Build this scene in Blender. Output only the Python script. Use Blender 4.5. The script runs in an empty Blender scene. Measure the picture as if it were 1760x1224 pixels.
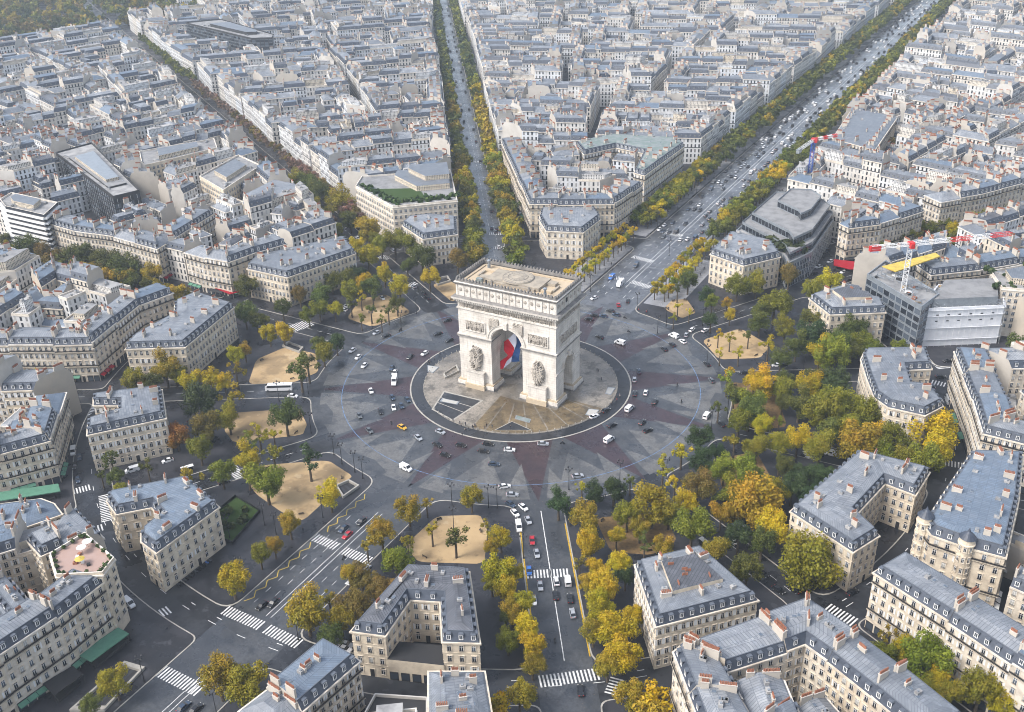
import bpy, math, random
from mathutils import Matrix, Vector
from math import sin, cos, pi, radians, hypot, atan2
SC=bpy.context.scene
# ---------------- camera, world, sun, exposure ----------------
CAM=(184.2216,-335.1879,213.951)
YAW,PITCH,ROLL=-0.511278,0.483563,-0.025901
fw=Vector((cos(PITCH)*sin(YAW),cos(PITCH)*cos(YAW),-sin(PITCH)))
rt=fw.cross(Vector((0,0,1))).normalized(); up=rt.cross(fw)
c_,s_=cos(ROLL),sin(ROLL)
rt,up=rt*c_+up*s_,up*c_-rt*s_
cd=bpy.data.cameras.new('camera'); co=bpy.data.objects.new('camera',cd); SC.collection.objects.link(co)
co.matrix_world=Matrix(((rt.x,up.x,-fw.x,CAM[0]),(rt.y,up.y,-fw.y,CAM[1]),(rt.z,up.z,-fw.z,CAM[2]),(0,0,0,1)))
cd.sensor_width=36; cd.lens=36*1757.157/1760; cd.clip_start=1; cd.clip_end=8000
SC.camera=co
SUN_EL,SUN_AZ=radians(48),radians(215)      # azimuth clockwise from +Y
w=bpy.data.worlds.new('World'); SC.world=w; w.use_nodes=True
nt=w.node_tree; bg=nt.nodes['Background']
sky=nt.nodes.new('ShaderNodeTexSky'); sky.sky_type='NISHITA'; sky.sun_disc=False
sky.sun_elevation=SUN_EL; sky.sun_rotation=SUN_AZ; sky.air_density=1.0; sky.dust_density=3.0; sky.ozone_density=1.0
hs=nt.nodes.new('ShaderNodeHueSaturation'); hs.inputs['Saturation'].default_value=0.62
nt.links.new(sky.outputs[0],hs.inputs['Color']); nt.links.new(hs.outputs[0],bg.inputs['Color'])
bg.inputs['Strength'].default_value=0.15
ld=bpy.data.lights.new('sun','SUN'); ld.energy=1.5; ld.angle=radians(20); ld.color=(1,.975,.94)
lo=bpy.data.objects.new('sun',ld); SC.collection.objects.link(lo)
sd=Vector((sin(SUN_AZ)*cos(SUN_EL),cos(SUN_AZ)*cos(SUN_EL),sin(SUN_EL)))
lo.rotation_euler=sd.to_track_quat('Z','Y').to_euler(); lo.location=(0,0,400)
SC.view_settings.view_transform='Standard'; SC.view_settings.look='None'; SC.view_settings.gamma=1
SC.view_settings.exposure=1.08
cy=SC.cycles; cy.use_denoising=True; cy.denoiser='OPENIMAGEDENOISE'; cy.denoising_input_passes='RGB_ALBEDO_NORMAL'; cy.denoising_prefilter='ACCURATE'; cy.filter_width=1.0; cy.max_bounces=5; cy.diffuse_bounces=2; cy.glossy_bounces=2; cy.transmission_bounces=2
cy.transparent_max_bounces=4; cy.volume_bounces=0; cy.use_adaptive_sampling=False
cy.caustics_reflective=False; cy.caustics_refractive=False
# ---------------- surveyed positions in metres: arch at the origin, boulevard along +Y ----------------
TREES=[(103.9, 30.3, 5.8, 14.2, 'l', 'n'), (113.5, 20.1, 6.8, 16.2, 'g', 'n'), (114.6, 43.4, 5.9, 14.4, 'g', 'n'), (134.9, 8.9, 6.9, 16.3, 'l', 'n'), (143.8, 6.6, 6.8, 16.2, 'y', 'n'), (129.5, 4.6, 6.5, 15.7, 'g', 'n'), (155.9, -2.9, 5.8, 14.3, 'l', 'n'), (165.7, 8.8, 6.8, 16.2, 'y', 'n'), (114.0, -9.9, 5.3, 13.2, 'l', 'n'), (104.6, -0.1, 4.9, 12.4, 'y', 'n'), (95.7, -0.8, 5.4, 13.5, 'l', 'n'), (85.6, 5.4, 3.6, 10.7, 'g', 's'), (120.0, -23.8, 5.1, 12.8, 'g', 'n'), (120.5, -40.8, 5.9, 14.5, 'o', 'n'), (108.9, -49.3, 6.4, 15.3, 'l', 'n'), (108.4, -59.9, 4.7, 12.1, 'o', 'n'), (126.2, -61.0, 6.6, 15.8, 'y', 'n'), (117.5, -69.9, 5.1, 12.8, 'd', 'n'), (125.1, -69.7, 5.3, 13.2, 'g', 'n'), (131.7, -37.4, 4.9, 12.5, 'd', 'n'), (95.8, -59.0, 4.8, 12.2, 'y', 'n'), (92.9, -67.7, 4.7, 12.0, 'l', 'n'), (87.0, -78.8, 4.2, 10.9, 'o', 'n'), (81.7, -85.8, 3.6, 9.9, 'y', 'n'), (91.2, -120.7, 5.3, 13.1, 'y', 'n'), (83.0, -111.0, 3.7, 9.9, 'o', 'n'), (101.2, -117.8, 3.8, 10.1, 'y', 'n'), (102.6, -140.2, 4.4, 11.4, 'o', 'n'), (62.4, -125.4, 4.3, 11.2, 'y', 'n'), (68.9, -133.5, 4.2, 11.0, 'o', 'n'), (70.2, -128.7, 4.2, 11.0, 'y', 'n'), (83.7, -149.0, 3.6, 9.8, 'o', 'n'), (56.5, -124.0, 3.2, 9.1, 'l', 'n'), (29.5, -142.9, 4.8, 12.1, 'b', 'n'), (25.4, -159.3, 4.7, 11.9, 'o', 'n'), (18.8, -140.2, 4.4, 11.5, 'b', 'n'), (23.4, -120.9, 3.9, 11.3, 'o', 's'), (99.6, 98.7, 6.6, 15.9, 'g', 'n'), (115.2, 76.2, 7.0, 16.5, 'g', 'n'), (123.1, 86.0, 5.8, 14.1, 'l', 'n'), (109.8, 67.7, 6.9, 16.3, 'y', 'n'), (99.2, 70.0, 6.3, 15.2, 'g', 'n'), (89.9, 85.8, 5.8, 14.3, 'l', 'n'), (-106.4, 41.7, 6.0, 14.6, 'g', 'n'), (-112.7, 30.9, 5.9, 14.5, 'l', 'n'), (-130.5, 39.8, 5.4, 13.4, 'g', 'n'), (-110.5, 57.7, 5.4, 13.4, 'y', 'n'), (-115.8, 2.6, 4.7, 12.0, 'l', 'n'), (-129.9, -70.0, 5.3, 13.2, 'l', 'n'), (-134.2, -79.3, 4.6, 11.9, 'g', 'n'), (-106.4, -65.4, 4.5, 11.6, 'y', 'n'), (-119.5, -38.2, 4.1, 10.9, 'o', 'n'), (195.3, -98.3, 5.3, 13.2, 'o', 'n'), (174.5, -98.5, 4.7, 11.9, 'y', 'n'), (183.3, -106.0, 4.6, 11.7, 'y', 'n'), (-247.9, 155.3, 8.9, 19.0, 'l', 'n'), (-237.0, 154.5, 10.4, 19.0, 'g', 'n'), (-219.4, 143.1, 9.0, 19.0, 'g', 'n'), (-199.4, 139.2, 9.9, 19.0, 'o', 'n'), (-210.4, 124.1, 6.5, 15.6, 'l', 'n'), (-192.7, 111.8, 7.6, 17.8, 'l', 'n'), (-174.4, 114.9, 6.2, 15.0, 'g', 'n'), (-152.6, 104.0, 8.9, 19.0, 'o', 'n'), (-171.7, 97.9, 5.7, 13.9, 'l', 'n'), (-148.1, 84.8, 5.4, 13.5, 'y', 'n'), (-131.0, 72.1, 6.8, 16.2, 'y', 'n'), (-130.0, 95.9, 7.8, 18.2, 'l', 'n'), (-119.7, 97.8, 8.2, 18.9, 'l', 'n'), (-103.1, 82.3, 8.2, 19.0, 'g', 'n'), (-107.6, 74.7, 4.4, 11.4, 'g', 'n'), (-111.9, 59.9, 5.5, 14.7, 'y', 's'), (-86.3, 63.3, 6.0, 14.7, 'y', 'n'), (-86.0, 90.2, 6.7, 15.9, 'b', 'n'), (-125.4, 55.1, 4.4, 11.3, 'd', 'n'), (-123.2, 42.1, 6.5, 15.5, 'g', 'n'), (-112.3, 43.9, 5.3, 13.2, 'y', 'n'), (-94.6, 48.2, 6.0, 14.5, 'y', 'n'), (-134.5, 19.2, 4.9, 12.4, 'b', 'n'), (-121.8, 20.8, 6.6, 15.8, 'g', 'n'), (-115.6, 10.4, 5.1, 12.8, 'l', 'n'), (-109.0, 13.9, 4.4, 11.4, 'y', 'n'), (-104.4, 20.9, 3.7, 11.0, 'g', 's'), (-104.8, 29.6, 3.8, 11.1, 'y', 's'), (-101.1, 34.2, 4.1, 11.9, 'g', 's'), (-91.5, 19.4, 4.3, 12.3, 'g', 's'), (-83.3, 22.1, 4.3, 12.3, 'g', 's'), (-85.1, 32.0, 4.7, 12.0, 'g', 'n'), (-91.7, 11.5, 3.3, 10.1, 'l', 's'), (-81.7, 13.9, 2.9, 9.4, 'l', 's'), (-133.2, 4.2, 4.5, 11.5, 'g', 'n'), (-120.1, -20.8, 4.9, 12.4, 'y', 'n'), (-114.1, -18.0, 5.5, 13.7, 'y', 'n'), (-132.6, -9.4, 3.3, 9.3, 'g', 'n'), (-93.6, -19.1, 4.1, 10.8, 'g', 'n'), (-84.9, -25.8, 5.3, 13.1, 'l', 'n'), (-86.3, -14.5, 4.7, 12.1, 'd', 'n'), (-134.9, 89.9, 5.8, 14.2, 'l', 'n'), (-144.2, 97.3, 5.1, 12.8, 'l', 'n'), (31.3, 105.6, 4.1, 11.9, 'g', 's'), (32.5, 117.2, 5.6, 13.9, 'g', 'n'), (46.0, 106.3, 4.8, 12.2, 'd', 'n'), (50.4, 101.3, 4.0, 10.7, 'l', 'n'), (56.5, 81.6, 4.2, 11.0, 'd', 'n'), (37.5, 89.3, 3.0, 9.5, 'y', 's'), (44.3, 86.4, 2.6, 8.7, 'y', 's'), (39.9, 77.3, 2.6, 8.6, 'y', 's'), (57.0, 119.6, 7.0, 16.6, 'l', 'n'), (64.3, 126.5, 6.4, 15.3, 'l', 'n'), (56.8, 104.7, 3.0, 8.7, 'o', 'n'), (62.3, 92.3, 3.3, 9.2, 'y', 'n'), (75.6, 99.9, 5.7, 14.0, 'g', 'n'), (76.0, 143.9, 6.1, 14.9, 'b', 'n'), (90.5, 132.2, 6.0, 14.6, 'l', 'n'), (96.5, 143.0, 6.8, 16.3, 'y', 'n'), (80.0, 103.0, 8.1, 18.9, 'l', 'n'), (78.1, 86.7, 5.9, 14.3, 'g', 'n'), (103.4, 79.9, 8.0, 18.7, 'd', 'n'), (118.5, 93.8, 7.2, 17.0, 'g', 'n'), (115.3, 66.1, 9.0, 19.0, 'l', 'n'), (121.2, 78.2, 4.7, 12.0, 'g', 'n'), (128.9, 84.9, 4.8, 12.1, 'l', 'n'), (138.5, 90.2, 4.5, 11.6, 'l', 'n'), (88.1, 65.4, 4.7, 13.0, 'y', 's'), (96.2, 55.9, 5.2, 13.0, 'g', 'n'), (70.6, 66.4, 3.4, 10.4, 'y', 's'), (64.8, 67.6, 3.1, 9.8, 'y', 's'), (78.2, 54.8, 3.4, 10.3, 'y', 's'), (70.8, 52.0, 3.0, 9.6, 'y', 's'), (77.1, 72.7, 3.5, 10.5, 'g', 's'), (91.9, 32.0, 5.2, 13.1, 'y', 'n'), (81.9, 27.3, 4.7, 13.0, 'l', 's'), (102.4, 39.4, 5.0, 12.6, 'g', 'n'), (106.3, 22.2, 4.0, 10.5, 'g', 'n'), (96.6, 13.9, 6.2, 15.0, 'l', 'n'), (121.8, 41.4, 6.8, 16.2, 'd', 'n'), (109.1, 176.6, 7.6, 17.8, 'l', 'n'), (121.2, 200.6, 2.7, 8.9, 'y', 's'), (112.9, 35.8, 6.6, 15.8, 'y', 'n'), (124.1, 15.5, 8.4, 19.0, 'l', 'n'), (126.9, 24.6, 8.6, 19.0, 'l', 'n'), (138.6, 21.0, 7.9, 18.4, 'l', 'n'), (119.5, -5.2, 6.2, 14.9, 'y', 'n'), (128.1, -7.5, 6.6, 15.9, 'l', 'n'), (139.4, -0.9, 8.9, 19.0, 'o', 'n'), (150.5, 9.4, 7.1, 16.9, 'l', 'n'), (162.2, 21.8, 9.8, 19.0, 'y', 'n'), (149.4, -0.1, 5.3, 13.3, 'l', 'n'), (162.5, -1.3, 7.5, 17.6, 'l', 'n'), (109.3, 7.1, 3.3, 10.1, 'l', 's'), (116.8, -19.4, 3.1, 9.7, 'g', 's'), (127.1, -25.4, 4.6, 11.7, 'd', 'n'), (125.7, -36.0, 5.7, 14.1, 'd', 'n'), (133.9, -24.9, 5.6, 13.8, 'd', 'n'), (86.7, -19.0, 5.3, 13.1, 'd', 'n'), (88.0, 17.5, 5.1, 12.8, 'g', 'n'), (98.0, 4.7, 6.9, 16.4, 'g', 'n'), (95.6, 29.7, 6.7, 16.0, 'y', 'n'), (80.9, 34.4, 3.8, 11.2, 'y', 's'), (84.0, -31.8, 4.9, 13.5, 'y', 's'), (81.6, -44.1, 4.5, 12.7, 'y', 's'), (92.1, -33.9, 5.3, 13.3, 'd', 'n'), (94.8, -24.0, 3.9, 10.3, 'd', 'n'), (99.6, -18.7, 5.5, 14.8, 'o', 's'), (107.2, -16.3, 5.2, 13.1, 'l', 'n'), (88.8, -51.4, 3.9, 11.4, 'y', 's'), (96.7, -50.1, 6.6, 15.9, 'b', 'n'), (101.2, -35.2, 5.8, 14.2, 'l', 'n'), (110.1, -37.0, 7.0, 16.7, 'l', 'n'), (117.3, -52.4, 11.1, 19.0, 'o', 'n'), (87.5, -69.3, 8.1, 18.8, 'o', 'n'), (80.9, -75.2, 5.2, 12.9, 'l', 'n'), (71.0, -63.6, 5.1, 12.8, 'd', 'n'), (65.8, -67.7, 4.3, 11.3, 'd', 'n'), (60.1, -66.4, 3.2, 9.8, 'y', 's'), (73.6, -55.2, 2.9, 9.4, 'g', 's'), (57.6, -79.8, 5.2, 13.1, 'd', 'n'), (69.7, -83.8, 6.3, 15.2, 'o', 'n'), (103.2, -74.3, 7.2, 17.0, 'l', 'n'), (103.9, -52.3, 2.9, 9.3, 'g', 's'), (76.9, -95.7, 5.6, 13.9, 'y', 'n'), (82.2, -102.8, 3.5, 9.6, 'y', 'n'), (88.0, -99.3, 4.2, 11.0, 'y', 'n'), (77.2, -104.6, 3.1, 9.7, 'o', 's'), (89.7, -113.2, 6.0, 14.6, 'y', 'n'), (92.0, -102.8, 3.3, 9.1, 'd', 'n'), (99.2, -128.5, 6.4, 15.4, 'y', 'n'), (105.0, -135.7, 5.8, 14.3, 'y', 'n'), (93.4, -129.6, 4.1, 10.8, 'o', 'n'), (72.5, -92.9, 2.9, 8.5, 'y', 'n'), (97.4, -83.6, 4.1, 10.8, 'o', 'n'), (91.4, -85.6, 3.4, 10.3, 'g', 's'), (113.0, -80.7, 5.2, 13.0, 'o', 'n'), (124.9, -84.7, 5.6, 13.8, 'g', 'n'), (112.6, -147.5, 4.9, 12.3, 'o', 'n'), (76.6, -138.0, 4.7, 12.1, 'y', 'n'), (81.6, -143.2, 4.6, 11.9, 'y', 'n'), (61.0, -118.0, 3.9, 10.4, 'y', 'n'), (13.7, -105.7, 5.5, 13.6, 'o', 'n'), (16.4, -98.8, 3.1, 9.7, 'o', 's'), (28.8, -89.4, 4.6, 11.7, 'o', 'n'), (26.6, -111.4, 3.7, 11.0, 'o', 's'), (36.7, -112.9, 5.5, 14.7, 'g', 's'), (12.9, -120.6, 5.6, 13.7, 'o', 'n'), (26.7, -132.2, 6.5, 15.6, 'l', 'n'), (12.0, -127.6, 3.4, 10.4, 'o', 's'), (15.6, -141.9, 4.4, 11.5, 'o', 'n'), (26.1, -143.2, 4.8, 12.2, 'b', 'n'), (16.7, -163.6, 7.5, 17.7, 'o', 'n'), (17.2, -154.2, 3.7, 10.9, 'o', 's'), (25.3, -153.8, 5.8, 14.2, 'b', 'n'), (27.3, -165.8, 4.2, 10.9, 'g', 'n'), (11.2, -195.0, 6.8, 16.2, 'o', 'n'), (20.5, -193.0, 6.7, 16.0, 'o', 'n'), (57.6, -121.3, 6.3, 15.3, 'y', 'n'), (48.6, -104.0, 4.1, 10.8, 'y', 'n'), (67.2, -134.4, 2.9, 8.4, 'g', 'n'), (73.1, -143.8, 4.1, 10.7, 'l', 'n'), (86.4, -161.5, 4.8, 12.3, 'o', 'n'), (-18.0, -130.0, 4.3, 11.2, 'o', 'n'), (-16.0, -140.3, 3.5, 9.6, 'o', 'n'), (-16.6, -146.6, 3.9, 10.5, 'l', 'n'), (-14.3, -161.7, 5.9, 14.4, 'y', 'n'), (-15.2, -111.4, 5.4, 13.4, 'y', 'n'), (-38.2, -117.8, 7.9, 18.4, 'l', 'n'), (-50.2, -114.1, 4.4, 12.4, 'l', 's'), (-59.4, -117.7, 5.2, 13.0, 'l', 'n'), (-55.9, -108.2, 6.3, 15.3, 'y', 'n'), (-48.9, -101.4, 5.6, 14.9, 'o', 's'), (-33.8, -99.5, 6.2, 16.3, 'd', 's'), (-63.7, -92.5, 4.9, 13.5, 'y', 's'), (-61.9, -78.8, 7.3, 17.1, 'g', 'n'), (-83.0, -88.2, 5.9, 14.5, 'l', 'n'), (-92.3, -75.6, 5.9, 15.6, 'o', 's'), (-100.3, -85.3, 8.2, 17.9, 'd', 'r'), (-86.6, -97.1, 6.5, 14.4, 'b', 'r'), (-93.0, -106.3, 5.6, 12.7, 'r', 'r'), (-77.5, -109.9, 5.7, 14.0, 'l', 'n'), (-112.0, -67.2, 5.2, 12.9, 'y', 'n'), (-118.8, -72.4, 5.5, 13.6, 'y', 'n'), (-133.5, -71.6, 7.9, 18.4, 'o', 'n'), (-139.9, -82.6, 5.9, 14.4, 'l', 'n'), (-105.8, -58.5, 5.2, 14.1, 'o', 's'), (-119.4, -43.9, 4.4, 11.4, 'y', 'n'), (-176.3, -105.6, 6.8, 16.2, 'y', 'n'), (-93.5, -136.0, 3.5, 9.6, 'g', 'n'), (-99.4, -137.6, 2.7, 8.9, 'g', 's'), (-64.9, -127.4, 5.5, 14.7, 'o', 's'), (-87.2, -126.8, 3.8, 11.1, 'g', 's'), (-100.6, -131.2, 5.0, 13.6, 'g', 's'), (-85.7, -141.3, 3.4, 9.4, 'l', 'n'), (-78.9, -48.6, 7.6, 19.0, 'g', 's'), (-81.5, -40.6, 6.1, 16.0, 'g', 's'), (-14.5, -208.2, 5.1, 12.8, 'o', 'n'), (-15.1, -216.9, 3.3, 9.3, 'g', 'n'), (48.1, -108.9, 3.1, 8.9, 'o', 'n'), (42.0, -101.3, 3.0, 9.5, 'o', 's'), (-64.8, -96.8, 4.1, 11.7, 'l', 's'), (-59.1, -89.4, 4.1, 11.8, 'y', 's'), (-339.4, 7.4, 4.4, 11.5, 'g', 'n'), (-306.7, -3.8, 9.0, 19.0, 'g', 'n'), (-296.9, -0.6, 6.3, 15.3, 'b', 'n'), (-285.1, -0.0, 5.8, 14.2, 'b', 'n'), (-271.8, 4.6, 9.5, 19.0, 'g', 'n'), (-252.8, 2.9, 8.9, 19.0, 'g', 'n'), (-238.2, 3.7, 11.0, 19.0, 'g', 'n'), (-219.4, 4.3, 6.5, 15.7, 'o', 'n'), (-190.5, -9.2, 5.5, 13.5, 'o', 'n'), (-162.8, 13.2, 6.5, 15.6, 'g', 'n'), (-142.4, -11.9, 6.5, 15.6, 'g', 'n'), (-135.6, -11.9, 4.4, 11.3, 'g', 'n'), (152.3, 250.2, 9.7, 19.0, 'l', 'n'), (146.2, 239.6, 7.1, 16.8, 'l', 'n'), (165.3, 266.5, 8.7, 19.0, 'g', 'n'), (139.4, 248.7, 5.0, 12.7, 'y', 'n'), (185.0, 107.1, 7.3, 17.2, 'g', 'n'), (180.2, -102.2, 8.1, 18.7, 'l', 'n'), (169.2, -101.7, 4.4, 11.4, 'l', 'n'), (168.6, -93.3, 3.2, 10.0, 'o', 's'), (180.8, -108.6, 4.1, 10.9, 'l', 'n'), (186.9, -108.3, 4.1, 10.9, 'o', 'n'), (193.9, -104.6, 6.1, 14.8, 'l', 'n'), (199.8, -105.1, 5.2, 13.0, 'y', 'n'), (140.1, -74.7, 10.4, 19.0, 'l', 'n'), (-306.4, 113.4, 9.0, 19.0, 'o', 'n'), (-309.8, 126.4, 6.2, 15.1, 'd', 'n'), (-438.8, 464.7, 9.2, 19.0, 'g', 'n'), (-336.2, 444.9, 7.9, 18.4, 'b', 'n'), (-170.7, 162.4, 3.0, 8.6, 'g', 'n'), (-160.6, 208.1, 3.2, 8.9, 'l', 'n'), (44.7, 245.0, 4.7, 12.0, 'o', 'n'), (50.3, 249.5, 5.1, 12.9, 'd', 'n'), (57.8, 247.1, 5.5, 13.7, 'd', 'n')]
CARS=[(-60.3, 38.1, 'c', 'k'), (-56.8, 23.7, 'c', 'k'), (-48.2, 20.3, 'c', 'k'), (-55.7, -1.6, 'c', 'k'), (-51.4, 4.1, 'c', 'w'), (-56.9, -14.2, 'c', 'b'), (-53.4, -17.2, 'c', 'w'), (-48.8, -23.9, 't', 'w'), (-53.2, -35.1, 'c', 'w'), (-41.9, -35.6, 'c', 'b'), (-35.1, -34.4, 'c', 'b'), (-36.6, -42.3, 'c', 'w'), (-34.6, -39.7, 'c', 'b'), (-39.7, -47.2, 'c', 'k'), (-45.6, -53.8, 'c', 'g'), (-35.1, -61.5, 'c', 'g'), (-24.8, -53.5, 'c', 'y'), (-14.7, -57.2, 'c', 's'), (-9.3, -49.6, 'c', 's'), (-5.3, -58.0, 'c', 'k'), (3.0, -54.3, 'c', 'k'), (1.2, -62.9, 'c', 'k'), (12.1, -48.9, 'c', 'k'), (13.0, -54.1, 'c', 'k'), (21.4, -48.8, 'c', 'w'), (20.9, -60.0, 'c', 'b'), (30.9, -39.3, 'c', 's'), (-7.0, -77.3, 'v', 'w'), (31.5, -70.8, 'c', 'w'), (36.4, -74.1, 'c', 's'), (52.2, -53.0, 'c', 's'), (52.5, -25.4, 'v', 'w'), (50.4, -0.2, 'v', 'w'), (49.2, -15.0, 'c', 'k'), (59.0, -7.6, 'c', 'k'), (63.3, -12.4, 'c', 'k'), (42.3, -5.6, 'c', 'k'), (40.1, -12.0, 'c', 'w'), (42.8, 23.3, 'c', 's'), (41.7, 31.0, 'c', 'b'), (47.6, 12.1, 'c', 'k'), (51.3, 15.0, 'c', 'w'), (57.5, 9.7, 'c', 'k'), (23.5, 52.4, 'v', 'w'), (12.8, 53.8, 'c', 'k'), (-7.5, 92.2, 'c', 'w'), (0.3, 68.9, 'c', 'k'), (0.9, 73.8, 'c', 'k'), (5.1, 74.9, 'c', 'b'), (5.9, 81.8, 'c', 'k'), (10.2, 78.9, 'c', 'b'), (6.6, 90.1, 'c', 'r'), (9.0, 96.4, 'c', 'k'), (-10.0, 119.8, 'v', 'u'), (-2.5, 113.4, 't', 'w'), (-4.8, 140.3, 'v', 'b'), (43.9, 55.5, 'c', 'k'), (45.6, 61.2, 'c', 'k'), (43.1, 69.6, 'v', 'w'), (48.7, 66.3, 'c', 'w'), (47.9, 73.3, 'c', 's'), (48.4, 79.5, 'c', 'w'), (54.1, 81.7, 'c', 'w'), (65.8, 50.2, 'c', 'k'), (72.4, 37.0, 'c', 'g'), (80.3, 8.3, 'v', 'w'), (-82.9, -8.1, 'c', 'w'), (-76.5, -12.3, 'c', 'w'), (-69.3, -17.6, 'c', 'w'), (-83.4, 11.8, 'c', 's'), (-77.6, 11.1, 'c', 'k'), (-97.7, 65.1, 'c', 's'), (-88.0, 60.0, 'c', 'k'), (-83.5, 55.9, 'c', 'k'), (87.4, 5.0, 'c', 'k'), (-74.9, 19.2, 'm', 'k'), (-30.6, -52.8, 'm', 'k'), (37.3, -35.4, 'm', 'k'), (60.8, 26.7, 'm', 'k'), (67.2, 14.6, 'm', 'k'), (15.2, 78.1, 'm', 'k'), (22.7, 65.1, 'm', 'k'), (-5.6, -117.6, 'c', 'b'), (-2.3, -119.9, 'c', 'r'), (-2.6, -111.4, 'c', 'k'), (-4.7, -160.5, 'c', 'k'), (-2.4, -157.9, 'c', 'k'), (38.6, -79.4, 'c', 'b'), (42.5, -83.3, 'c', 'w'), (43.5, -79.0, 'c', 'w'), (48.5, -84.9, 'c', 's'), (47.4, -89.7, 'v', 'w'), (54.9, -94.1, 'c', 'r'), (59.4, -99.5, 'c', 's'), (61.2, -108.3, 'c', 'u'), (67.7, -113.2, 'c', 's'), (69.0, -120.1, 'c', 'w'), (71.2, -108.9, 'c', 'w'), (74.3, -107.2, 'v', 'w'), (73.9, -114.9, 'c', 'k'), (78.5, -114.2, 'c', 'k'), (82.1, -119.8, 'c', 's'), (82.5, -132.7, 'm', 'k'), (97.5, -146.8, 'c', 'k'), (28.6, -159.8, 'c', 'k'), (28.8, -162.1, 'c', 's'), (29.6, -163.8, 'c', 'w'), (13.7, -131.4, 'c', 's'), (3.7, -130.1, 'm', 'k'), (3.5, -202.0, 'c', 'b'), (7.1, -201.0, 'c', 'k'), (114.1, -64.2, 'c', 'w'), (134.3, -81.2, 'c', 'k'), (138.7, -78.9, 'c', 'k'), (-89.6, -51.2, 'u', 'w'), (-80.5, -53.3, 'c', 'w'), (-129.4, -125.9, 'v', 'w'), (-124.1, -127.4, 'c', 'b'), (-42.4, -178.8, 'v', 'w'), (-91.6, -113.8, 'c', 'w'), (-98.7, -124.8, 'v', 'w'), (-62.1, -114.9, 'c', 'k'), (157.8, 82.7, 'c', 'k'), (155.9, 72.3, 'c', 'b'), (158.6, 98.9, 'c', 'k'), (163.6, 63.2, 't', 's'), (131.0, 2.6, 'v', 'w'), (93.2, 62.6, 'c', 'w'), (82.6, 179.9, 'c', 'w'), (86.4, 189.7, 'c', 'w'), (81.2, 217.2, 'c', 's'), (81.0, 198.1, 'c', 'k'), (80.7, 204.5, 'c', 'b'), (80.2, 229.7, 'c', 'k'), (83.0, 169.7, 'c', 'k'), (82.4, 238.9, 'c', 's'), (95.5, 63.7, 'c', 'k'), (82.9, 49.9, 'c', 'k'), (-183.8, 120.5, 'c', 'w'), (-166.4, 109.6, 'c', 'w'), (-213.1, 145.6, 'c', 'w'), (-103.9, 45.7, 'c', 'w'), (-113.4, 25.7, 'c', 'w'), (-114.3, 29.8, 'c', 'w'), (-135.9, 102.0, 'c', 's'), (-100.0, 156.5, 'c', 'k'), (-98.1, 157.4, 'c', 's'), (-97.2, 162.1, 'v', 'w'), (-103.5, 157.0, 'c', 'b'), (-121.0, -132.5, 'c', 'k'), (-112.2, -138.4, 'c', 'b'), (183.0, -80.9, 'c', 'k'), (163.2, -67.0, 'c', 'b'), (127.6, -75.9, 'c', 'k'), (154.7, -72.0, 'c', 'k'), (113.7, -56.0, 'v', 's')]
LAMPS=[(-37.4, -81.4), (-17.9, -89.5), (20.2, -88.8), (35.3, -83.1), (-30.7, -85.2), (52.8, -61.7), (67.2, -49.2), (81.5, -39.9), (85.1, -0.6), (86.9, 14.1), (-76.3, -48.2), (-76.0, 21.5), (-88.2, 14.9), (-78.4, 38.3), (35.0, 70.0), (35.7, 79.3), (-13.0, 99.9), (16.7, 89.5), (65.4, 51.6), (89.9, 54.8), (-31.7, -127.9), (-37.6, -138.8), (14.6, -166.7), (-16.3, -115.3), (-83.3, -58.8), (-55.1, -72.9), (88.4, 70.8), (27.9, -100.2), (32.4, -84.2), (-23.1, -87.4), (56.4, -103.1), (104.8, 62.1), (62.5, -80.9), (-24.4, -130.4), (-18.6, -154.3), (51.0, 86.7), (5.8, 161.6)]
PEOPLE=[(-46.4, 0.5), (-43.8, -1.9), (-43.9, 0.5), (-44.2, 4.8), (-44.6, 6.4), (-5.9, -12.1), (-4.5, -12.5), (25.2, 23.6), (26.1, 22.9), (-1.1, -44.6), (-0.4, -44.7), (-0.1, -43.2), (1.3, -41.5), (-0.2, -48.0), (1.6, -40.4), (4.9, -37.7), (43.3, 1.5), (43.2, 3.6), (43.3, 0.4), (43.1, 6.8), (42.8, -0.8), (-2.0, 4.5), (-2.2, 2.7), (30.7, 83.0), (22.5, 88.5), (22.3, 87.6), (-43.7, 8.1), (5.0, -39.7), (7.4, -37.5), (30.2, 16.9), (-8.9, -40.7), (-5.5, -41.0), (14.4, -35.0), (-17.6, -124.5), (20.7, -183.7), (63.5, -61.7), (64.8, -62.6), (66.0, -61.2), (66.4, -60.2), (-32.4, 129.9), (-22.2, 116.2), (-16.6, 110.4), (-15.3, 141.5), (-19.5, 160.5), (-28.7, 242.2), (-28.1, 245.5), (-26.1, 225.7), (-23.5, 199.2), (-33.0, 211.2), (-17.1, 127.2), (-9.5, 113.8), (-27.4, 219.4), (-28.9, 230.3), (-30.4, 256.7), (-24.2, 190.9), (-24.5, 155.7), (-13.6, 128.9), (-8.7, 149.1), (21.9, 88.0), (18.1, 88.0), (-2.5, 185.7), (4.8, 199.3), (13.0, 216.3), (18.2, 144.1), (17.6, 215.8), (16.0, 248.2), (-78.0, -89.6), (-104.7, -90.0), (-45.3, -2.4), (-44.0, -3.3), (-44.5, -4.3), (-3.9, -42.3), (-3.1, -40.7), (0.6, -41.3), (3.0, -41.9), (0.8, -39.9), (25.3, 23.3), (42.3, 1.0), (42.5, 5.1), (42.6, 7.9), (65.1, -62.4), (65.0, -63.5), (65.7, -62.6)]
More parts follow.
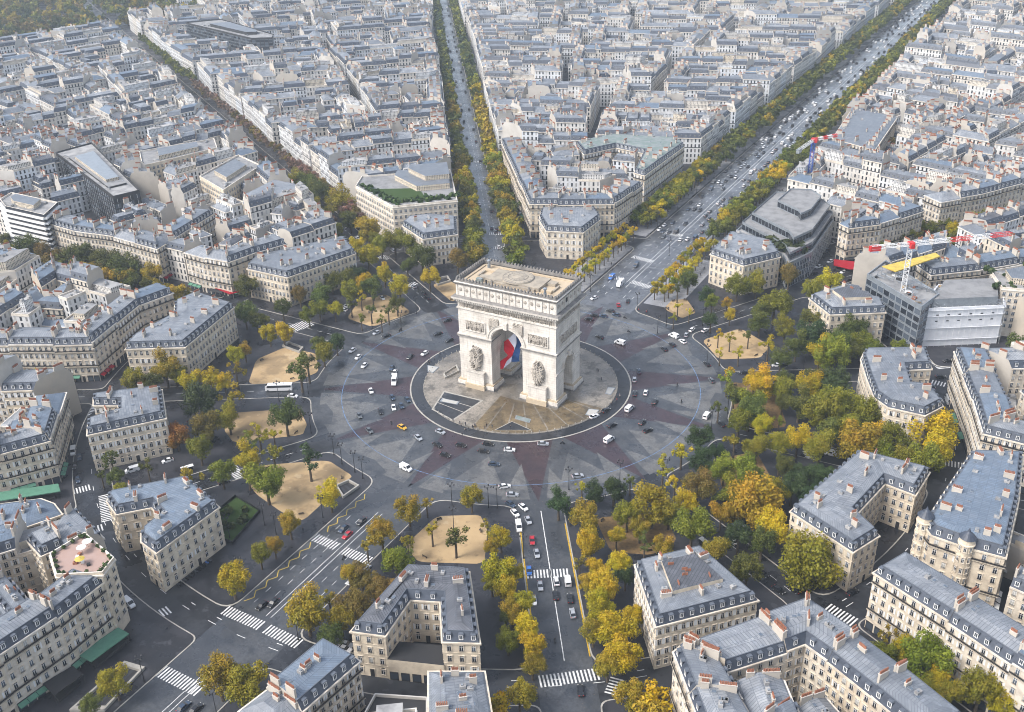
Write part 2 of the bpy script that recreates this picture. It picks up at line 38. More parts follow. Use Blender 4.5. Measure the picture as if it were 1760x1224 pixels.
ZEBRA=[(59.1, -110.9, 72.6, -102.7, 4.0), (85.4, -148.8, 99.3, -138.2, 4.5), (-15.4, -125.1, -1.9, -126.0, 4.0), (0.4, -126.5, 14.4, -127.2, 4.0), (-14.4, -166.8, 0.9, -167.1, 4.0), (2.7, -167.3, 16.2, -168.0, 4.0), (-14.2, -194.7, 3.1, -195.2, 4.5), (-32.6, -182.5, -29.7, -174.3, 4.0), (-109.0, -145.3, -104.9, -139.1, 4.0), (-96.4, -140.1, -82.5, -151.0, 4.5), (-85.7, -160.7, -81.4, -154.1, 4.0), (-149.4, -108.4, -152.7, -96.5, 8.0), (-68.5, -105.0, -57.0, -110.4, 4.0), (-123.6, -2.3, -119.8, 8.0, 8.0), (-11.9, 152.3, 0.9, 150.1, 4.0), (-11.5, 194.8, 2.0, 192.9, 4.0), (-11.7, 119.5, -6.2, 122.1, 4.0), (0.7, 120.4, 12.4, 117.7, 4.0), (-138.6, 92.2, -131.8, 92.6, 5.0), (-100.7, 148.7, -91.2, 153.2, 4.0), (-86.8, 131.1, -78.8, 134.9, 4.0), (-186.3, 265.3, -176.2, 269.9, 4.0), (168.7, 16.1, 175.4, 16.9, 4.0), (149.1, -81.6, 158.4, -84.8, 4.5), (101.3, -68.3, 110.8, -70.4, 4.0), (122.2, 1.7, 127.6, -7.5, 4.0), (151.1, 101.0, 158.2, 91.9, 6.0), (154.7, 77.5, 160.8, 77.2, 4.0), (70.9, 107.0, 79.1, 100.4, 4.0), (-133.7, -3.0, -121.6, -5.6, 4.0), (-101.5, 64.7, -99.6, 70.6, 4.0), (105.4, -144.0, 104.5, -137.2, 4.0), (-53.6, -136.0, -54.5, -130.8, 3.0)]
HOUSES=[('glass', 24, [(-296.4, 52.0), (-291.1, 67.1), (-400.6, 127.9), (-404.1, 100.8)], '', 'white-rimmed wedge office with a sloping dark glass side wall'), ('grid', 23, [(-329.6, 105.7), (-323.2, 125.1), (-313.6, 156.9), (-332.0, 173.2), (-356.5, 128.8)], '', 'cream modern office with a grid of square dark windows behind the glass wedge'), ('grid', 21, [(-284.8, 109.4), (-251.8, 95.0), (-264.6, 143.6), (-294.2, 155.4)], '', 'white office with planted roof and tall narrow dark windows near the brown-tree avenue'), ('black', 27, [(-676.1, 497.9), (-545.5, 454.6), (-527.6, 464.9), (-539.0, 480.1), (-654.3, 529.2)], '', 'long black glass office block far off beside the brown-tree avenue'), ('cop', 21, [(-87.5, 251.2), (-75.3, 273.9), (-53.1, 269.5), (-43.7, 229.4), (-35.8, 226.7), (-35.5, 294.7), (-44.7, 305.5), (-89.2, 295.0), (-101.4, 268.2)], '', 'cream boulevard block with pale green copper roofs around a court'), ('court', 23, [(48.6, 345.3), (78.5, 329.5), (76.7, 413.8), (43.8, 424.1)], '', 'big cream block with long blue-grey zinc roof beyond the glass-fronted office'), ('ring', 16, [(-64.6, 143.4), (-53.3, 129.7), (-34.2, 135.7), (-34.2, 158.6), (-43.1, 170.2), (-70.2, 156.5)], 'm', 'cream mansion at the start of the boulevard on its leafy avenue side'), ('ring', 16, [(37.1, 135.6), (56.8, 128.0), (69.8, 146.8), (60.8, 161.8), (37.8, 165.7)], 'm', 'cream stone mansion below the glass-fronted office, beside the wide boulevard'), ('ring', 16, [(-129.0, 103.1), (-107.5, 90.7), (-94.4, 104.5), (-106.8, 123.7), (-122.5, 120.5), (-130.9, 112.4)], 'm', 'cream mansion below the roof-garden bank with an arched doorway and dark roof'), ('ring', 16, [(-165.8, 17.9), (-139.9, 17.9), (-128.1, 58.1), (-145.5, 71.9), (-170.1, 29.4)], 'm', 'long pale mansion with a dark dormer band and eight chimneys above the sand triangle'), ('ring', 16, [(-152.7, -74.0), (-130.6, -61.3), (-139.9, -20.5), (-165.3, -18.2), (-166.9, -30.7), (-157.2, -40.8), (-156.8, -64.9)], 'm', 'angled grey-roofed mansion with many terracotta chimneys and a dark ground-floor veranda'), ('ring', 16, [(-111.2, -130.8), (-93.9, -108.8), (-111.8, -93.3), (-131.3, -110.1), (-126.6, -114.3), (-117.7, -109.9), (-112.8, -114.4), (-117.9, -124.5)], 'm', 'cream mansion with a plain grey roof beside the clipped round trees'), ('ring', 15.7, [(-71.9, -156.9), (-63.5, -160.6), (-55.9, -152.5), (-48.9, -155.3), (-48.3, -164.3), (-45.1, -167.3), (-36.7, -169.2), (-36.0, -142.4), (-56.6, -135.6), (-73.5, -154.0)], 'm', 'white stone mansion with a blue zinc roof and small open court beside the hedged garden'), ('ring', 16, [(38.2, -169.8), (47.6, -167.0), (45.6, -151.6), (53.8, -148.3), (62.9, -161.7), (72.1, -157.5), (54.5, -133.5), (37.1, -140.7)], 'd', 'yellow-cream mansion around a narrow court with dark ribbed roof and dark shop awnings'), ('ring', 16, [(112.3, -129.7), (133.9, -106.7), (111.8, -92.5), (97.1, -108.0)], 'm', 'square cream mansion with white shutters and a flat brown-tinged zinc roof top'), ('ring', 15.5, [(130.9, -60.3), (153.0, -72.1), (158.3, -60.5), (149.7, -52.8), (154.5, -31.0), (164.5, -33.3), (166.4, -17.7), (142.7, -17.2)], 'm', 'hook-shaped cream mansion with pale zinc roof and open court among yellow trees'), ('ring', 16, [(128.9, 60.3), (129.0, 53.5), (134.3, 38.7), (140.0, 24.6), (146.1, 19.4), (159.1, 19.3), (163.8, 29.1), (157.4, 40.8), (151.3, 39.2), (147.1, 52.4), (155.5, 57.6), (150.8, 72.1)], 'm', 'curved cream mansion with flat grey roof facing the scaffolded building'), ('ring', 16, [(95.3, 103.6), (107.9, 90.4), (129.1, 103.3), (125.1, 113.7), (117.3, 114.2), (114.6, 122.3), (107.8, 122.7)], 'm', 'cream mansion with charcoal mansard next to the grid-fronted building under construction'), ('bank', 22, [(-140.8, 111.6), (-113.3, 136.2), (-146.8, 182.9), (-189.7, 149.4), (-181.8, 132.2)], 'g', 'white stone bank with a planted roof garden above two rows of square windows'), ('office', 13, [(37.0, 179.8), (68.7, 156.1), (74.4, 145.2), (81.1, 165.5), (80.2, 217.9), (63.3, 236.5), (39.5, 228.7)], 'o', 'terraced glass-fronted office with dark trees growing on its roof'), ('build', 22, [(115.4, 126.9), (143.8, 100.9), (148.4, 118.1), (119.8, 147.7)], 'k', 'unfinished office wing with an open dark window grid under the tower crane'), ('build2', 18, [(143.4, 107.5), (175.0, 126.8), (171.4, 153.4), (145.6, 138.1)], 'w', 'building wrapped in white scaffold sheeting below the tower crane'), ('gard', 23, [(172.3, 134.8), (188.1, 138.2), (185.5, 174.7), (165.6, 152.8)], 'g', 'pale modern block with a red-edged roof garden beside the white scaffold sheeting'), ('terr', 23.5, [(-45.7, -197.1), (-34.4, -190.2), (-36.7, -183.7), (-49.6, -180.4), (-54.4, -179.1), (-55.6, -191.2)], 't', 'corner building with a pink roof terrace of potted shrubs and parasols'), ('blank', 20, [(-226.7, 83.5), (-216.5, 89.3), (-208.3, 113.6), (-226.0, 125.9), (-240.4, 126.7), (-237.9, 97.6)], 'm', 'cream building with a large blank side wall above the leafy street trees'), ('turret', 22, [(170.1, -57.9), (173.0, -62.1), (182.6, -63.4), (193.3, -63.4), (193.9, -31.8), (192.8, -4.8), (177.5, -11.3), (173.7, -34.3)], 'z', 'ornate cream building with bright blue zinc roof and round corner turrets'), ('gable', 18.5, [(78.1, -191.8), (92.1, -184.5), (79.9, -168.3), (67.1, -174.9)], 'z', 'grey zinc-roofed house below the narrow-court mansion with two brick-red chimney rows'), ('low', 7, [(54.8, -192.2), (71.7, -183.9), (65.3, -174.0), (52.1, -179.4)], 'f', 'low flat dark-roofed building between the two bottom zinc roofs'), ('bl2', 18, [(-94.0, -189.2), (-81.4, -180.4), (-76.7, -170.8), (-83.9, -168.0), (-90.0, -168.1), (-105.2, -180.9)], 'z', 'blue zinc-roofed house with blank stone side wall beside the striped crossings'), ('mod', 26, [(-334.6, 9.2), (-301.9, 8.7), (-312.7, 27.0), (-353.1, 27.4), (-348.4, 16.0)], 'b', 'modern balcony block with long white parapets beside the dark-roofed street row')]
ROWS=[(21, 11, [(-35.6, -236.4), (-35.6, -224.4), (-34.2, -207.4), (-34.9, -190.6)], 18), (18.5, 11, [(-133.8, -166.6), (-125.7, -156.3), (-116.9, -142.1), (-141.1, -114.7)], 17), (18.5, 12, [(-217.3, -106.7), (-197.6, -97.1), (-179.8, -88.4), (-165.6, -80.2), (-177.6, -41.9), (-173.8, -24.7)], 17), (20, 12, [(-316.8, 13.6), (-283.7, 10.9), (-255.9, 14.2), (-220.7, 11.3), (-223.6, 27.5), (-231.0, 64.1)], 17), (20, 12, [(-203.3, 13.3), (-187.7, 12.0), (-173.5, 12.8), (-169.9, 30.0), (-163.7, 46.4)], 16), (20, 13, [(-151.9, 257.0), (-105.4, 193.4), (-75.6, 153.4), (-32.8, 174.4), (-32.0, 182.4), (-31.4, 212.5)], 18), (20, 12, [(89.8, 230.1), (87.7, 194.7), (93.2, 190.5), (106.9, 203.6), (114.2, 216.8), (123.7, 235.4)], 17), (22, 13, [(130.5, 247.9), (148.0, 269.0), (175.9, 312.6)], 18), (20, 12, [(162.0, 67.4), (173.4, 31.1), (179.5, 8.4), (198.1, 7.3)], 18), (20, 13, [(161.1, -85.4), (182.8, -96.4), (199.4, -105.4), (211.8, -111.8)], 19), (21, 13, [(191.4, -131.6), (176.6, -122.4), (163.7, -115.1), (147.1, -107.2), (137.2, -120.3), (122.9, -139.0), (121.9, -142.3), (138.6, -164.9)], 18), (19.5, 13, [(45.8, -210.8), (47.4, -201.8), (49.9, -181.4)], 19), (19, 12, [(141.2, 146.2), (160.6, 162.4), (175.9, 178.4), (192.6, 194.4)], 17)]
SAND=[[(-37.0, -85.2), (-22.1, -89.9), (-22.4, -95.5), (-21.0, -120.6), (-31.7, -119.3), (-46.8, -115.1), (-60.5, -107.5), (-57.6, -99.5)], [(-95.5, -75.4), (-71.8, -59.5), (-60.8, -68.4), (-57.0, -75.3), (-78.3, -92.6), (-88.1, -86.9)], [(-105.1, -54.0), (-117.7, -33.9), (-113.7, -18.5), (-96.2, -17.1), (-84.3, -31.0), (-88.1, -43.4)], [(-106.6, 18.8), (-114.4, 41.5), (-105.2, 51.5), (-80.7, 38.7), (-89.3, 16.4)], [(-90.8, 71.5), (-87.1, 81.7), (-71.1, 72.8), (-69.2, 57.1)], [(27.7, 96.3), (27.9, 107.7), (33.9, 112.2), (43.8, 98.9), (39.7, 89.7)], [(55.5, 72.0), (67.9, 92.1), (85.7, 80.2), (84.9, 66.7), (68.9, 57.0)], [(79.4, 40.9), (97.7, 42.7), (111.3, 14.9), (100.8, 7.2), (88.9, 13.6)], [(93.3, -19.5), (105.1, -6.9), (116.8, -24.6), (125.2, -47.3), (115.5, -48.5), (101.2, -36.5)], [(67.6, -72.8), (87.7, -58.9), (97.9, -71.8), (93.0, -82.8), (80.5, -87.5)], [(17.8, -115.6), (18.5, -96.5), (31.9, -89.0), (38.3, -95.3), (46.8, -111.6), (26.6, -120.6)]]
MISC={'garden': [(-51.7, -129.4), (-52.2, -119.8), (-38.4, -122.6), (-34.5, -140.8), (-38.3, -141.0)], 'metro': [(-23.5, -98.5), (-21.4, -93.3), (-15.7, -94.6), (-16.7, -103.1)], 'metro2': [(-114.9, -19.1), (-114.9, -14.5), (-104.7, -16.1), (-103.4, -20.6)], 'metro3': [(-93.3, 77.1), (-88.4, 83.7), (-83.7, 79.1), (-87.2, 71.6)], 'ramp': [(-24.3, -197.3), (-17.2, -196.3), (-15.0, -213.1), (-23.6, -217.6)], 'bed1': [(-24.8, -21.7), (-7.4, -21.2), (-10.1, -39.1), (-21.5, -35.6)], 'bed2': [(12.2, -30.0), (21.8, -32.2), (9.4, -38.3)], 'glass1': [(-22.8, -26.7), (-14.8, -25.9), (-14.4, -28.4), (-22.4, -29.2)], 'glass2': [(11.3, -25.0), (18.3, -25.0), (18.9, -27.7), (12.2, -27.6)], 'glass3': [(35.5, -7.3), (39.7, -6.2), (40.3, -12.1), (36.2, -12.1)], 'glass4': [(35.3, 12.5), (38.4, 13.4), (39.0, 7.1), (36.4, 7.0)], 'glass5': [(-44.3, -4.7), (-38.7, -3.8), (-38.2, -9.4), (-41.0, -9.7)], 'stair1': [(-33.4, -8.9), (-32.3, 0.6), (-28.4, -3.4), (-30.8, -11.6)], 'awn1': [(-34.3, -189.9), (-29.3, -190.3), (-29.3, -204.1), (-35.2, -204.0)], 'awn2': [(-34.7, -216.3), (-33.7, -207.1), (-28.3, -208.1), (-28.2, -217.7)], 'awn3': [(88.6, 186.7), (105.4, 186.8), (106.7, 178.8), (98.9, 176.8), (90.4, 178.8)], 'awn4': [(-186.9, 12.4), (-173.5, 10.8), (-169.7, 17.4), (-179.7, 17.5)], 'awn5': [(-126.4, -160.3), (-112.8, -146.1), (-108.1, -149.1), (-121.7, -163.9)], 'yellowroof': [(120.9, 132.1), (140.1, 159.5), (142.7, 155.9), (127.6, 128.4)]}
FLAG=[[(0.9, 26.9), (1.7, 23.7), (1.9, 19.8), (1.9, 15.8), (1.7, 12.5)], [(-0.0, 25.9), (0.3, 20.7), (-0.9, 16.1), (-2.5, 12.7), (-2.8, 10.7)], [(-3.5, 21.9), (-1.0, 18.3), (-1.7, 14.6), (-5.1, 10.4), (-6.3, 7.2)], [(-6.3, 19.3), (-6.2, 15.9), (-3.9, 14.1), (-7.9, 10.1), (-10.5, 5.5)]]
CRANES=[((133.5, 115.8), 22, 44, (170.9, 145.8), (118.8, 104.3)), ((52.6, 271.0), 22, 41, (63.2, 284.2), (50.0, 244.8))]

rng=random.Random(7)
def U(a,b): return rng.uniform(a,b)
# ---------------- materials ----------------
M={}
def lin(c): return (*c,1)
def mat(name,base,rough=.7,spec=.3,metal=0.0,noise=0.0,nscale=1.0,col2=None,tint=0.0,tintcol=None,objcol=False,bump=0.0,bscale=4.0,rough2=None,rscale=.05,emit=None):
    m=bpy.data.materials.new(name); m.use_nodes=True; n=m.node_tree.nodes; l=m.node_tree.links
    b=n['Principled BSDF']; b.inputs['Roughness'].default_value=rough; b.inputs['Specular IOR Level'].default_value=spec; b.inputs['Metallic'].default_value=metal
    tc=n.new('ShaderNodeNewGeometry'); pos=tc.outputs['Position']
    if objcol:
        oi=n.new('ShaderNodeObjectInfo'); cur=oi.outputs['Color']
    else:
        rgb=n.new('ShaderNodeRGB'); rgb.outputs[0].default_value=lin(base); cur=rgb.outputs[0]
    def mix(a,bcol,f,bt='MIX'):
        x=n.new('ShaderNodeMix'); x.data_type='RGBA'; x.blend_type=bt
        if isinstance(f,float): x.inputs[0].default_value=f
        else: l.new(f,x.inputs[0])
        l.new(a,x.inputs[6])
        if isinstance(bcol,tuple): x.inputs[7].default_value=lin(bcol)
        else: l.new(bcol,x.inputs[7])
        return x.outputs[2]
    def ramp(src,a,bb,lo=0.,hi=1.):
        r=n.new('ShaderNodeMapRange'); l.new(src,r.inputs[0]); r.inputs[1].default_value=a; r.inputs[2].default_value=bb; r.inputs[3].default_value=lo; r.inputs[4].default_value=hi
        return r.outputs[0]
    def noise_tex(scale,detail=4,rough_=.6,vec=None):
        t=n.new('ShaderNodeTexNoise'); t.inputs['Scale'].default_value=scale; t.inputs['Detail'].default_value=detail; t.inputs['Roughness'].default_value=rough_
        l.new(vec or pos,t.inputs['Vector']); return t.outputs[0]
    if tint:
        at=n.new('ShaderNodeAttribute'); at.attribute_name='tint'
        f=at.outputs['Fac']
        f=ramp(f,0,1,0,tint)
        cur=mix(cur,tintcol or (0,0,0),f)
    if noise:
        cur=mix(cur,col2 or tuple(c*.5 for c in base),ramp(noise_tex(nscale),.42,.68,0,noise))
    l.new(cur,b.inputs['Base Color'])
    if rough2 is not None:
        l.new(ramp(noise_tex(rscale,5,.62),.42,.6,rough,rough2),b.inputs['Roughness'])
    if bump:
        bp=n.new('ShaderNodeBump'); bp.inputs['Strength'].default_value=bump; bp.inputs['Distance'].default_value=.05
        l.new(noise_tex(bscale,3),bp.inputs['Height']); l.new(bp.outputs[0],b.inputs['Normal'])
    M[name]=m
    return m,n,l,b,mix,ramp,noise_tex,pos
def uv_node(n): 
    t=n.new('ShaderNodeUVMap'); t.uv_map='uv'; s=n.new('ShaderNodeSeparateXYZ'); return t,s
def math_(n,l,op,a,b=None):
    x=n.new('ShaderNodeMath'); x.operation=op
    for i,v in enumerate((a,b)):
        if v is None: continue
        if isinstance(v,(int,float)): x.inputs[i].default_value=v
        else: l.new(v,x.inputs[i])
    return x.outputs[0]
STONE=(.645,.555,.425)
mat('stone',STONE,.85,.2,noise=.65,nscale=.3,col2=(.36,.30,.235),tint=.75,tintcol=(.66,.63,.585),bump=.15,bscale=1.5)
mat('plaster',(.47,.405,.32),.9,.2,noise=.6,nscale=.12,col2=(.36,.33,.29),tint=.8,tintcol=(.52,.51,.49))
# distant walls carry their windows as pattern: uv counts bays and floors
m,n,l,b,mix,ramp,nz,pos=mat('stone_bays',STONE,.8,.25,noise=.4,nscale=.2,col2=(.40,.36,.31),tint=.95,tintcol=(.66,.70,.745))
t,s=uv_node(n); l.new(t.outputs[0],s.inputs[0])
fu=math_(n,l,'FRACT',s.outputs[0]); fv=math_(n,l,'FRACT',s.outputs[1])
inu=math_(n,l,'LESS_THAN',math_(n,l,'ABSOLUTE',math_(n,l,'SUBTRACT',fu,.5)),.2)
inv=math_(n,l,'LESS_THAN',math_(n,l,'ABSOLUTE',math_(n,l,'SUBTRACT',fv,.45)),.33)
win=math_(n,l,'MULTIPLY',inu,inv)
cell=n.new('ShaderNodeCombineXYZ'); l.new(math_(n,l,'FLOOR',s.outputs[0]),cell.inputs[0]); l.new(math_(n,l,'FLOOR',s.outputs[1]),cell.inputs[1])
wn=n.new('ShaderNodeTexWhiteNoise'); wn.noise_dimensions='3D'; l.new(cell.outputs[0],wn.inputs['Vector'])
wc=n.new('ShaderNodeMix'); wc.data_type='RGBA'; l.new(ramp(wn.outputs[0],.72,.8,0,1),wc.inputs[0]); wc.inputs[6].default_value=(.03,.033,.04,1); wc.inputs[7].default_value=(.45,.44,.42,1)
rail=math_(n,l,'MULTIPLY',math_(n,l,'LESS_THAN',math_(n,l,'ABSOLUTE',math_(n,l,'SUBTRACT',math_(n,l,'MODULO',math_(n,l,'FLOOR',s.outputs[1]),3.0),2.0)),.5),math_(n,l,'LESS_THAN',fv,.16))
old=b.inputs['Base Color'].links[0].from_socket
cur=mix(old,wc.outputs[2],win); cur=mix(cur,(.05,.05,.055),rail)
l.new(cur,b.inputs['Base Color'])
def seams(name,base,col2,tint,tintcol,period,w_,amt,rough,spec,dark):
    m,n,l,b,mix,ramp,nz,pos=mat(name,base,rough,spec,noise=.55,nscale=.13,col2=col2,tint=tint,tintcol=tintcol)
    t,s=uv_node(n); l.new(t.outputs[0],s.inputs[0])
    f=math_(n,l,'FRACT',math_(n,l,'DIVIDE',s.outputs[0],period)); f=math_(n,l,'LESS_THAN',f,w_)
    f2=math_(n,l,'LESS_THAN',math_(n,l,'FRACT',math_(n,l,'DIVIDE',s.outputs[1],2.4)),.05)
    f=math_(n,l,'MAXIMUM',f,f2)
    # sheet-to-sheet tone
    cell=n.new('ShaderNodeCombineXYZ'); l.new(math_(n,l,'FLOOR',math_(n,l,'DIVIDE',s.outputs[0],period)),cell.inputs[0]); l.new(math_(n,l,'FLOOR',math_(n,l,'DIVIDE',s.outputs[1],2.4)),cell.inputs[1])
    wn=n.new('ShaderNodeTexWhiteNoise'); l.new(cell.outputs[0],wn.inputs['Vector'])
    old=b.inputs['Base Color'].links[0].from_socket
    cur=mix(old,dark,ramp(wn.outputs[0],0,1,0,.5)); cur=mix(cur,tuple(min(1,x*1.9) for x in base),ramp(nz(.45,5,.7),.53,.70,0,.65)); cur=mix(cur,dark,ramp(nz(.9,4,.7),.55,.68,0,.6)); cur=mix(cur,dark,math_(n,l,'MULTIPLY',f,amt))
    l.new(cur,b.inputs['Base Color'])
seams('zinc',(.165,.18,.20),(.085,.095,.11),.95,(.36,.372,.385),.95,.17,.8,.42,.5,(.085,.10,.125))
seams('blue_zinc',(.115,.155,.21),(.17,.195,.23),.6,(.22,.25,.285),.95,.17,.8,.42,.5,(.07,.10,.14))
seams('dark_zinc',(.115,.12,.135),(.08,.085,.1),.4,(.17,.18,.2),.95,.2,.9,.45,.5,(.035,.037,.042))
mat('slate',(.030,.038,.056),.5,.5,noise=.6,nscale=.7,col2=(.08,.095,.125),tint=.5,tintcol=(.075,.09,.115))
mat('copper',(.155,.20,.185),.7,.3,noise=.9,nscale=.3,col2=(.25,.26,.27))
mat('terracotta',(.33,.14,.085),.8,.2,noise=.6,nscale=1.2,col2=(.25,.13,.09))
mat('gravel_roof',(.25,.25,.25),.9,.2,noise=.8,nscale=.2,col2=(.14,.14,.145),tint=.8,tintcol=(.42,.41,.395))
mat('white_paint',(.72,.72,.71),.6,.3,noise=.4,nscale=.5,col2=(.5,.5,.5))
mat('dark_glass',(.018,.022,.03),.12,.6,tint=.85,tintcol=(.13,.16,.2))
mat('curtain',(.40,.39,.36),.6,.4)
mat('iron',(.02,.021,.025),.5,.4)
mat('asphalt',(.036,.038,.043),.6,.4,noise=.8,nscale=.09,col2=(.022,.024,.029),rough2=.2,rscale=.045,bump=.15,bscale=3)
def patch(name,dark,light,lv):
    mm=M[name]; n=mm.node_tree.nodes; l=mm.node_tree.links; b=n['Principled BSDF']; old=b.inputs['Base Color'].links[0].from_socket; pos=n.new('ShaderNodeNewGeometry').outputs['Position']
    cur=old
    for sc,a,c,col,am in((.035,.5,.56,dark,.7),(.21,.58,.66,dark,.7),(.11,.6,.64,light,.5),(2.2,.69,.73,(.22,.17,.09),lv),(.9,.66,.72,light,.4)):
        t=n.new('ShaderNodeTexNoise'); t.inputs['Scale'].default_value=sc; t.inputs['Detail'].default_value=5; t.inputs['Roughness'].default_value=.65; l.new(pos,t.inputs['Vector'])
        r=n.new('ShaderNodeMapRange'); l.new(t.outputs[0],r.inputs[0]); r.inputs[1].default_value=a; r.inputs[2].default_value=c; r.inputs[4].default_value=am
        x=n.new('ShaderNodeMix'); x.data_type='RGBA'; l.new(r.outputs[0],x.inputs[0]); l.new(cur,x.inputs[6]); x.inputs[7].default_value=lin(col); cur=x.outputs[2]
    l.new(cur,b.inputs['Base Color'])
patch('asphalt',(.010,.011,.014),(.075,.078,.088),.5)
mat('sand',(.42,.30,.165),.95,.1,noise=.75,nscale=.1,col2=(.30,.21,.115),bump=.3,bscale=2)
patch('sand',(.20,.145,.085),(.46,.36,.23),.9)
# wet cobbles: fine stone grain, dark damp patches, leaf litter
def cobble(name,a,bc,damp):
    m,n,l,b,mix,ramp,nz,pos=mat(name,a,.55,.45,noise=.85,nscale=.07,col2=bc,rough2=.22,rscale=.06,bump=.5,bscale=2.4)
    old=b.inputs['Base Color'].links[0].from_socket
    v=n.new('ShaderNodeTexVoronoi'); v.inputs['Scale'].default_value=1.7; l.new(pos,v.inputs['Vector'])
    vs=n.new('ShaderNodeSeparateColor'); l.new(v.outputs['Color'],vs.inputs[0])
    cur=mix(old,tuple(x*.45 for x in a),ramp(vs.outputs[0],0,1,0,.6))
    cur=mix(cur,damp,ramp(nz(.16,6,.7),.50,.60,0,.9)); cur=mix(cur,damp,ramp(nz(.03,5,.6),.50,.58,0,.6))
    cur=mix(cur,(.25,.2,.12),ramp(nz(1.9,2,.5),.70,.74,0,.5))
    l.new(cur,b.inputs['Base Color'])
cobble('cobble',(.078,.083,.091),(.045,.049,.056),(.035,.04,.048))
cobble('cobble_light',(.15,.149,.145),(.10,.10,.102),(.06,.064,.07))
cobble('cobble_purple',(.058,.037,.044),(.040,.027,.033),(.030,.022,.028))
cobble('forecourt_paving',(.30,.265,.22),(.17,.15,.125),(.10,.09,.075))
cobble('leafy_cobble',(.21,.155,.085),(.12,.09,.05),(.07,.055,.035))
mat('pavement',(.036,.036,.042),.6,.35,noise=.8,nscale=.11,col2=(.030,.031,.036),rough2=.25,rscale=.07)
patch('pavement',(.012,.013,.016),(.08,.08,.09),.7)
mat('wet_paving',(.25,.25,.26),.35,.5,noise=.6,nscale=.2,col2=(.16,.165,.18),rough2=.15,rscale=.08)
mat('wet_asphalt',(.105,.11,.12),.34,.5,noise=.8,nscale=.09,col2=(.06,.064,.072),rough2=.16,rscale=.06)
patch('wet_asphalt',(.045,.048,.055),(.15,.155,.165),.2)
mat('kerb_stone',(.36,.34,.30),.7,.3,noise=.5,nscale=.5)
mat('leaf_litter',(.20,.13,.06),.9,.1,noise=.8,nscale=.8,col2=(.10,.07,.04))
mat('grass',(.04,.07,.02),.9,.1,noise=.6,nscale=.7,col2=(.04,.07,.02))
mat('road_white',(.72,.72,.7),.6,.3,noise=.75,nscale=.9,col2=(.30,.30,.30))
mat('road_yellow',(.55,.40,.06),.6,.3,noise=.6,nscale=.9,col2=(.3,.25,.1))
mat('gutter_leaves',(.60,.38,.03),.85,.1,noise=.8,nscale=1.4,col2=(.22,.15,.04))
mat('road_blue',(.12,.22,.40),.6,.3,noise=1.,nscale=.6,col2=(.09,.11,.14))
m,n,l,b,mix,ramp,nz,pos=mat('arch_stone',(.68,.635,.57),.85,.2,noise=.7,nscale=.22,col2=(.45,.41,.36),bump=.2,bscale=1.1)
old=b.inputs['Base Color'].links[0].from_socket       # masonry courses and rain streaks
sx_=n.new('ShaderNodeSeparateXYZ'); l.new(pos,sx_.inputs[0])
crs=math_(n,l,'LESS_THAN',math_(n,l,'FRACT',math_(n,l,'DIVIDE',sx_.outputs[2],1.05)),.075); row=math_(n,l,'MULTIPLY',math_(n,l,'FRACT',math_(n,l,'MULTIPLY',math_(n,l,'FLOOR',math_(n,l,'DIVIDE',sx_.outputs[2],1.05)),.5)),2.4)
vt=math_(n,l,'LESS_THAN',math_(n,l,'FRACT',math_(n,l,'DIVIDE',math_(n,l,'ADD',math_(n,l,'ADD',sx_.outputs[0],sx_.outputs[1]),row),2.4)),.03)
st_=n.new('ShaderNodeMapping'); st_.inputs['Scale'].default_value=(1.3,1.3,.09); l.new(pos,st_.inputs['Vector'])
cur=mix(old,(.27,.25,.225),ramp(nz(1.0,5,.7,st_.outputs[0]),.53,.7,0,.55)); cur=mix(cur,(.26,.24,.215),math_(n,l,'MULTIPLY',math_(n,l,'MAXIMUM',crs,vt),.5)); l.new(cur,b.inputs['Base Color'])
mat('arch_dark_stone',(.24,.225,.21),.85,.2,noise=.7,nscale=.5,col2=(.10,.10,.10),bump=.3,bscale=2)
mat('roof_stone',(.36,.315,.25),.85,.2,noise=.8,nscale=.35,col2=(.22,.195,.165),bump=.2)
mat('relief_stone',(.45,.405,.35),.9,.2,noise=.8,nscale=.7,col2=(.20,.18,.155))
mat('terrace_stone',(.47,.38,.265),.85,.2,noise=.6,nscale=.25,col2=(.5,.42,.32))
mat('flag_blue',(.012,.05,.16),.7,.2); mat('flag_white',(.66,.68,.80),.7,.2); mat('flag_red',(.62,.012,.03),.7,.2)
mat('red_cloth',(.33,.012,.022),.7,.2,noise=.3,nscale=.6); mat('green_cloth',(.10,.235,.16),.7,.2,noise=.3,nscale=.6); mat('yellow_sheet',(.58,.42,.07),.5,.3,noise=.8,nscale=.4,col2=(.36,.26,.06),bump=.8,bscale=.8)
mat('pink_tile',(.36,.25,.21),.8,.2,noise=.6,nscale=.35,col2=(.38,.28,.25))
mat('scaffold_sheet',(.70,.71,.73),.6,.3,noise=.6,nscale=.3,col2=(.52,.54,.57))
mat('steel',(.30,.33,.36),.4,.5,metal=.4,noise=.4,nscale=.5)
mat('red_paint',(.55,.03,.03),.5,.4); mat('blue_paint',(.03,.09,.4),.5,.4)
mat('tyre',(.012,.012,.013),.8,.2); mat('lamp_glass',(.5,.5,.48),.3,.5)
mat('rubber_dark',(.03,.03,.032),.7,.3)
m,n,l,b,*_=mat('car_paint',(1,1,1),.28,.5,objcol=True); b.inputs['Coat Weight'].default_value=.5
mat('car_glass',(.012,.015,.02),.08,.6)
m,n,l,b,mix,ramp,nz,pos=mat('bark',(.10,.08,.06),.9,.1,noise=.6,nscale=1.5,col2=(.05,.04,.03))
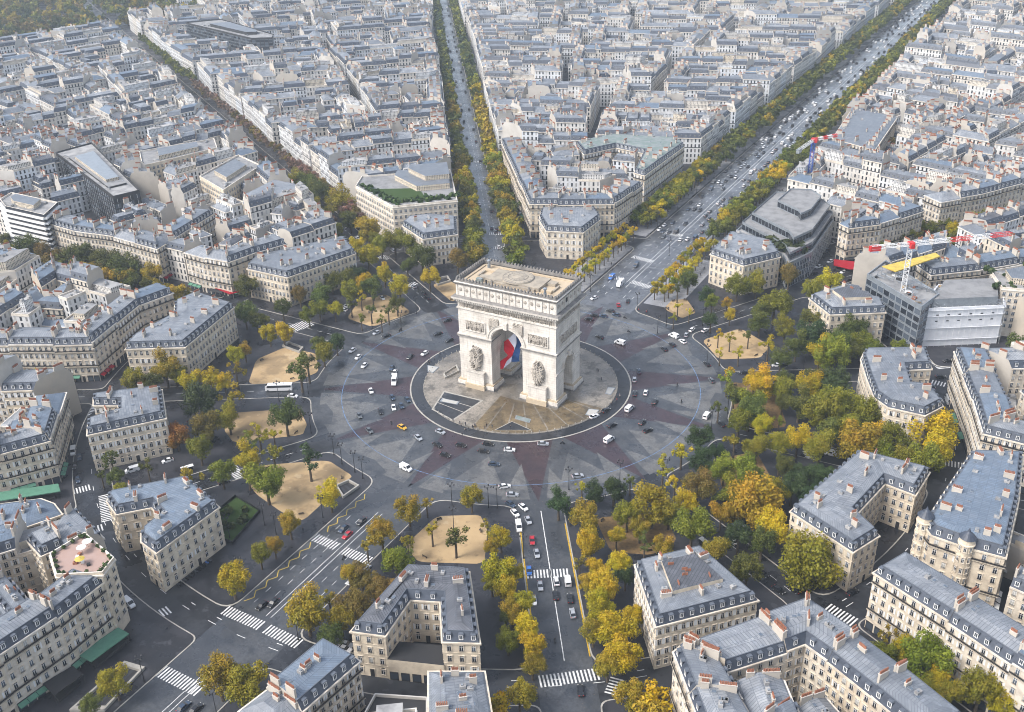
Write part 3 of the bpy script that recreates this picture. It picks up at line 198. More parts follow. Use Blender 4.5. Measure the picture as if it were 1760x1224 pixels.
# foliage: object colour shifted per leaf
m,n,l,b,mix,ramp,nz,pos=mat('foliage',(1,1,1),.55,.25,objcol=True)
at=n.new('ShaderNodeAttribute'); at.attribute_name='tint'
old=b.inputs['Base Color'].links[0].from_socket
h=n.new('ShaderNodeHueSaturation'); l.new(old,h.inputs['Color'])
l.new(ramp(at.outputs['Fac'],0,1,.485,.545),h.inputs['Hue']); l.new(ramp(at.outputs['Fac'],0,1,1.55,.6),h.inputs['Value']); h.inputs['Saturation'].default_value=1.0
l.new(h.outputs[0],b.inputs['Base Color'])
tr=n.new('ShaderNodeBsdfTranslucent'); l.new(h.outputs[0],tr.inputs[0]); ms=n.new('ShaderNodeMixShader'); ms.inputs[0].default_value=.25
l.new(b.outputs[0],ms.inputs[1]); l.new(tr.outputs[0],ms.inputs[2]); l.new(ms.outputs[0],n['Material Output'].inputs[0])
m=M['foliage'].copy(); m.name='far_foliage'; M['far_foliage']=m
nn=m.node_tree; oi=[x for x in nn.nodes if x.type=='OBJECT_INFO'][0]
v=nn.nodes.new('ShaderNodeAttribute'); v.attribute_name='leafcol'
for lk in list(nn.links):
    if lk.from_node==oi: nn.links.new(v.outputs['Color'],lk.to_socket)
m,n,l,b,mix,ramp,nz,pos=mat('clothes',(1,1,1),.8,.2,objcol=True)
tx=n.new('ShaderNodeTexCoord'); sp=n.new('ShaderNodeSeparateXYZ'); l.new(tx.outputs['Object'],sp.inputs[0])
old=b.inputs['Base Color'].links[0].from_socket
cur=mix(old,(.03,.035,.05),math_(n,l,'LESS_THAN',sp.outputs[2],.86)); cur=mix(cur,(.45,.28,.2),math_(n,l,'GREATER_THAN',sp.outputs[2],1.5)); cur=mix(cur,(.04,.025,.015),math_(n,l,'GREATER_THAN',sp.outputs[2],1.67))
l.new(cur,b.inputs['Base Color'])
# ---------------- mesh building ----------------
class MB:
    def __init__(s): s.V=[];s.F=[];s.Mi=[];s.T=[];s.UV=[];s.names=[];s.key={};s.ox=s.oy=0
    def vid(s,p):
        k=(round(p[0],3),round(p[1],3),round(p[2],3)); i=s.key.get(k)
        if i is None: i=s.key[k]=len(s.V); s.V.append(k)
        return i
    def face(s,pts,m,t=0.,uv=None):
        ids=[s.vid(p) for p in pts]
        seen=[]; uvs=[]
        for q,i in enumerate(ids):
            if i not in seen: seen.append(i); uvs.append(uv[q] if uv else (0,0))
        if len(seen)<3: return
        if m not in s.names: s.names.append(m)
        s.F.append(seen); s.Mi.append(s.names.index(m)); s.T.append(t); s.UV.extend(uvs)
    def box(s,c,d,m,rot=0.,t=0.,top=None,bottom=False):
        cx,cy,cz=c; hx,hy,hz=d[0]/2,d[1]/2,d[2]/2; ca,sa=cos(rot),sin(rot)
        P=[(cx+x*ca-y*sa,cy+x*sa+y*ca,cz+z) for z in(-hz,hz) for x,y in((-hx,-hy),(hx,-hy),(hx,hy),(-hx,hy))]
        for a in((0,1,5,4),(1,2,6,5),(2,3,7,6),(3,0,4,7)): s.face([P[i] for i in a],m,t)
        s.face([P[i] for i in(4,5,6,7)],top or m,t)
        if bottom: s.face([P[i] for i in(3,2,1,0)],m,t)
    def prism(s,poly,z0,z1,m,top=None,t=0.,sides=True,bottom=False):
        n=len(poly)
        if sides:
            for i in range(n):
                a,b=poly[i],poly[(i+1)%n]; s.face([(*a,z0),(*b,z0),(*b,z1),(*a,z1)],m,t,[(0,0),(dist(a,b),0),(dist(a,b),z1-z0),(0,z1-z0)])
        s.face([(*p,z1) for p in poly],top or m,t,poly)
        if bottom: s.face([(*p,z0) for p in poly[::-1]],m,t)
    def bar(s,p,q,r,m,n=4):
        p,q=Vector(p),Vector(q); d=(q-p); 
        if d.length<1e-4: return
        d.normalize(); a=d.cross(Vector((0,0,1)) if abs(d.z)<.9 else Vector((1,0,0))).normalized(); b=d.cross(a)
        r2=r if not isinstance(r,tuple) else r[1]; r1=r if not isinstance(r,tuple) else r[0]
        A=[p+(a*cos(2*pi*i/n)+b*sin(2*pi*i/n))*r1 for i in range(n)]; B=[q+(a*cos(2*pi*i/n)+b*sin(2*pi*i/n))*r2 for i in range(n)]
        for i in range(n): j=(i+1)%n; s.face([A[i],B[i],B[j],A[j]],m)
        s.face(B[::-1],m); s.face(A,m)
    def lathe(s,prof,m,n=12,c=(0,0,0)):
        for (r0,z0),(r1,z1) in zip(prof,prof[1:]):
            for i in range(n):
                a,b=2*pi*i/n,2*pi*(i+1)/n
                s.face([(c[0]+r0*cos(a),c[1]+r0*sin(a),c[2]+z0),(c[0]+r0*cos(b),c[1]+r0*sin(b),c[2]+z0),(c[0]+r1*cos(b),c[1]+r1*sin(b),c[2]+z1),(c[0]+r1*cos(a),c[1]+r1*sin(a),c[2]+z1)],m)
    def add(s,o,mx,t=None):
        V=[mx@Vector(v) for v in o.V]; k=0
        for f,mi,tt in zip(o.F,o.Mi,o.T):
            s.face([V[i] for i in f],o.names[mi],tt if t is None else t,o.UV[k:k+len(f)]); k+=len(f)
    def data(s,name,off=(0,0,0)):
        me=bpy.data.meshes.new(name)
        me.from_pydata([(v[0]-off[0],v[1]-off[1],v[2]-off[2]) for v in s.V],[],s.F)
        for nme in s.names: me.materials.append(M[nme])
        me.polygons.foreach_set('material_index',s.Mi)
        a=me.attributes.new('tint','FLOAT','FACE'); a.data.foreach_set('value',s.T)
        u=me.uv_layers.new(name='uv'); u.data.foreach_set('uv',[c for p in s.UV for c in p])
        return me
    def build(s,name,parent=None,off=(0,0,0)):
        if not s.F: return None
        return link(name,s.data(name,off),parent)
def link(name,me,parent=None):
    o=bpy.data.objects.new(name,me); SC.collection.objects.link(o)
    if parent: o.parent=parent
    return o
def tag(o,label=None,cat=None,group=None,kind=None):
    if label: o['label']=label
    if cat: o['category']=cat
    if group: o['group']=group
    if kind: o['kind']=kind
    return o
def root(name,loc,label,cat,group=None,rz=0):
    o=bpy.data.objects.new(name,None); SC.collection.objects.link(o); o.location=loc; o.rotation_euler=(0,0,rz); o.empty_display_size=.5
    return tag(o,label,cat,group)
def dist(a,b): return hypot(a[0]-b[0],a[1]-b[1])
def parea(P): return sum(P[i][0]*P[(i+1)%len(P)][1]-P[(i+1)%len(P)][0]*P[i][1] for i in range(len(P)))/2
def cen(P): return (sum(p[0] for p in P)/len(P),sum(p[1] for p in P)/len(P))
def offset(P,ds):
    n=len(P); out=[]
    for i in range(n):
        p0,p1,p2=P[i-1],P[i],P[(i+1)%n]; d0,d1=ds[i-1],ds[i]
        e0=(p1[0]-p0[0],p1[1]-p0[1]); e1=(p2[0]-p1[0],p2[1]-p1[1]); L0=hypot(*e0) or 1; L1=hypot(*e1) or 1
        n0=(-e0[1]/L0,e0[0]/L0); n1=(-e1[1]/L1,e1[0]/L1)
        cr=(e0[0]*e1[1]-e0[1]*e1[0])/(L0*L1)
        if abs(cr)<.12:
            d=(d0+d1)/2; out.append((p1[0]+n1[0]*d,p1[1]+n1[1]*d)); continue
        a=(p0[0]+n0[0]*d0,p0[1]+n0[1]*d0); b=(p1[0]+n1[0]*d1,p1[1]+n1[1]*d1)
        t=((b[0]-a[0])*e1[1]-(b[1]-a[1])*e1[0])/(e0[0]*e1[1]-e0[1]*e1[0])
        out.append((a[0]+e0[0]*t,a[1]+e0[1]*t))
    return out
def valid(P,Q):
    if parea(Q)<3: return False
    n=len(P)
    for i in range(n):
        j=(i+1)%n
        if (P[j][0]-P[i][0])*(Q[j][0]-Q[i][0])+(P[j][1]-P[i][1])*(Q[j][1]-Q[i][1])<0: return False
    return True
def soff(P,types,d,open_='sc'):
    for k in range(5):
        Q=offset(P,[d if t in open_ else 0. for t in types])
        if d<0 or valid(P,Q): return Q,d
        d*=.6
    return list(P),0.
def inpoly(p,P):
    r=False; n=len(P)
    for i in range(n):
        a,b=P[i],P[i-1]
        if (a[1]>p[1])!=(b[1]>p[1]) and p[0]<(b[0]-a[0])*(p[1]-a[1])/(b[1]-a[1])+a[0]: r=not r
    return r
def band(mb,P,types,d,z0,z1,m,t=0.):
    Q=offset(P,[-d if k in 'sc' else 0. for k in types]); n=len(P)
    for i in range(n):
        if types[i] not in 'sc': continue
        j=(i+1)%n; a,b,c,e=P[i],P[j],Q[j],Q[i]
        mb.face([(*e,z0),(*c,z0),(*c,z1),(*e,z1)],m,t); mb.face([(*e,z1),(*c,z1),(*b,z1),(*a,z1)],m,t); mb.face([(*a,z0),(*b,z0),(*c,z0),(*e,z0)],m,t)
def rotz(x,y,z,a,sx=1,sy=1,sz=1): return Matrix.Translation((x,y,z))@Matrix.Rotation(a,4,'Z')@Matrix.Diagonal((sx,sy,sz,1))
def proj(p):
    d=Vector(p)-Vector(CAM); z=d.dot(fw)
    if z<1: return (-9999,-9999,z)
    return (880+1757.157*d.dot(rt)/z,612-1757.157*d.dot(up)/z,z)
AV=[(0,34,15,'boulevard'),(29.5,18,5.5,'red-awning avenue'),(61,18,5.5,'scaffold avenue'),(89,17,5.5,'shaded avenue'),(120,17,5,'golden avenue'),(147.5,40,8,'traffic avenue'),(180,35,12.5,'zigzag avenue'),(211,24,6,'garden avenue'),(240,13,6,'bus avenue'),(271,14,6,'side avenue'),(303,16,6,'brown-tree avenue'),(326.2,19,6.5,'leafy avenue')]
def azr(x,y): return math.degrees(atan2(x,y))%360,hypot(x,y)
def sector(x,y):
    a,_=azr(x,y); k=max(i for i in range(12) if AV[i][0]<=a) ; return k
def near_av(x,y):
    a,_=azr(x,y); return min(range(12),key=lambda i:abs((AV[i][0]-a+180)%360-180))
def lat(x,y,i): 
    a=radians(AV[i][0]); return x*cos(a)-y*sin(a), x*sin(a)+y*cos(a)
ORD='first second third fourth fifth sixth seventh eighth ninth tenth eleventh twelfth thirteenth fourteenth fifteenth sixteenth seventeenth eighteenth nineteenth'.split()
TENS={2:'twenty',3:'thirty',4:'forty',5:'fifty',6:'sixty',7:'seventy',8:'eighty',9:'ninety'}
TENTH={2:'twentieth',3:'thirtieth',4:'fortieth',5:'fiftieth',6:'sixtieth',7:'seventieth',8:'eightieth',9:'ninetieth'}
def ordn(i):
    if i<19: return ORD[i]
    k=i+1
    if k>=100: return 'hundred-and-'+(ordn(k-101) if k>100 else 'zeroth')
    return TENTH[k//10] if k%10==0 else TENS[k//10]+'-'+ORD[k%10-1]
def between(k):
    a,b=AV[k][3],AV[(k+1)%12][3]
    return 'between the boulevard and red-awning avenue' if k==0 else 'between the leafy avenue and boulevard' if k==11 else 'between the %s and %s avenues'%(a.split()[0],b.split()[0])
PENDING=[]      # (object, phrase, place, distance): numbered outward from the arch at the end
def want(o,phrase,place,d): PENDING.append((o,phrase,place,d))
def flush():
    g={}
    for o,ph,pl,d in PENDING: g.setdefault((ph,pl),[]).append((d,o))
    for (ph,pl),v in g.items():
        v.sort(key=lambda q:q[0])
        for i,(d,o) in enumerate(v): o['label']=ph+' '+pl+(', %s from the arch'%ordn(i) if len(v)>1 else '')
# ---------------- ground, roads, islands ----------------
def struct(name,mb): return tag(mb.build(name),kind='structure')
def arc(R,a0,a1,n): return [(R*sin(radians(a0+(a1-a0)*i/n)),R*cos(radians(a0+(a1-a0)*i/n))) for i in range(n+1)]
g=MB(); g.prism([(-2600,-900),(1500,-900),(1500,2600),(-2600,2600)],-1,0,'asphalt'); struct('ground',g)
g=MB(); g.prism(arc(100,0,-360,120)[:-1][::-1],0,.004,'cobble',sides=False) if False else g.face([(*p,.006) for p in arc(100,360,0,120)[:-1]],'cobble'); struct('roundabout_road',g)
g=MB()
for i,(a,hw,rw,_) in enumerate(AV):
    b0=AV[i-1][0]-(360 if i==0 else 0); b1=AV[(i+1)%12][0]+(360 if i==11 else 0)
    w=11
    g.face([(*arc(47.2,a-w,a-w,1)[0],.012)]+[(*p,.012) for p in arc(47.2,a-w,a+w,6)[1:]]+[(*arc(86.5,a,a,1)[0],.012)],'cobble_purple')
    m0=(a+b1)/2
    g.face([(*arc(84,m0-9,m0-9,1)[0],.014),(*arc(58,m0,m0,1)[0],.014),(*arc(84,m0+9,m0+9,1)[0],.014),(*arc(80,m0,m0,1)[0],.014)],'cobble_light')
    g.face([(*arc(62,a+4,a+4,1)[0],.016),(*arc(85,a+2,a+2,1)[0],.016),(*arc(85,a+9,a+9,1)[0],.016)],'cobble_light')
    g.face([(*arc(85,a-9,a-9,1)[0],.016),(*arc(85,a-2,a-2,1)[0],.016),(*arc(66,a-5,a-5,1)[0],.016)],'cobble_light')
o=struct('road_star_markings',g)
g=MB()
P,Q=arc(75.85,0,360,160),arc(76.1,0,360,160)
for i in range(160): g.face([(*Q[i],.022),(*P[i],.022),(*P[i+1],.022),(*Q[i+1],.022)],'road_blue')
struct('blue_circle_marking',g)
def strip(mb,p,q,w,z,m):
    d=Vector((q[0]-p[0],q[1]-p[1])); L=d.length or 1; n=Vector((-d.y,d.x))/L*w/2
    mb.face([(p[0]-n.x,p[1]-n.y,z),(q[0]-n.x,q[1]-n.y,z),(q[0]+n.x,q[1]+n.y,z),(p[0]+n.x,p[1]+n.y,z)],m)
def onav(i,r,l):
    a=radians(AV[i][0]); return (r*sin(a)+l*cos(a), r*cos(a)-l*sin(a))
g=MB()
for i,(a,hw,rw,_) in enumerate(AV):
    strip(g,onav(i,84,0),onav(i,1900,0),2*rw+.4,.008+.0007*i,'cobble' if i in(5,6) else 'wet_asphalt' if i in(0,11) else 'asphalt')
struct('avenue_roads',g)
# pavements: an island and an outer quarter between each pair of avenues
def wedge(k,R0,R1,inset=0.,cr=6):
    i,j=k,(k+1)%12
    def edge(i,side,R):
        l=(AV[i][2]+inset)*side; return onav(i,math.sqrt(max(R*R-l*l,1)),l)
    A0=edge(i,1,R0+inset); A1=edge(j,-1,R0+inset); a0,a1=azr(*A0)[0],azr(*A1)[0]
    if a1<a0: a1+=360
    B0=edge(i,1,R1-inset); B1=edge(j,-1,R1-inset); b0,b1=azr(*B0)[0],azr(*B1)[0]
    if b1<b0: b1+=360
    P=[]
    da=math.degrees(cr/R0)
    def bez(p,c,q,n=5): return [((1-t)**2*p[0]+2*t*(1-t)*c[0]+t*t*q[0],(1-t)**2*p[1]+2*t*(1-t)*c[1]+t*t*q[1]) for t in [u/n for u in range(n+1)]]
    P+=bez(edge(i,1,R0+inset+cr),A0,arc(R0+inset,a0+da,a0+da,1)[0])
    P+=arc(R0+inset,a0+da,a1-da,14)[1:-1]
    P+=bez(arc(R0+inset,a1-da,a1-da,1)[0],A1,edge(j,-1,R0+inset+cr))
    db=math.degrees(cr/R1)
    P+=bez(edge(j,-1,R1-inset-cr),B1,arc(R1-inset,b1-db,b1-db,1)[0])
    P+=arc(R1-inset,b1-db,b0+db,14)[1:-1]
    P+=bez(arc(R1-inset,b0+db,b0+db,1)[0],B0,edge(i,1,R1-inset-cr))
    return P if parea(P)>0 else P[::-1]
RING0,RING1=167.,180.
g,k_=MB(),MB()
for k in range(12):
    if k in(0,): pm='pavement'
    k_.prism(wedge(k,88.5,RING0),-.2,.12,'kerb_stone'); g.face([(*p,.128) for p in wedge(k,88.5,RING0,.38)],'pavement')
    k_.prism(wedge(k,RING1,1800,0,3),-.2,.12,'kerb_stone'); g.face([(*p,.128) for p in wedge(k,RING1,1800,.38,3)],'pavement')
for s in(-1,1):   # pale wet paving along the boulevard
    strip(g,(s*25,98),(s*25,164),17,.133,'wet_paving'); strip(g,(s*25,183),(s*25,1200),17,.133,'wet_paving')
struct('kerbs',k_); struct('pavements',g)
g=MB()
for i,P in enumerate(SAND):
    if parea(P)<0: P=P[::-1]
    C=cen(P); Q=[]
    n=len(P)
    for q in range(n):
        a,b,c=P[q-1],P[q],P[(q+1)%n]
        for t in(.25,.5,.75):
            p=((b[0]+(a[0]-b[0])*.22)*(1-t)**2+2*t*(1-t)*b[0]+t*t*(b[0]+(c[0]-b[0])*.22),(b[1]+(a[1]-b[1])*.22)*(1-t)**2+2*t*(1-t)*b[1]+t*t*(b[1]+(c[1]-b[1])*.22)); Q.append(p)
    g.face([(*p,.14) for p in Q],'leaf_litter' if i in(7,8,9) else 'sand')
struct('sand_ground',g)
g=MB()
def zebra(x0,y0,x1,y1,w):
    d=Vector((x1-x0,y1-y0)); L=d.length; d/=L; n=Vector((-d.y,d.x)); k=max(2,int(L/1.05))
    for i in range(k):
        c=Vector((x0,y0))+d*(L*(i+.5)/k)
        a,b=c-n*w/2,c+n*w/2; strip(g,a,b,.52,.03,'road_white')
for z in ZEBRA: zebra(*z)
def dash(i,l,r0,r1,on,off,w,m='road_white',z=.03):
    r=r0
    while r<r1: strip(g,onav(i,r,l),onav(i,min(r+on,r1),l),w,z,m); r+=on+off
dash(5,-.2,92,164,200,0,.28); dash(5,.15,185,260,200,0,.25)
for s in(-.9,.9): dash(6,s,104,163,300,0,.2); dash(6,s,184,260,300,0,.2)
for l in(-4.5,4.5,-8.4,8.4): dash(6,l,110,160,2.5,3.5,.16)
for s in(-1.1,1.1): dash(0,s,112,1150,300,0,.22)
for l in(-5,-9.5,5,9.5): dash(0,l,100,700,3,4,.2)
for i in(11,10,1,2,3,4,7,8,9): dash(i,0,96,160,3,3,.16); dash(i,0,186,900,4,3,.18)
dash(11,2.8,150,420,2,3,.16)
for s in(-1,1): dash(5,s*7.75,100,163,300,0,.4,'gutter_leaves')
dash(5,7.75,184,240,300,0,.4,'gutter_leaves')
for k in range(90):      # dashes along the ring street
    a=k*4; p,q=arc(173.4,a,a+1.1,1); strip(g,p,q,.2,.034,'road_white')
    if k%3: p,q=arc(171,a,a+.7,1); strip(g,p,q,.25,.034,'road_white')
for sp,(r0,r1) in enumerate(((97,121),(128,161))):   # yellow no-parking zigzags
    n=12 if sp else 9; pts=[onav(6,r0+(r1-r0)*i/n,11.6-(1.7 if i%2 else 0)) for i in range(n+1)]
    for p,q in zip(pts,pts[1:]): strip(g,p,q,.3,.033,'road_yellow')
    for p,q in zip(pts,pts[1:]): pass
struct('road_markings',g)
# ---------------- arch forecourt ----------------
g=MB(); n=96
P,Q,S=arc(47.3,360,0,n),arc(46.7,360,0,n),arc(41.6,360,0,n)
for i in range(n):
    g.face([(*P[i],0),(*P[i+1],0),(*P[i+1],.14),(*P[i],.14)],'kerb_stone'); g.face([(*P[i],.14),(*P[i+1],.14),(*Q[i+1],.14),(*Q[i],.14)],'kerb_stone')
    g.face([(*Q[i],.135),(*Q[i+1],.135),(*S[i+1],.135),(*S[i],.135)],'asphalt')
g.face([(*p,.24) for p in S[:-1]],'forecourt_paving')
for i in range(n): g.face([(*S[i],.13),(*S[i+1],.13),(*S[i+1],.24),(*S[i],.24)],'kerb_stone')
lw=[p for p in arc(40.6,180,96,20)]+[(24,-4),(24,-14),(-2,-14)]
g.face([(*p,.247) for p in lw[::-1]] if parea(lw)<0 else [(*p,.247) for p in lw],'leafy_cobble')
for k in range(7): a=100+k*12; p,q=arc(40,a,a,1)[0],arc(18,a,a,1)[0]; strip(g,p,q,.5,.253,'forecourt_paving')
for k,m in(('bed1','asphalt'),('bed2','asphalt')):
    C=cen(MISC[k]); P=MISC[k]; P=P if parea(P)>0 else P[::-1]
    g.face([(C[0]+(p[0]-C[0])*1.1,C[1]+(p[1]-C[1])*1.1,.256) for p in P],'kerb_stone'); g.face([(*p,.264) for p in P],m)
P=MISC['bed1']
for t in(.33,.62): strip(g,[P[0][i]+(P[3][i]-P[0][i])*t for i in(0,1)],[P[1][i]+(P[2][i]-P[1][i])*t for i in(0,1)],.35,.27,'kerb_stone')
struct('forecourt_ground',g)
cnt=['pale blue glass skylight strip in the dark panel on the forecourt','turquoise glass hatch in the brown cobbles before the arch','pale glass hatch on the forecourt beside the parked white car','pale glass hatch on the far forecourt edge beside the bollards','pale glass hatch beside the stairwell left of the arch']
for k in range(1,6):
    P=MISC['glass%d'%k]; P=P if parea(P)>0 else P[::-1]; C=cen(P)
    t=root('glass_hatch',(*C,.26),cnt[k-1],'skylight','glass hatches in the forecourt')
    b=MB(); b.prism(P,.2,.42,'steel'); b.build('frame',t,(*C,.26)); b=MB(); b.prism([(C[0]+(p[0]-C[0])*.85,C[1]+(p[1]-C[1])*.85) for p in P],.3,.46,'curtain' if k!=2 else 'copper'); b.build('pane',t,(*C,.26))
bl=MB(); bl.lathe([(.16,0),(.16,.75),(.2,.8),(.2,.9),(.0,1.0)],'kerb_stone',6); bd=bl.data('bollard')
for i in range(84):
    a=i*360/84; p=arc(41.3,a,a,1)[0]; o=link('stone_bollard',bd); o.location=(*p,.2); tag(o,'short pale stone bollard in the ring around the arch forecourt','bollard','bollards around the arch forecourt')
def lowbox(name,key,lab,cat,h,mwall,mtop,depth=None):
    P=MISC[key]; P=P if parea(P)>0 else P[::-1]; C=cen(P); Q=[(C[0]+(p[0]-C[0])*.84,C[1]+(p[1]-C[1])*.84) for p in P]
    t=root(name,(*C,.13),lab,cat); b=MB(); n=len(P)
    for i in range(n):
        j=(i+1)%n; b.face([(*P[i],.1),(*P[j],.1),(*P[j],h),(*P[i],h)],mwall); b.face([(*P[i],h),(*P[j],h),(*Q[j],h),(*Q[i],h)],mwall); b.face([(*Q[j],.16),(*Q[i],.16),(*Q[i],h),(*Q[j],h)],mwall)
    b.build('parapet',t,(*C,.13)); b=MB()
    d=Vector((Q[1][0]-Q[0][0],Q[1][1]-Q[0][1])); 
    for k in range(6):
        u,v=k/6,(k+1)/6; q=lambda e,f,t_:(e[0]+(f[0]-e[0])*t_,e[1]+(f[1]-e[1])*t_)
        b.face([(*q(Q[0],Q[1],u),.15),(*q(Q[0],Q[1],v),.15),(*q(Q[3],Q[2],v),.15),(*q(Q[3],Q[2],u),.15)],mtop if k%2 else 'rubber_dark')
    b.build('stairs',t,(*C,.13))
lowbox('subway_entrance','metro','pale stone stair parapet at the corner of the big sand island beside the yellow zigzags','stairwell',1.2,'kerb_stone','pavement')
lowbox('subway_entrance','metro2','pale stone stair parapet on the round sand patch above the white bus','stairwell',1.2,'kerb_stone','pavement')
lowbox('subway_entrance','metro3','pale stone stair parapet half hidden behind the arch top','stairwell',1.2,'kerb_stone','pavement')
lowbox('underpass_ramp','ramp','sunken walled ramp beside the green awning cafe','ramp',1.0,'kerb_stone','asphalt')
lowbox('stairwell','stair1','dark stairwell with low walls beside the arch pier','stairwell',1.0,'kerb_stone','pavement')
# ---------------- the arch ----------------
AR=root('triumphal_arch',(0,0,.2),'huge pale stone triumphal arch with carved reliefs in the middle of the roundabout','monument')
def boolcut(mb,cutters,name,parent):
    o=mb.build('tmp_block'); cs=[]
    for c in cutters:
        k=c.build('tmp_cut'); md=o.modifiers.new('b','BOOLEAN'); md.operation='DIFFERENCE'; md.solver='EXACT'; md.object=k; cs.append(k)
    dg=bpy.context.evaluated_depsgraph_get(); me=bpy.data.meshes.new_from_object(o.evaluated_get(dg))
    for k in cs+[o]: bpy.data.objects.remove(k)
    return link(name,me,parent)
def tunnel(hw,spring,rise,axis,z0=-1,m='arch_stone',L=40,n=20):
    prof=[(-hw,z0),(hw,z0),(hw,spring)]+[(hw*cos(pi*i/n),spring+rise*sin(pi*i/n)) for i in range(1,n)]+[(-hw,spring)]
    b=MB(); f=(lambda u,v,w:(u,w,v)) if axis=='y' else (lambda u,v,w:(w,u,v)); k=len(prof)
    for i in range(k):
        a,c=prof[i],prof[(i+1)%k]; q=[f(*a,-L),f(*c,-L),f(*c,L),f(*a,L)]; b.face(q if axis=='x' else q[::-1],m)
    c1=[f(*a,-L) for a in prof]; c2=[f(*a,L) for a in prof]
    if axis=='y': b.face(c1,m); b.face(c2[::-1],m)
    else: b.face(c1[::-1],m); b.face(c2,m)
    return b
HX,HY=22.6,11.2
def rect(hx,hy): return [(-hx,-hy),(hx,-hy),(hx,hy),(-hx,hy)]
b=MB(); b.prism(rect(HX,HY),0,38.6,'arch_stone',bottom=True)
boolcut(b,[tunnel(7.3,22.4,7.9,'y'),tunnel(4.22,14.4,4.5,'x')],'body',AR)
def ringpart(name,lv,mats):
    b=MB()
    for (d0,z0),(d1,z1),m in zip(lv,lv[1:],mats):
        A,B=rect(HX+d0,HY+d0),rect(HX+d1,HY+d1)
        for i in range(4): j=(i+1)%4; b.face([(*A[i],z0),(*A[j],z0),(*B[j],z1),(*B[i],z1)],m)
    return b
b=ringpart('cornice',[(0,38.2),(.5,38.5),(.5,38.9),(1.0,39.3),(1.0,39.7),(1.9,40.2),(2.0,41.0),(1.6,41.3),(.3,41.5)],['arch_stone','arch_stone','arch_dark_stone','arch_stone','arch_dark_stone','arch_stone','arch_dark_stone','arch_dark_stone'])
for s in(-1,1):
    for i in range(44): b.box((-HX-.6+i*(2*HX+1.2)/43,s*(HY+1.3),39.75),(.5,.8,.5),'arch_stone')
    for i in range(22): b.box((s*(HX+1.3),-HY-.6+i*(2*HY+1.2)/21,39.75),(.8,.5,.5),'arch_stone')
b.build('cornice',AR)
b=MB(); b.prism(rect(HX+.1,HY+.1),41.4,46.3,'arch_stone',sides=True)
for s in(-1,1):     # attic pilasters and shields
    for i in range(16):
        x=-HX+.2+i*(2*HX-.4)/15; b.box((x,s*(HY+.25),43.85),(.7,.3,4.6),'arch_stone')
        if i<15:
            xm=x+(2*HX-.4)/30; M_=Matrix.Translation((xm,s*(HY+.16),44.2))@Matrix.Rotation(pi/2,4,'X'); sh=MB(); sh.lathe([(0,.3),(.5,.22),(.75,.12),(.8,-.1)],'relief_stone',10) if s<0 else sh.lathe([(.8,.1),(.75,-.12),(.5,-.22),(0,-.3)],'relief_stone',10); b.add(sh,M_)
    for i in range(7):
        y=-HY+.2+i*(2*HY-.4)/6; b.box((s*(HX+.25),y,43.85),(.3,.7,4.6),'arch_stone')
        if i<6:
            ym=y+(2*HY-.4)/12
            if i==2 and s>0: b.box((s*(HX+.12),ym,44.3),(.3,1.3,1.9),'iron')
            else: sh=MB(); sh.lathe([(0,.3),(.5,.22),(.75,.12),(.8,-.1)],'relief_stone',10); b.add(sh,Matrix.Translation((s*(HX+.16),ym,44.2))@Matrix.Rotation(s*pi/2,4,'Y'))
b.build('attic',AR)
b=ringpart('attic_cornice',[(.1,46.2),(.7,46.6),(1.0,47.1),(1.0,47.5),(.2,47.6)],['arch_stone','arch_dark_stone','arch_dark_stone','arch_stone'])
b.build('attic_cornice',AR)
b=MB()
for s in(-1,1):
    b.box((0,s*(HY-.1),48.0),(2*HX+.2,.7,1.2),'arch_dark_stone'); b.box((s*(HX-.1),0,48.0),(.7,2*HY-.9,1.2),'arch_dark_stone')
    for i in range(31): b.box((-HX+.3+i*(2*HX-.6)/30,s*(HY+.1),48.85),(.75,.8,.7),'arch_dark_stone'); b.box((-HX+.3+i*(2*HX-.6)/30,s*(HY+.1),49.3),(.4,.55,.35),'arch_dark_stone')
    for i in range(14): b.box((s*(HX+.1),-HY+1.2+i*(2*HY-2.4)/13,48.85),(.8,.75,.7),'arch_dark_stone'); b.box((s*(HX+.1),-HY+1.2+i*(2*HY-2.4)/13,49.3),(.55,.4,.35),'arch_dark_stone')
b.build('parapet',AR)
b=MB(); b.prism(rect(HX-.45,HY-.45),46.4,46.9,'terrace_stone')
for s in(-1,1):
    b.box((0,s*(HY-1.6),47.1),(2*HX-3,1.2,.5),'terrace_stone'); b.box((s*(HX-1.6),0,47.1),(1.2,2*HY-4.4,.5),'terrace_stone')
b.build('terrace',AR)
b=MB(); b.prism(rect(12.2,5.6),46.9,48.5,'roof_stone',t=.2); b.prism(rect(10.6,6.6),46.9,48.0,'roof_stone')
for s in(-1,1):
    b.box((s*8.6,-6.9,47.9),(.6,.5,2.1),'arch_dark_stone'); b.box((s*14.2,s*3,47.5),(3.6,3,1.3),'roof_stone')
    b.box((s*15.2,-s*4.5,47.4),(4.5,1.6,1.0),'terrace_stone'); b.box((s*17.5,-s*.5,47.3),(.8,5.5,.8),'roof_stone')
b.build('roof_blocks',AR)
b=MB(); b.lathe([(6.6,48.5),(6.5,48.95),(6.1,49.05),(4.3,49.2),(4.25,49.1),(3.9,49.25),(2.0,49.45),(1.95,49.35),(1.5,49.5),(0,49.6)],'roof_stone',40)
for k in range(20): a=k*pi/10; b.box((5.2*cos(a),5.2*sin(a),49.13),(1.6,.12,.06),'arch_dark_stone',rot=a); b.box((3*cos(a),3*sin(a),49.36),(1.2,.1,.06),'arch_dark_stone',rot=a)
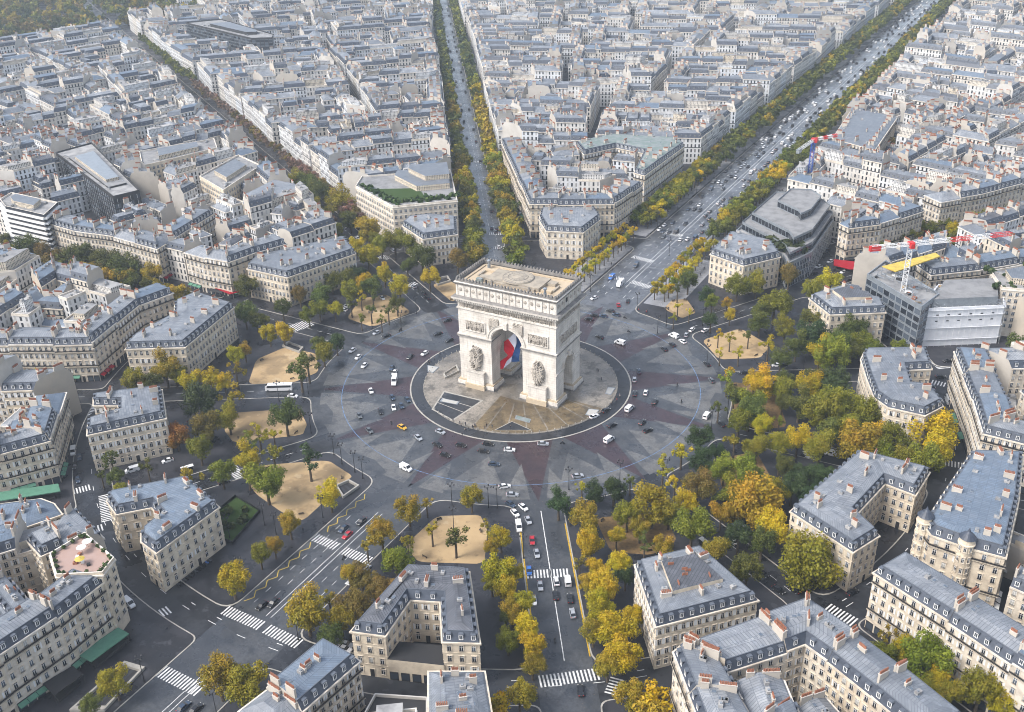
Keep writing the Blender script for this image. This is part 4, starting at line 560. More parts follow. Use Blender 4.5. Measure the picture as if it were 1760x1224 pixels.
for r in(6.35,4.1): b.lathe([(r-.1,49.2 if r<6 else 49.0),(r-.1,49.33 if r<3 else 49.28 if r<6 else 49.1),(r+.02,49.5 if r<3 else 49.28 if r<6 else 49.1),(r+.02,49.0)],'arch_dark_stone',40)
b.build('roof_disc',AR)
b=MB()
for x,y in((16.5,-8.4),(-17.8,7.2)): b.lathe([(.7,46.9),(.7,48.6),(.5,48.6),(.5,50.0),(.85,50.2),(.85,50.6),(0,51)],'steel',8,(x,y,0))
b.build('roof_vents',AR)
b=MB(); b.box((-14.5,-6.4,47.6),(2.6,1.6,1.5),'copper'); b.box((-10.9,-7.2,47.5),(.5,.5,2),'iron'); b.build('roof_cabin',AR)
# impost, plinths and pilasters per pier
PX=(14.9,7.3); 
for sx in(-1,1):
    for sy in(-1,1):
        cx,cy_=sx*(HX+7.3)/2,sy*(HY+4.22)/2; wx,wy=HX-7.3,HY-4.22
        b=MB()
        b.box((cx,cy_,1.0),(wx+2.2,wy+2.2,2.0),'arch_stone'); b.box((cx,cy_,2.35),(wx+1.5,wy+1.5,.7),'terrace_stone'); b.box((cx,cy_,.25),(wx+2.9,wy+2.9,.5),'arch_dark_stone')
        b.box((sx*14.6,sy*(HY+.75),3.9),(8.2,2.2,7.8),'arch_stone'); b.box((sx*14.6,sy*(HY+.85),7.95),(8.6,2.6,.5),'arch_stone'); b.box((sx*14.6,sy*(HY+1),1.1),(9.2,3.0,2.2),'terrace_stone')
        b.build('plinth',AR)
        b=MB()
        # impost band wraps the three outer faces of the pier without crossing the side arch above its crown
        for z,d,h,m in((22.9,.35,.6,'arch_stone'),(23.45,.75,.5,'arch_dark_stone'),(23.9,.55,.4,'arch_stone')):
            b.box((cx,sy*(HY+d/2),z),(wx+2*d,d,h),m); b.box((sx*(HX+d/2),sy*HY/2,z),(d,HY,h),m); b.box((sx*(7.3-d/2),cy_+sy*.0,z),(d,wy,h),m)
        b.build('impost',AR)
        b=MB()
        for d,h,z in((.3,.5,14.2),(.5,.35,14.65)): b.box((sx*(HX+d/2),sy*(HY+4.22)/2,z),(d,wy,h),'arch_stone')
        b.build('string_course',AR)
def archivolt(hw,spring,rise,wd,axis,s):
    b=MB(); n=22; f=(lambda u,w,v:(u,s*(HY+w),v)) if axis=='y' else (lambda u,w,v:(s*(HX+w),u,v))
    for (r0,r1,w) in((0,.45*wd,.35),(.45*wd,.8*wd,.22),(.8*wd,wd,.5)):
        for i in range(n):
            a0,a1=pi*i/n,pi*(i+1)/n
            pt=lambda r,a,w_:f((hw+r)*cos(a),w_,spring+(rise+r)*sin(a))
            for q in([pt(r0,a0,w),pt(r1,a0,w),pt(r1,a1,w),pt(r0,a1,w)],[pt(r1,a0,w),pt(r1,a0,-.1),pt(r1,a1,-.1),pt(r1,a1,w)],[pt(r0,a0,-.1),pt(r0,a0,w),pt(r0,a1,w),pt(r0,a1,-.1)]): b.face(q,'arch_stone')
    k=f(0,.5,spring+rise+wd*.9); b.box(k,(1.6,1.2,wd*2) if axis=='y' else (1.2,1.6,wd*2),'arch_stone')
    b.build('archivolt',AR)
for s in(-1,1): archivolt(7.3,24.1,6.3,1.5,'y',s); archivolt(4.22,14.85,4.05,1.0,'x',s)
# carved reliefs: height field of limbs, drapery and shields
def relief(wd,ht,nx,nz_,seed,depth,nfig,oval=False,frame=0.):
    r=random.Random(seed); caps=[]
    for k in range(nfig):
        if oval:
            a=r.uniform(0,2*pi); q=math.sqrt(r.random())*.85; fx,fz=q*cos(a)*wd*.36,q*sin(a)*ht*.4
        else: fx,fz=(-.5+(k+.5)/nfig)*wd*.94+r.uniform(-.2,.2),r.uniform(-.06,.1)*ht
        sc=(ht*.075 if oval else ht*.21)
        caps.append((fx,fz+sc*1.6,fx,fz+sc*1.6,sc*.42,1.)); lean=r.uniform(-.6,.6)*sc
        caps.append((fx,fz+sc*.9,fx+lean*.4,fz-sc*.4,sc*.55,.85))
        for q in range(2): caps.append((fx,fz+sc*.9,fx+r.uniform(-1.5,1.5)*sc,fz+r.uniform(-.6,1.9)*sc,sc*.2,.8))
        for q in range(2): caps.append((fx+lean*.4,fz-sc*.4,fx+r.uniform(-.9,.9)*sc,fz-sc*r.uniform(1.2,2.1),sc*.28,.75))
        if r.random()<.5: caps.append((fx+r.uniform(-1,1)*sc,fz+r.uniform(-1,1)*sc,fx+r.uniform(-1.2,1.2)*sc,fz+r.uniform(0,2.4)*sc,sc*.12,.6))
    H=[]
    for j in range(nz_+1):
        for i in range(nx+1):
            x,z=(i/nx-.5)*wd,(j/nz_-.5)*ht; h=0.
            for ax,az_,bx,bz,rad,hh in caps:
                dx,dz=bx-ax,bz-az_; L=dx*dx+dz*dz; t=0 if L<1e-6 else max(0,min(1,((x-ax)*dx+(z-az_)*dz)/L))
                d2=((x-ax-dx*t)**2+(z-az_-dz*t)**2)/(rad*rad)
                if d2<1: h=max(h,hh*(.25+.75*math.sqrt(1-d2)))
            if oval:
                e=(x/(wd*.5))**2+(z/(ht*.5))**2
                h=(h*.75+.25) if e<.72 else h*.9
                if e>1: h=0
            if i in(0,nx) or j in(0,nz_): h=0
            H.append(h*depth)
    b=MB()
    for j in range(nz_):
        for i in range(nx):
            q=[(i,j),(i+1,j),(i+1,j+1),(i,j+1)]; hs=[H[v*(nx+1)+u] for u,v in q]
            if oval and max(hs)<=0: continue
            b.face([((u/nx-.5)*wd,-h-.02,(v/nz_-.5)*ht) for (u,v),h in zip(q,hs)],'relief_stone')
    if frame:
        for s in(-1,1): b.box((0,-.18,s*(ht/2+frame/2)),(wd+2*frame,.36,frame),'arch_stone',bottom=True); b.box((s*(wd/2+frame/2),-.18,0),(frame,.36,ht),'arch_stone')
    return b
tro=relief(7.0,12.6,56,100,3,2.1,30,True); tro2=relief(7.0,12.6,56,100,9,2.1,30,True); pan=relief(8.6,4.2,70,34,5,.8,11,False,.45); side=relief(15.5,4.2,120,34,11,.8,19,False,.45); fr=relief(44,1.9,260,16,15,.6,54); fr2=relief(21.4,1.9,130,16,17,.6,26)
RX=lambda s:0 if s<0 else pi
for s in(-1,1):
    a=RX(s)
    for sx in(-1,1):
        o=(tro if sx<0 else tro2).build('sculpture_group',AR); o.location=(sx*14.6,s*HY,14.0); o.rotation_euler.z=a
        o=pan.build('relief_panel',AR); o.location=(sx*14.6,s*HY,28.6); o.rotation_euler.z=a
        sp=MB(); r=relief(4.6,6.2,40,54,21+sx+s,.7,9)
        # spandrel: keep the carving outside the archivolt
        off=0
        for f,mi in zip(r.F,r.Mi):
            v=[r.V[i] for i in f]; c=Vector((0,0,0))
            for q in v: c+=Vector(q)/len(v)
            X=c.x+sx*5.6*(1 if s<0 else -1)*1.0; Zc=c.z+30.9
            if hypot(X/8.85,(Zc-24.1)/7.85)>1.0: sp.face([(q[0],q[1],q[2]) for q in v],'relief_stone')
        o=sp.build('spandrel_relief',AR); o.location=(sx*5.6,s*HY,30.9); o.rotation_euler.z=a
    o=fr.build('frieze',AR); o.location=(0,s*HY,37.3); o.rotation_euler.z=a
    o=side.build('side_relief',AR); o.location=(s*HX,0,28.6); o.rotation_euler.z=s*pi/2
    o=fr2.build('side_frieze',AR); o.location=(s*HX,0,37.3); o.rotation_euler.z=s*pi/2
    b=MB(); b.box((0,s*(HY+.22),35.8),(2*HX+.9,.44,.5),'arch_stone'); b.box((s*(HX+.22),0,35.8),(.44,2*HY,.5),'arch_stone'); b.build('architrave',AR)
# flag: three cloth stripes hanging from the vault
FL=root('hanging_flag',(0,-3,26),'large blue, white and red flag hanging and billowing inside the main arch','flag')
def curve(c,t):
    k=t*(len(c)-1); i=min(int(k),len(c)-2); u=k-i; p0,p1,p2,p3=c[max(i-1,0)],c[i],c[i+1],c[min(i+2,len(c)-1)]
    return [.5*(2*p1[q]+(p2[q]-p0[q])*u+(2*p0[q]-5*p1[q]+4*p2[q]-p3[q])*u*u+(3*p1[q]-p0[q]-3*p2[q]+p3[q])*u**3) for q in(0,1)]
for k,m in enumerate(('flag_blue','flag_white','flag_red')):
    b=MB(); n=22; w_=8
    def fp(i,j):
        A,B=curve(FLAG[k],i/n),curve(FLAG[k+1],i/n); t=j/w_; g_=k+t
        return (A[0]+(B[0]-A[0])*t,.9*sin(g_*2.6+i/n*5)+.35*sin(i/n*14+g_*4),A[1]+(B[1]-A[1])*t-26)
    for i in range(n):
        for j in range(w_): b.face([fp(i,j),fp(i,j+1),fp(i+1,j+1),fp(i+1,j)],m)
    b.build('%s_stripe'%m.split('_')[1],FL)
b=MB(); b.bar((-.5,.2,0.6),(.2,.2,5.2),.05,'iron'); b.bar((1.2,.2,.9),(.6,.2,5.2),.05,'iron'); b.build('cord',FL)
# ---------------- building kit ----------------
TPL={}
def tpl(name,mb): TPL[name]=(mb,mb.data(name)); return mb
def win_tpl(name,w,h,shut=False,guard=True,pane='dark_glass',t=0.,arch=False):
    b=MB()
    b.box((-w/2-.09,.06,h/2),(.18,.14,h),'stone',t=.2); b.box((w/2+.09,.06,h/2),(.18,.14,h),'stone',t=.2); b.box((0,.1,h+.12),(w+.55,.24,.24),'stone',t=.3); b.box((0,.1,-.1),(w+.5,.24,.16),'stone',t=.3)
    b.face([(w/2,.012,0),(-w/2,.012,0),(-w/2,.012,h),(w/2,.012,h)],pane,t)
    b.box((0,.04,h/2),(.09,.05,h),'white_paint'); b.box((0,.04,h*.72),(w,.05,.07),'white_paint')
    for s in(-1,1): b.box((s*(w/2-.04),.035,h/2),(.08,.04,h),'white_paint')
    if arch: b.face([(w/2*cos(a),.013,h+.24+w/2*.8*sin(a)) for a in [pi*i/8 for i in range(9)]][::-1],pane,t)
    if guard:
        b.box((0,.26,.45),(w+.1,.03,.08),'iron'); b.box((0,.26,.1),(w+.1,.03,.06),'iron')
        for k in range(6): b.box((-w/2+w*k/5,.26,.28),(.035,.03,.36),'iron')
    if shut:
        for s in(-1,1): b.box((s*(w/2+.42),.08,h/2),(.52,.07,h),'white_paint')
    return tpl(name,b)
win_tpl('window_a',1.15,2.1); win_tpl('window_b',1.15,2.1,pane='dark_glass',t=.8); win_tpl('window_c',1.15,2.1,pane='curtain'); win_tpl('window_s',1.05,2.0,shut=True); win_tpl('window_arch',1.2,1.9,guard=False,arch=True); win_tpl('window_small',.8,1.1,guard=False)
b=MB(); b.box((0,.03,1.5),(2.5,.1,3.0),'iron'); b.face([(1.1,.09,.4),(-1.1,.09,.4),(-1.1,.09,2.5),(1.1,.09,2.5)],'dark_glass',.3); b.box((0,.1,2.75),(2.3,.12,.35),'rubber_dark'); tpl('shop_front',b)
for cl in('red_cloth','green_cloth','rubber_dark','white_paint'):
    b=MB(); b.face([(1.35,.1,.5),(-1.35,.1,.5),(-1.35,1.7,-.1),(1.35,1.7,-.1)],cl); b.face([(1.35,1.7,-.1),(-1.35,1.7,-.1),(-1.35,1.7,-.4),(1.35,1.7,-.4)],cl); b.box((0,.15,.55),(2.7,.2,.2),'iron'); tpl('awn_'+cl,b)
b=MB(); b.box((0,.05,1.5),(1.6,.14,3.0),'stone',t=.3); b.box((0,.09,1.4),(1.25,.12,2.7),'rubber_dark'); b.box((0,.17,1.3),(.06,.04,2.4),'iron'); tpl('door',b)
b=MB(); b.box((0,-.5,.85),(1.25,1.5,1.7),'slate',t=.2,top='zinc'); b.box((0,.27,.8),(1.25,.08,1.65),'white_paint',t=0); b.face([(.42,.32,.15),(-.42,.32,.15),(-.42,.32,1.45),(.42,.32,1.45)],'dark_glass',.4); b.box((0,.33,.8),(.07,.04,1.3),'white_paint')
b.box((0,-.4,1.78),(1.5,1.6,.12),'zinc',t=.3); b.box((0,-.4,1.9),(1.1,1.5,.14),'zinc',t=.3); b.box((0,.34,.1),(1.1,.1,.14),'white_paint'); tpl('dormer',b)
b=MB(); b.box((0,-.3,.7),(1.1,1.1,1.4),'slate',top='zinc'); b.face([(.42,.26,.12),(-.42,.26,.12),(-.42,.26,1.25),(.42,.26,1.25)],'curtain'); b.face([(.3,.27,.22),(-.3,.27,.22),(-.3,.27,1.1),(.3,.27,1.1)],'dark_glass',.5); tpl('dormer_lo',b)
def chim_tpl(name,L,pots,lo=False,mt='plaster'):
    b=MB(); b.box((0,0,1.0),(L,.62,3.2),mt,t=.4); b.box((0,0,2.68),(L+.16,.78,.16),mt,t=.8)
    if lo: b.box((0,0,3.0),(L-.2,.2,.4),'terracotta')
    else:
        for k in range(pots): b.lathe([(.2,2.76),(.17,3.6),(.08,3.6)],'terracotta',5,(-L/2+.3+(L-.6)*k/max(1,pots-1),U(-.06,.06),0))
    return tpl(name,b)
chim_tpl('chimney_a',3.2,8); chim_tpl('chimney_b',2.0,5); chim_tpl('chimney_c',4.4,11); chim_tpl('chimney_red',2.0,5,mt='terracotta');  chim_tpl('chimney_lo',3.0,0,True)
b=MB(); b.box((0,0,.9),(3.0,1.15,2.6),'plaster',t=.5); b.box((0,0,2.25),(3.2,1.35,.2),'plaster',t=1)
for k in range(6):
    for q in(-.25,.25): b.lathe([(.19,2.34),(.16,3.0),(.08,3.0)],'terracotta',5,(-1.2+k*.48,q,0))
tpl('chimney_m',b)
b=MB(); b.box((0,0,.08),(.9,1.2,.2),'steel'); b.face([(-.38,-.52,.19),(.38,-.52,.19),(.38,.52,.19),(-.38,.52,.19)],'dark_glass',1.0); tpl('skylight',b)
b=MB(); b.box((0,0,.5),(1.6,1.1,1.0),'gravel_roof',t=.9); b.box((.2,0,1.1),(.5,.5,.4),'steel'); tpl('roof_vent',b)
CAMV=Vector(CAM)
def edgeinfo(P,i):
    a,b=P[i],P[(i+1)%len(P)]; L=dist(a,b) or .001; d=((b[0]-a[0])/L,(b[1]-a[1])/L); return a,b,L,d,(d[1],-d[0])
def seen(P,i,tol=-.2):
    a,b,L,d,n=edgeinfo(P,i); m=((a[0]+b[0])/2,(a[1]+b[1])/2); v=Vector((CAM[0]-m[0],CAM[1]-m[1])).normalized(); return v.x*n[0]+v.y*n[1]>tol
class Near:
    """parts of one building become children of its Empty"""
    def __init__(s,o,c): s.o=o;s.c=c;s.count={};s.rest={};s.roof=None
    def put(s,kind,name,x,y,z,a,sx=1,sz=1,parent=None):
        k=s.count[name]=s.count.get(name,0)+1
        if k>100:
            s.rest.setdefault(name,MB()).add(TPL[kind][0],rotz(x-s.c[0],y-s.c[1],z,a,sx,1,sz)); return
        o=link(name,TPL[kind][1],parent or s.o); o.location=(x-s.c[0],y-s.c[1],z); o.rotation_euler.z=a
        if sx!=1 or sz!=1: o.scale=(sx,1,sz)
    def done(s):
        for k,b in s.rest.items(): tag(b.build(k,s.o),kind='stuff')
class Far:
    def __init__(s,mb): s.mb=mb
    def put(s,kind,name,x,y,z,a,sx=1,sz=1,parent=None): s.mb.add(TPL[kind][0],rotz(x,y,z,a,sx,1,sz))
def house(P,ty,ze,style,lod,r,wall=None,roof=None,owner=None,tint=None,fl=3.25,ground=4.2,shops=True,roofm='zinc',bare=False):
    """P footprint counter-clockwise, ty edge kinds s street, c court, p party wall; lod 0 near, 1 middle, 2 far"""
    W,Rf=wall,roof; tint=r.random() if tint is None else tint; rt_=r.random(); n=len(P)
    bays='stone' if lod==0 else 'stone_bays'; nf=max(1,round((ze-ground)/fl)); fh=(ze-ground)/nf
    for i in range(n):
        a,b,L,d,nn=edgeinfo(P,i)
        if ty[i]=='p': W.face([(*a,0),(*b,0),(*b,ze),(*a,ze)],'plaster',tint)
        else:
            k=max(1,round(L/2.7)); W.face([(*a,0),(*b,0),(*b,ze),(*a,ze)],bays,tint,[(0,-1.3),(k,-1.3),(k,nf),(0,nf)])
    facade=[i for i in range(n) if ty[i]!='p']
    if lod==0:
        band(W,P,ty,.14,ground-.15,ground+.1,'stone',tint); band(W,P,ty,.10,ground+fh*1-.12,ground+fh-.0,'stone',tint)
        if nf>2: band(W,P,ty,.12,ground+fh*(nf-1)-.15,ground+fh*(nf-1)+.05,'stone',tint)
    band(W,P,ty,.45 if style!='flat' else .15,ze-.45,ze+.02,'stone',min(1,tint+.2))
    # roof
    if style=='flat':
        Q=offset(P,[.35]*n)
        for i in range(n):
            j=(i+1)%n; W.face([(*P[i],ze),(*P[j],ze),(*P[j],ze+.9),(*P[i],ze+.9)],'stone',tint); W.face([(*P[i],ze+.9),(*P[j],ze+.9),(*Q[j],ze+.9),(*Q[i],ze+.9)],'stone',1); W.face([(*Q[j],ze+.1),(*Q[i],ze+.1),(*Q[i],ze+.9),(*Q[j],ze+.9)],'stone',.6)
        Rf.face([(*p,ze+.1) for p in Q],'gravel_roof',rt_,Q); top=ze+.1; Q2,dd=soff(P,ty,3.2)
        if dd>2 and not bare:
            Q2=offset(Q2,[.02 if t in'sc' else 2.0 for t in ty]) if False else Q2
            h=r.choice((2.6,2.9,5.4)); Rf.prism(Q2,top,top+h,'stone_bays' if lod else 'stone',top='gravel_roof',t=rt_); top+=h
        c=cen(Q2)
        if not bare:
            for q in range(3): owner.put('roof_vent','roof_vent',c[0]+r.uniform(-2.5,2.5),c[1]+r.uniform(-2.5,2.5),top,r.uniform(0,3))
        l2=Q2
    else:
        steep,rise,low=(1.5,2.9,1.0) if style=='mansard' else (.5,.5,2.3)
        A=list(P); B,d1=soff(P,ty,steep); z1=ze+rise
        em='slate' if style=='mansard' else roofm
        for i in range(n):
            j=(i+1)%n
            if ty[i]=='p': W.face([(*A[i],ze),(*A[j],ze),(*B[j],z1),(*B[i],z1)],'plaster',tint)
            else: L=dist(A[i],A[j]); Rf.face([(*A[i],ze+.02),(*A[j],ze+.02),(*B[j],z1),(*B[i],z1)],em,rt_,[(0,0),(L,0),(L,3),(0,3)])
        C,d2=soff(B,ty,min(4.6,r.uniform(3.4,5.2))); z2=z1+low*max(.35,d2/4.5)
        for i in range(n):
            j=(i+1)%n
            if ty[i]=='p': W.face([(*B[i],z1),(*B[j],z1),(*C[j],z2),(*C[i],z2)],'plaster',tint)
            else: L=dist(B[i],B[j]); Rf.face([(*B[i],z1),(*B[j],z1),(*C[j],z2),(*C[i],z2)],roofm,min(1,max(0,rt_+r.uniform(-.3,.3))),[(0,0),(L,0),(L,d2),(0,d2)])
        li=max(range(n),key=lambda i:dist(P[i],P[(i+1)%n])); a,b,L,d,nn=edgeinfo(P,li)
        Rf.face([(*p,z2) for p in C],roofm,rt_,[(p[0]*d[0]+p[1]*d[1],p[0]*nn[0]+p[1]*nn[1]) for p in C])
        for i in facade:      # zinc lip along the break of the roof
            if lod==0 and style=='mansard': a,b,L,d,nn=edgeinfo(B,i); m_=((a[0]+b[0])/2+nn[0]*.06,(a[1]+b[1])/2+nn[1]*.06); Rf.box((*m_,z1+.02),(L,.22,.16),'zinc',atan2(d[1],d[0]),t=1)
        l2=C; top=z2
        if style=='mansard' and (lod<2 or r.random()<.7):
            for i in facade:
                a,b,L,d,nn=edgeinfo(P,i)
                if not seen(P,i,-.5): continue
                k=int(L/(3.0 if lod<2 else 3.6)); 
                for q in range(k):
                    t=(q+.5)/k*L; owner.put('dormer' if lod==0 else 'dormer_lo','dormer',a[0]+d[0]*t-nn[0]*.62,a[1]+d[1]*t-nn[1]*.62,ze+.55,atan2(nn[1],nn[0])-pi/2)
        # party-wall chimneys, skylights
        par=[i for i in range(n) if ty[i]=='p']
        for i in par:
            a,b,L,d,nn=edgeinfo(P,i)
            for t in ((.28,.72) if L>7 else (.5,)):
                if r.random()<.82:
                    kk='chimney_lo' if lod==2 else r.choice(('chimney_a','chimney_b','chimney_a','chimney_c')); owner.put(kk,'chimney',a[0]+d[0]*L*t-nn[0]*.34,a[1]+d[1]*L*t-nn[1]*.34,z1+r.uniform(-.3,.5),atan2(d[1],d[0]))
        if lod<2:
            c=cen(C)
            for q in range(r.randint(3,8)):
                u=r.random(); e=C[r.randrange(len(C))]; x,y=c[0]+(e[0]-c[0])*u*.7,c[1]+(e[1]-c[1])*u*.7
                if inpoly((x,y),C): w_=r.random(); kk,nm_,dz=('skylight','skylight',0) if w_<.5 else ('chimney_b','chimney',-1.5) if w_<.8 else ('roof_vent','roof_vent',-.1); owner.put(kk,nm_,x,y,z2+dz,atan2(d[1],d[0])+(pi/2 if r.random()<.6 else 0))
        if not par and lod==0:
            P0=C if d2>.5 else B
            for q in range(n):
                a,b,L,d_,nn=edgeinfo(B,q)
                if L<9: continue
                k=max(1,int(L/9))
                for t in range(k):
                    u=(t+.5)/k*L; x,y=a[0]+d_[0]*u-nn[0]*(d2*.75+.2),a[1]+d_[1]*u-nn[1]*(d2*.75+.2)
                    if r.random()<.85: owner.put(r.choice(('chimney_b','chimney_m','chimney_b','chimney_a')),'chimney',x,y,z2-.9,atan2(nn[1],nn[0])+(pi/2 if r.random()<.3 else 0))
                    if r.random()<.6: owner.put('skylight','skylight',x+d_[0]*2.6-nn[0]*r.uniform(-1,2),y+d_[1]*2.6-nn[1]*r.uniform(-1,2),z2-.25,atan2(nn[1],nn[0]))
                    if r.random()<.5: owner.put('roof_vent','roof_vent',x-d_[0]*2.8-nn[0]*r.uniform(0,2),y-d_[1]*2.8-nn[1]*r.uniform(0,2),z2-.4,atan2(nn[1],nn[0]))
    if lod==0:
        gap=r.choice((2.45,2.7,2.9,3.2)); shut_=r.random(); awc=r.choice((None,'red_cloth','green_cloth','rubber_dark',None,'white_paint'))
        for i in facade:
            if not seen(P,i): continue
            a,b,L,d,nn=edgeinfo(P,i); k=max(1,round(L/gap)); an=atan2(nn[1],nn[0])-pi/2
            if L<2: continue
            for q in range(k):
                t=(q+.5)/k*L; x,y=a[0]+d[0]*t,a[1]+d[1]*t
                for f in range(nf):
                    z=ground+fh*f+.55; u=r.random()
                    kk=('window_s' if u<.7 else 'window_a') if shut_<.16 else 'window_a' if u<.48 else 'window_b' if u<.74 else 'window_c' if u<.90 else 'window_s'
                    if shops=='shut': kk='window_s' if u<.75 else 'window_a'
                    owner.put(kk,'window',x,y,z,an,1,min(1,(fh-1.0)/2.2))
                if ty[i]=='s' and shops is True:
                    if q%5==3: owner.put('door','door',x,y,.1,an)
                    else:
                        owner.put('shop_front','shop_front',x,y,.1,an)
                        if awc and (q//3)%2==0: owner.put('awn_'+awc,'shop_awning',x,y,2.9,an)
                elif q==k//2: owner.put('door','door',x,y,.1,an)
                else: owner.put('window_arch' if shops!=True else 'window_a','window',x,y,1.3,an)
    return top,l2
CUSTOM=[]    # footprints already taken
PALE=['cream','pale cream','buff','light stone','white stone']
def near_house(P,ty,ze,style,name,r,label=None,place=None,cat='building',group=None,tint=None,balc=True,**kw):
    c=cen(P); o=root(name,(*c,0),label,cat,group); Pl=[(p[0]-c[0],p[1]-c[1]) for p in P]
    W,Rf=MB(),MB(); tint=r.random() if tint is None else tint; nr=Near(o,c)
    roofobj=bpy.data.objects.new('roof',bpy.data.meshes.new('tmp')); SC.collection.objects.link(roofobj); roofobj.parent=o
    class Shift:
        def put(s,kind,nm,x,y,z,a,sx=1,sz=1): nr.put(kind,nm,x,y,z,a,sx,sz,roofobj if nm in('dormer','chimney','skylight','roof_vent') else None)
    ow=Shift(); top,l2=house(P,ty,ze,style,0,r,W,Rf,ow,tint=tint,**kw)
    w=W.build('wall',o,(*c,0)); old=roofobj.data; roofobj.data=Rf.data('roof',(*c,0)); bpy.data.meshes.remove(old)
    if balc:
        nf=max(1,round((ze-4.2)/3.25)); fh=(ze-4.2)/nf
        for f in ({1,nf-1} if nf>2 else ()):
            B=MB(); z=4.2+fh*f
            tb=[t if (t=='s' and seen(P,i)) else 'p' for i,t in enumerate(ty)]
            if 's' not in tb: continue
            band(B,P,tb,.75,z-.05,z+.12,'stone',.3)
            Q=offset(P,[-.72 if t=='s' else 0 for t in tb])
            for i,t in enumerate(tb):
                if t!='s': continue
                a,b=Q[i],Q[(i+1)%len(Q)]; L=dist(a,b); an=atan2(b[1]-a[1],b[0]-a[0]); m_=((a[0]+b[0])/2,(a[1]+b[1])/2)
                B.box((*m_,z+.98),(L,.05,.07),'iron',an); B.box((*m_,z+.62),(L,.03,.45),'iron',an); k=int(L/.35)
                B.box((*m_,z+.2),(L,.04,.06),'iron',an)
            B.build('balcony',o,(*c,0))
    nr.done()
    if place: want(o,label or place[0],place[1],place[2])
    CUSTOM.append(P)
    return o,top,l2,c
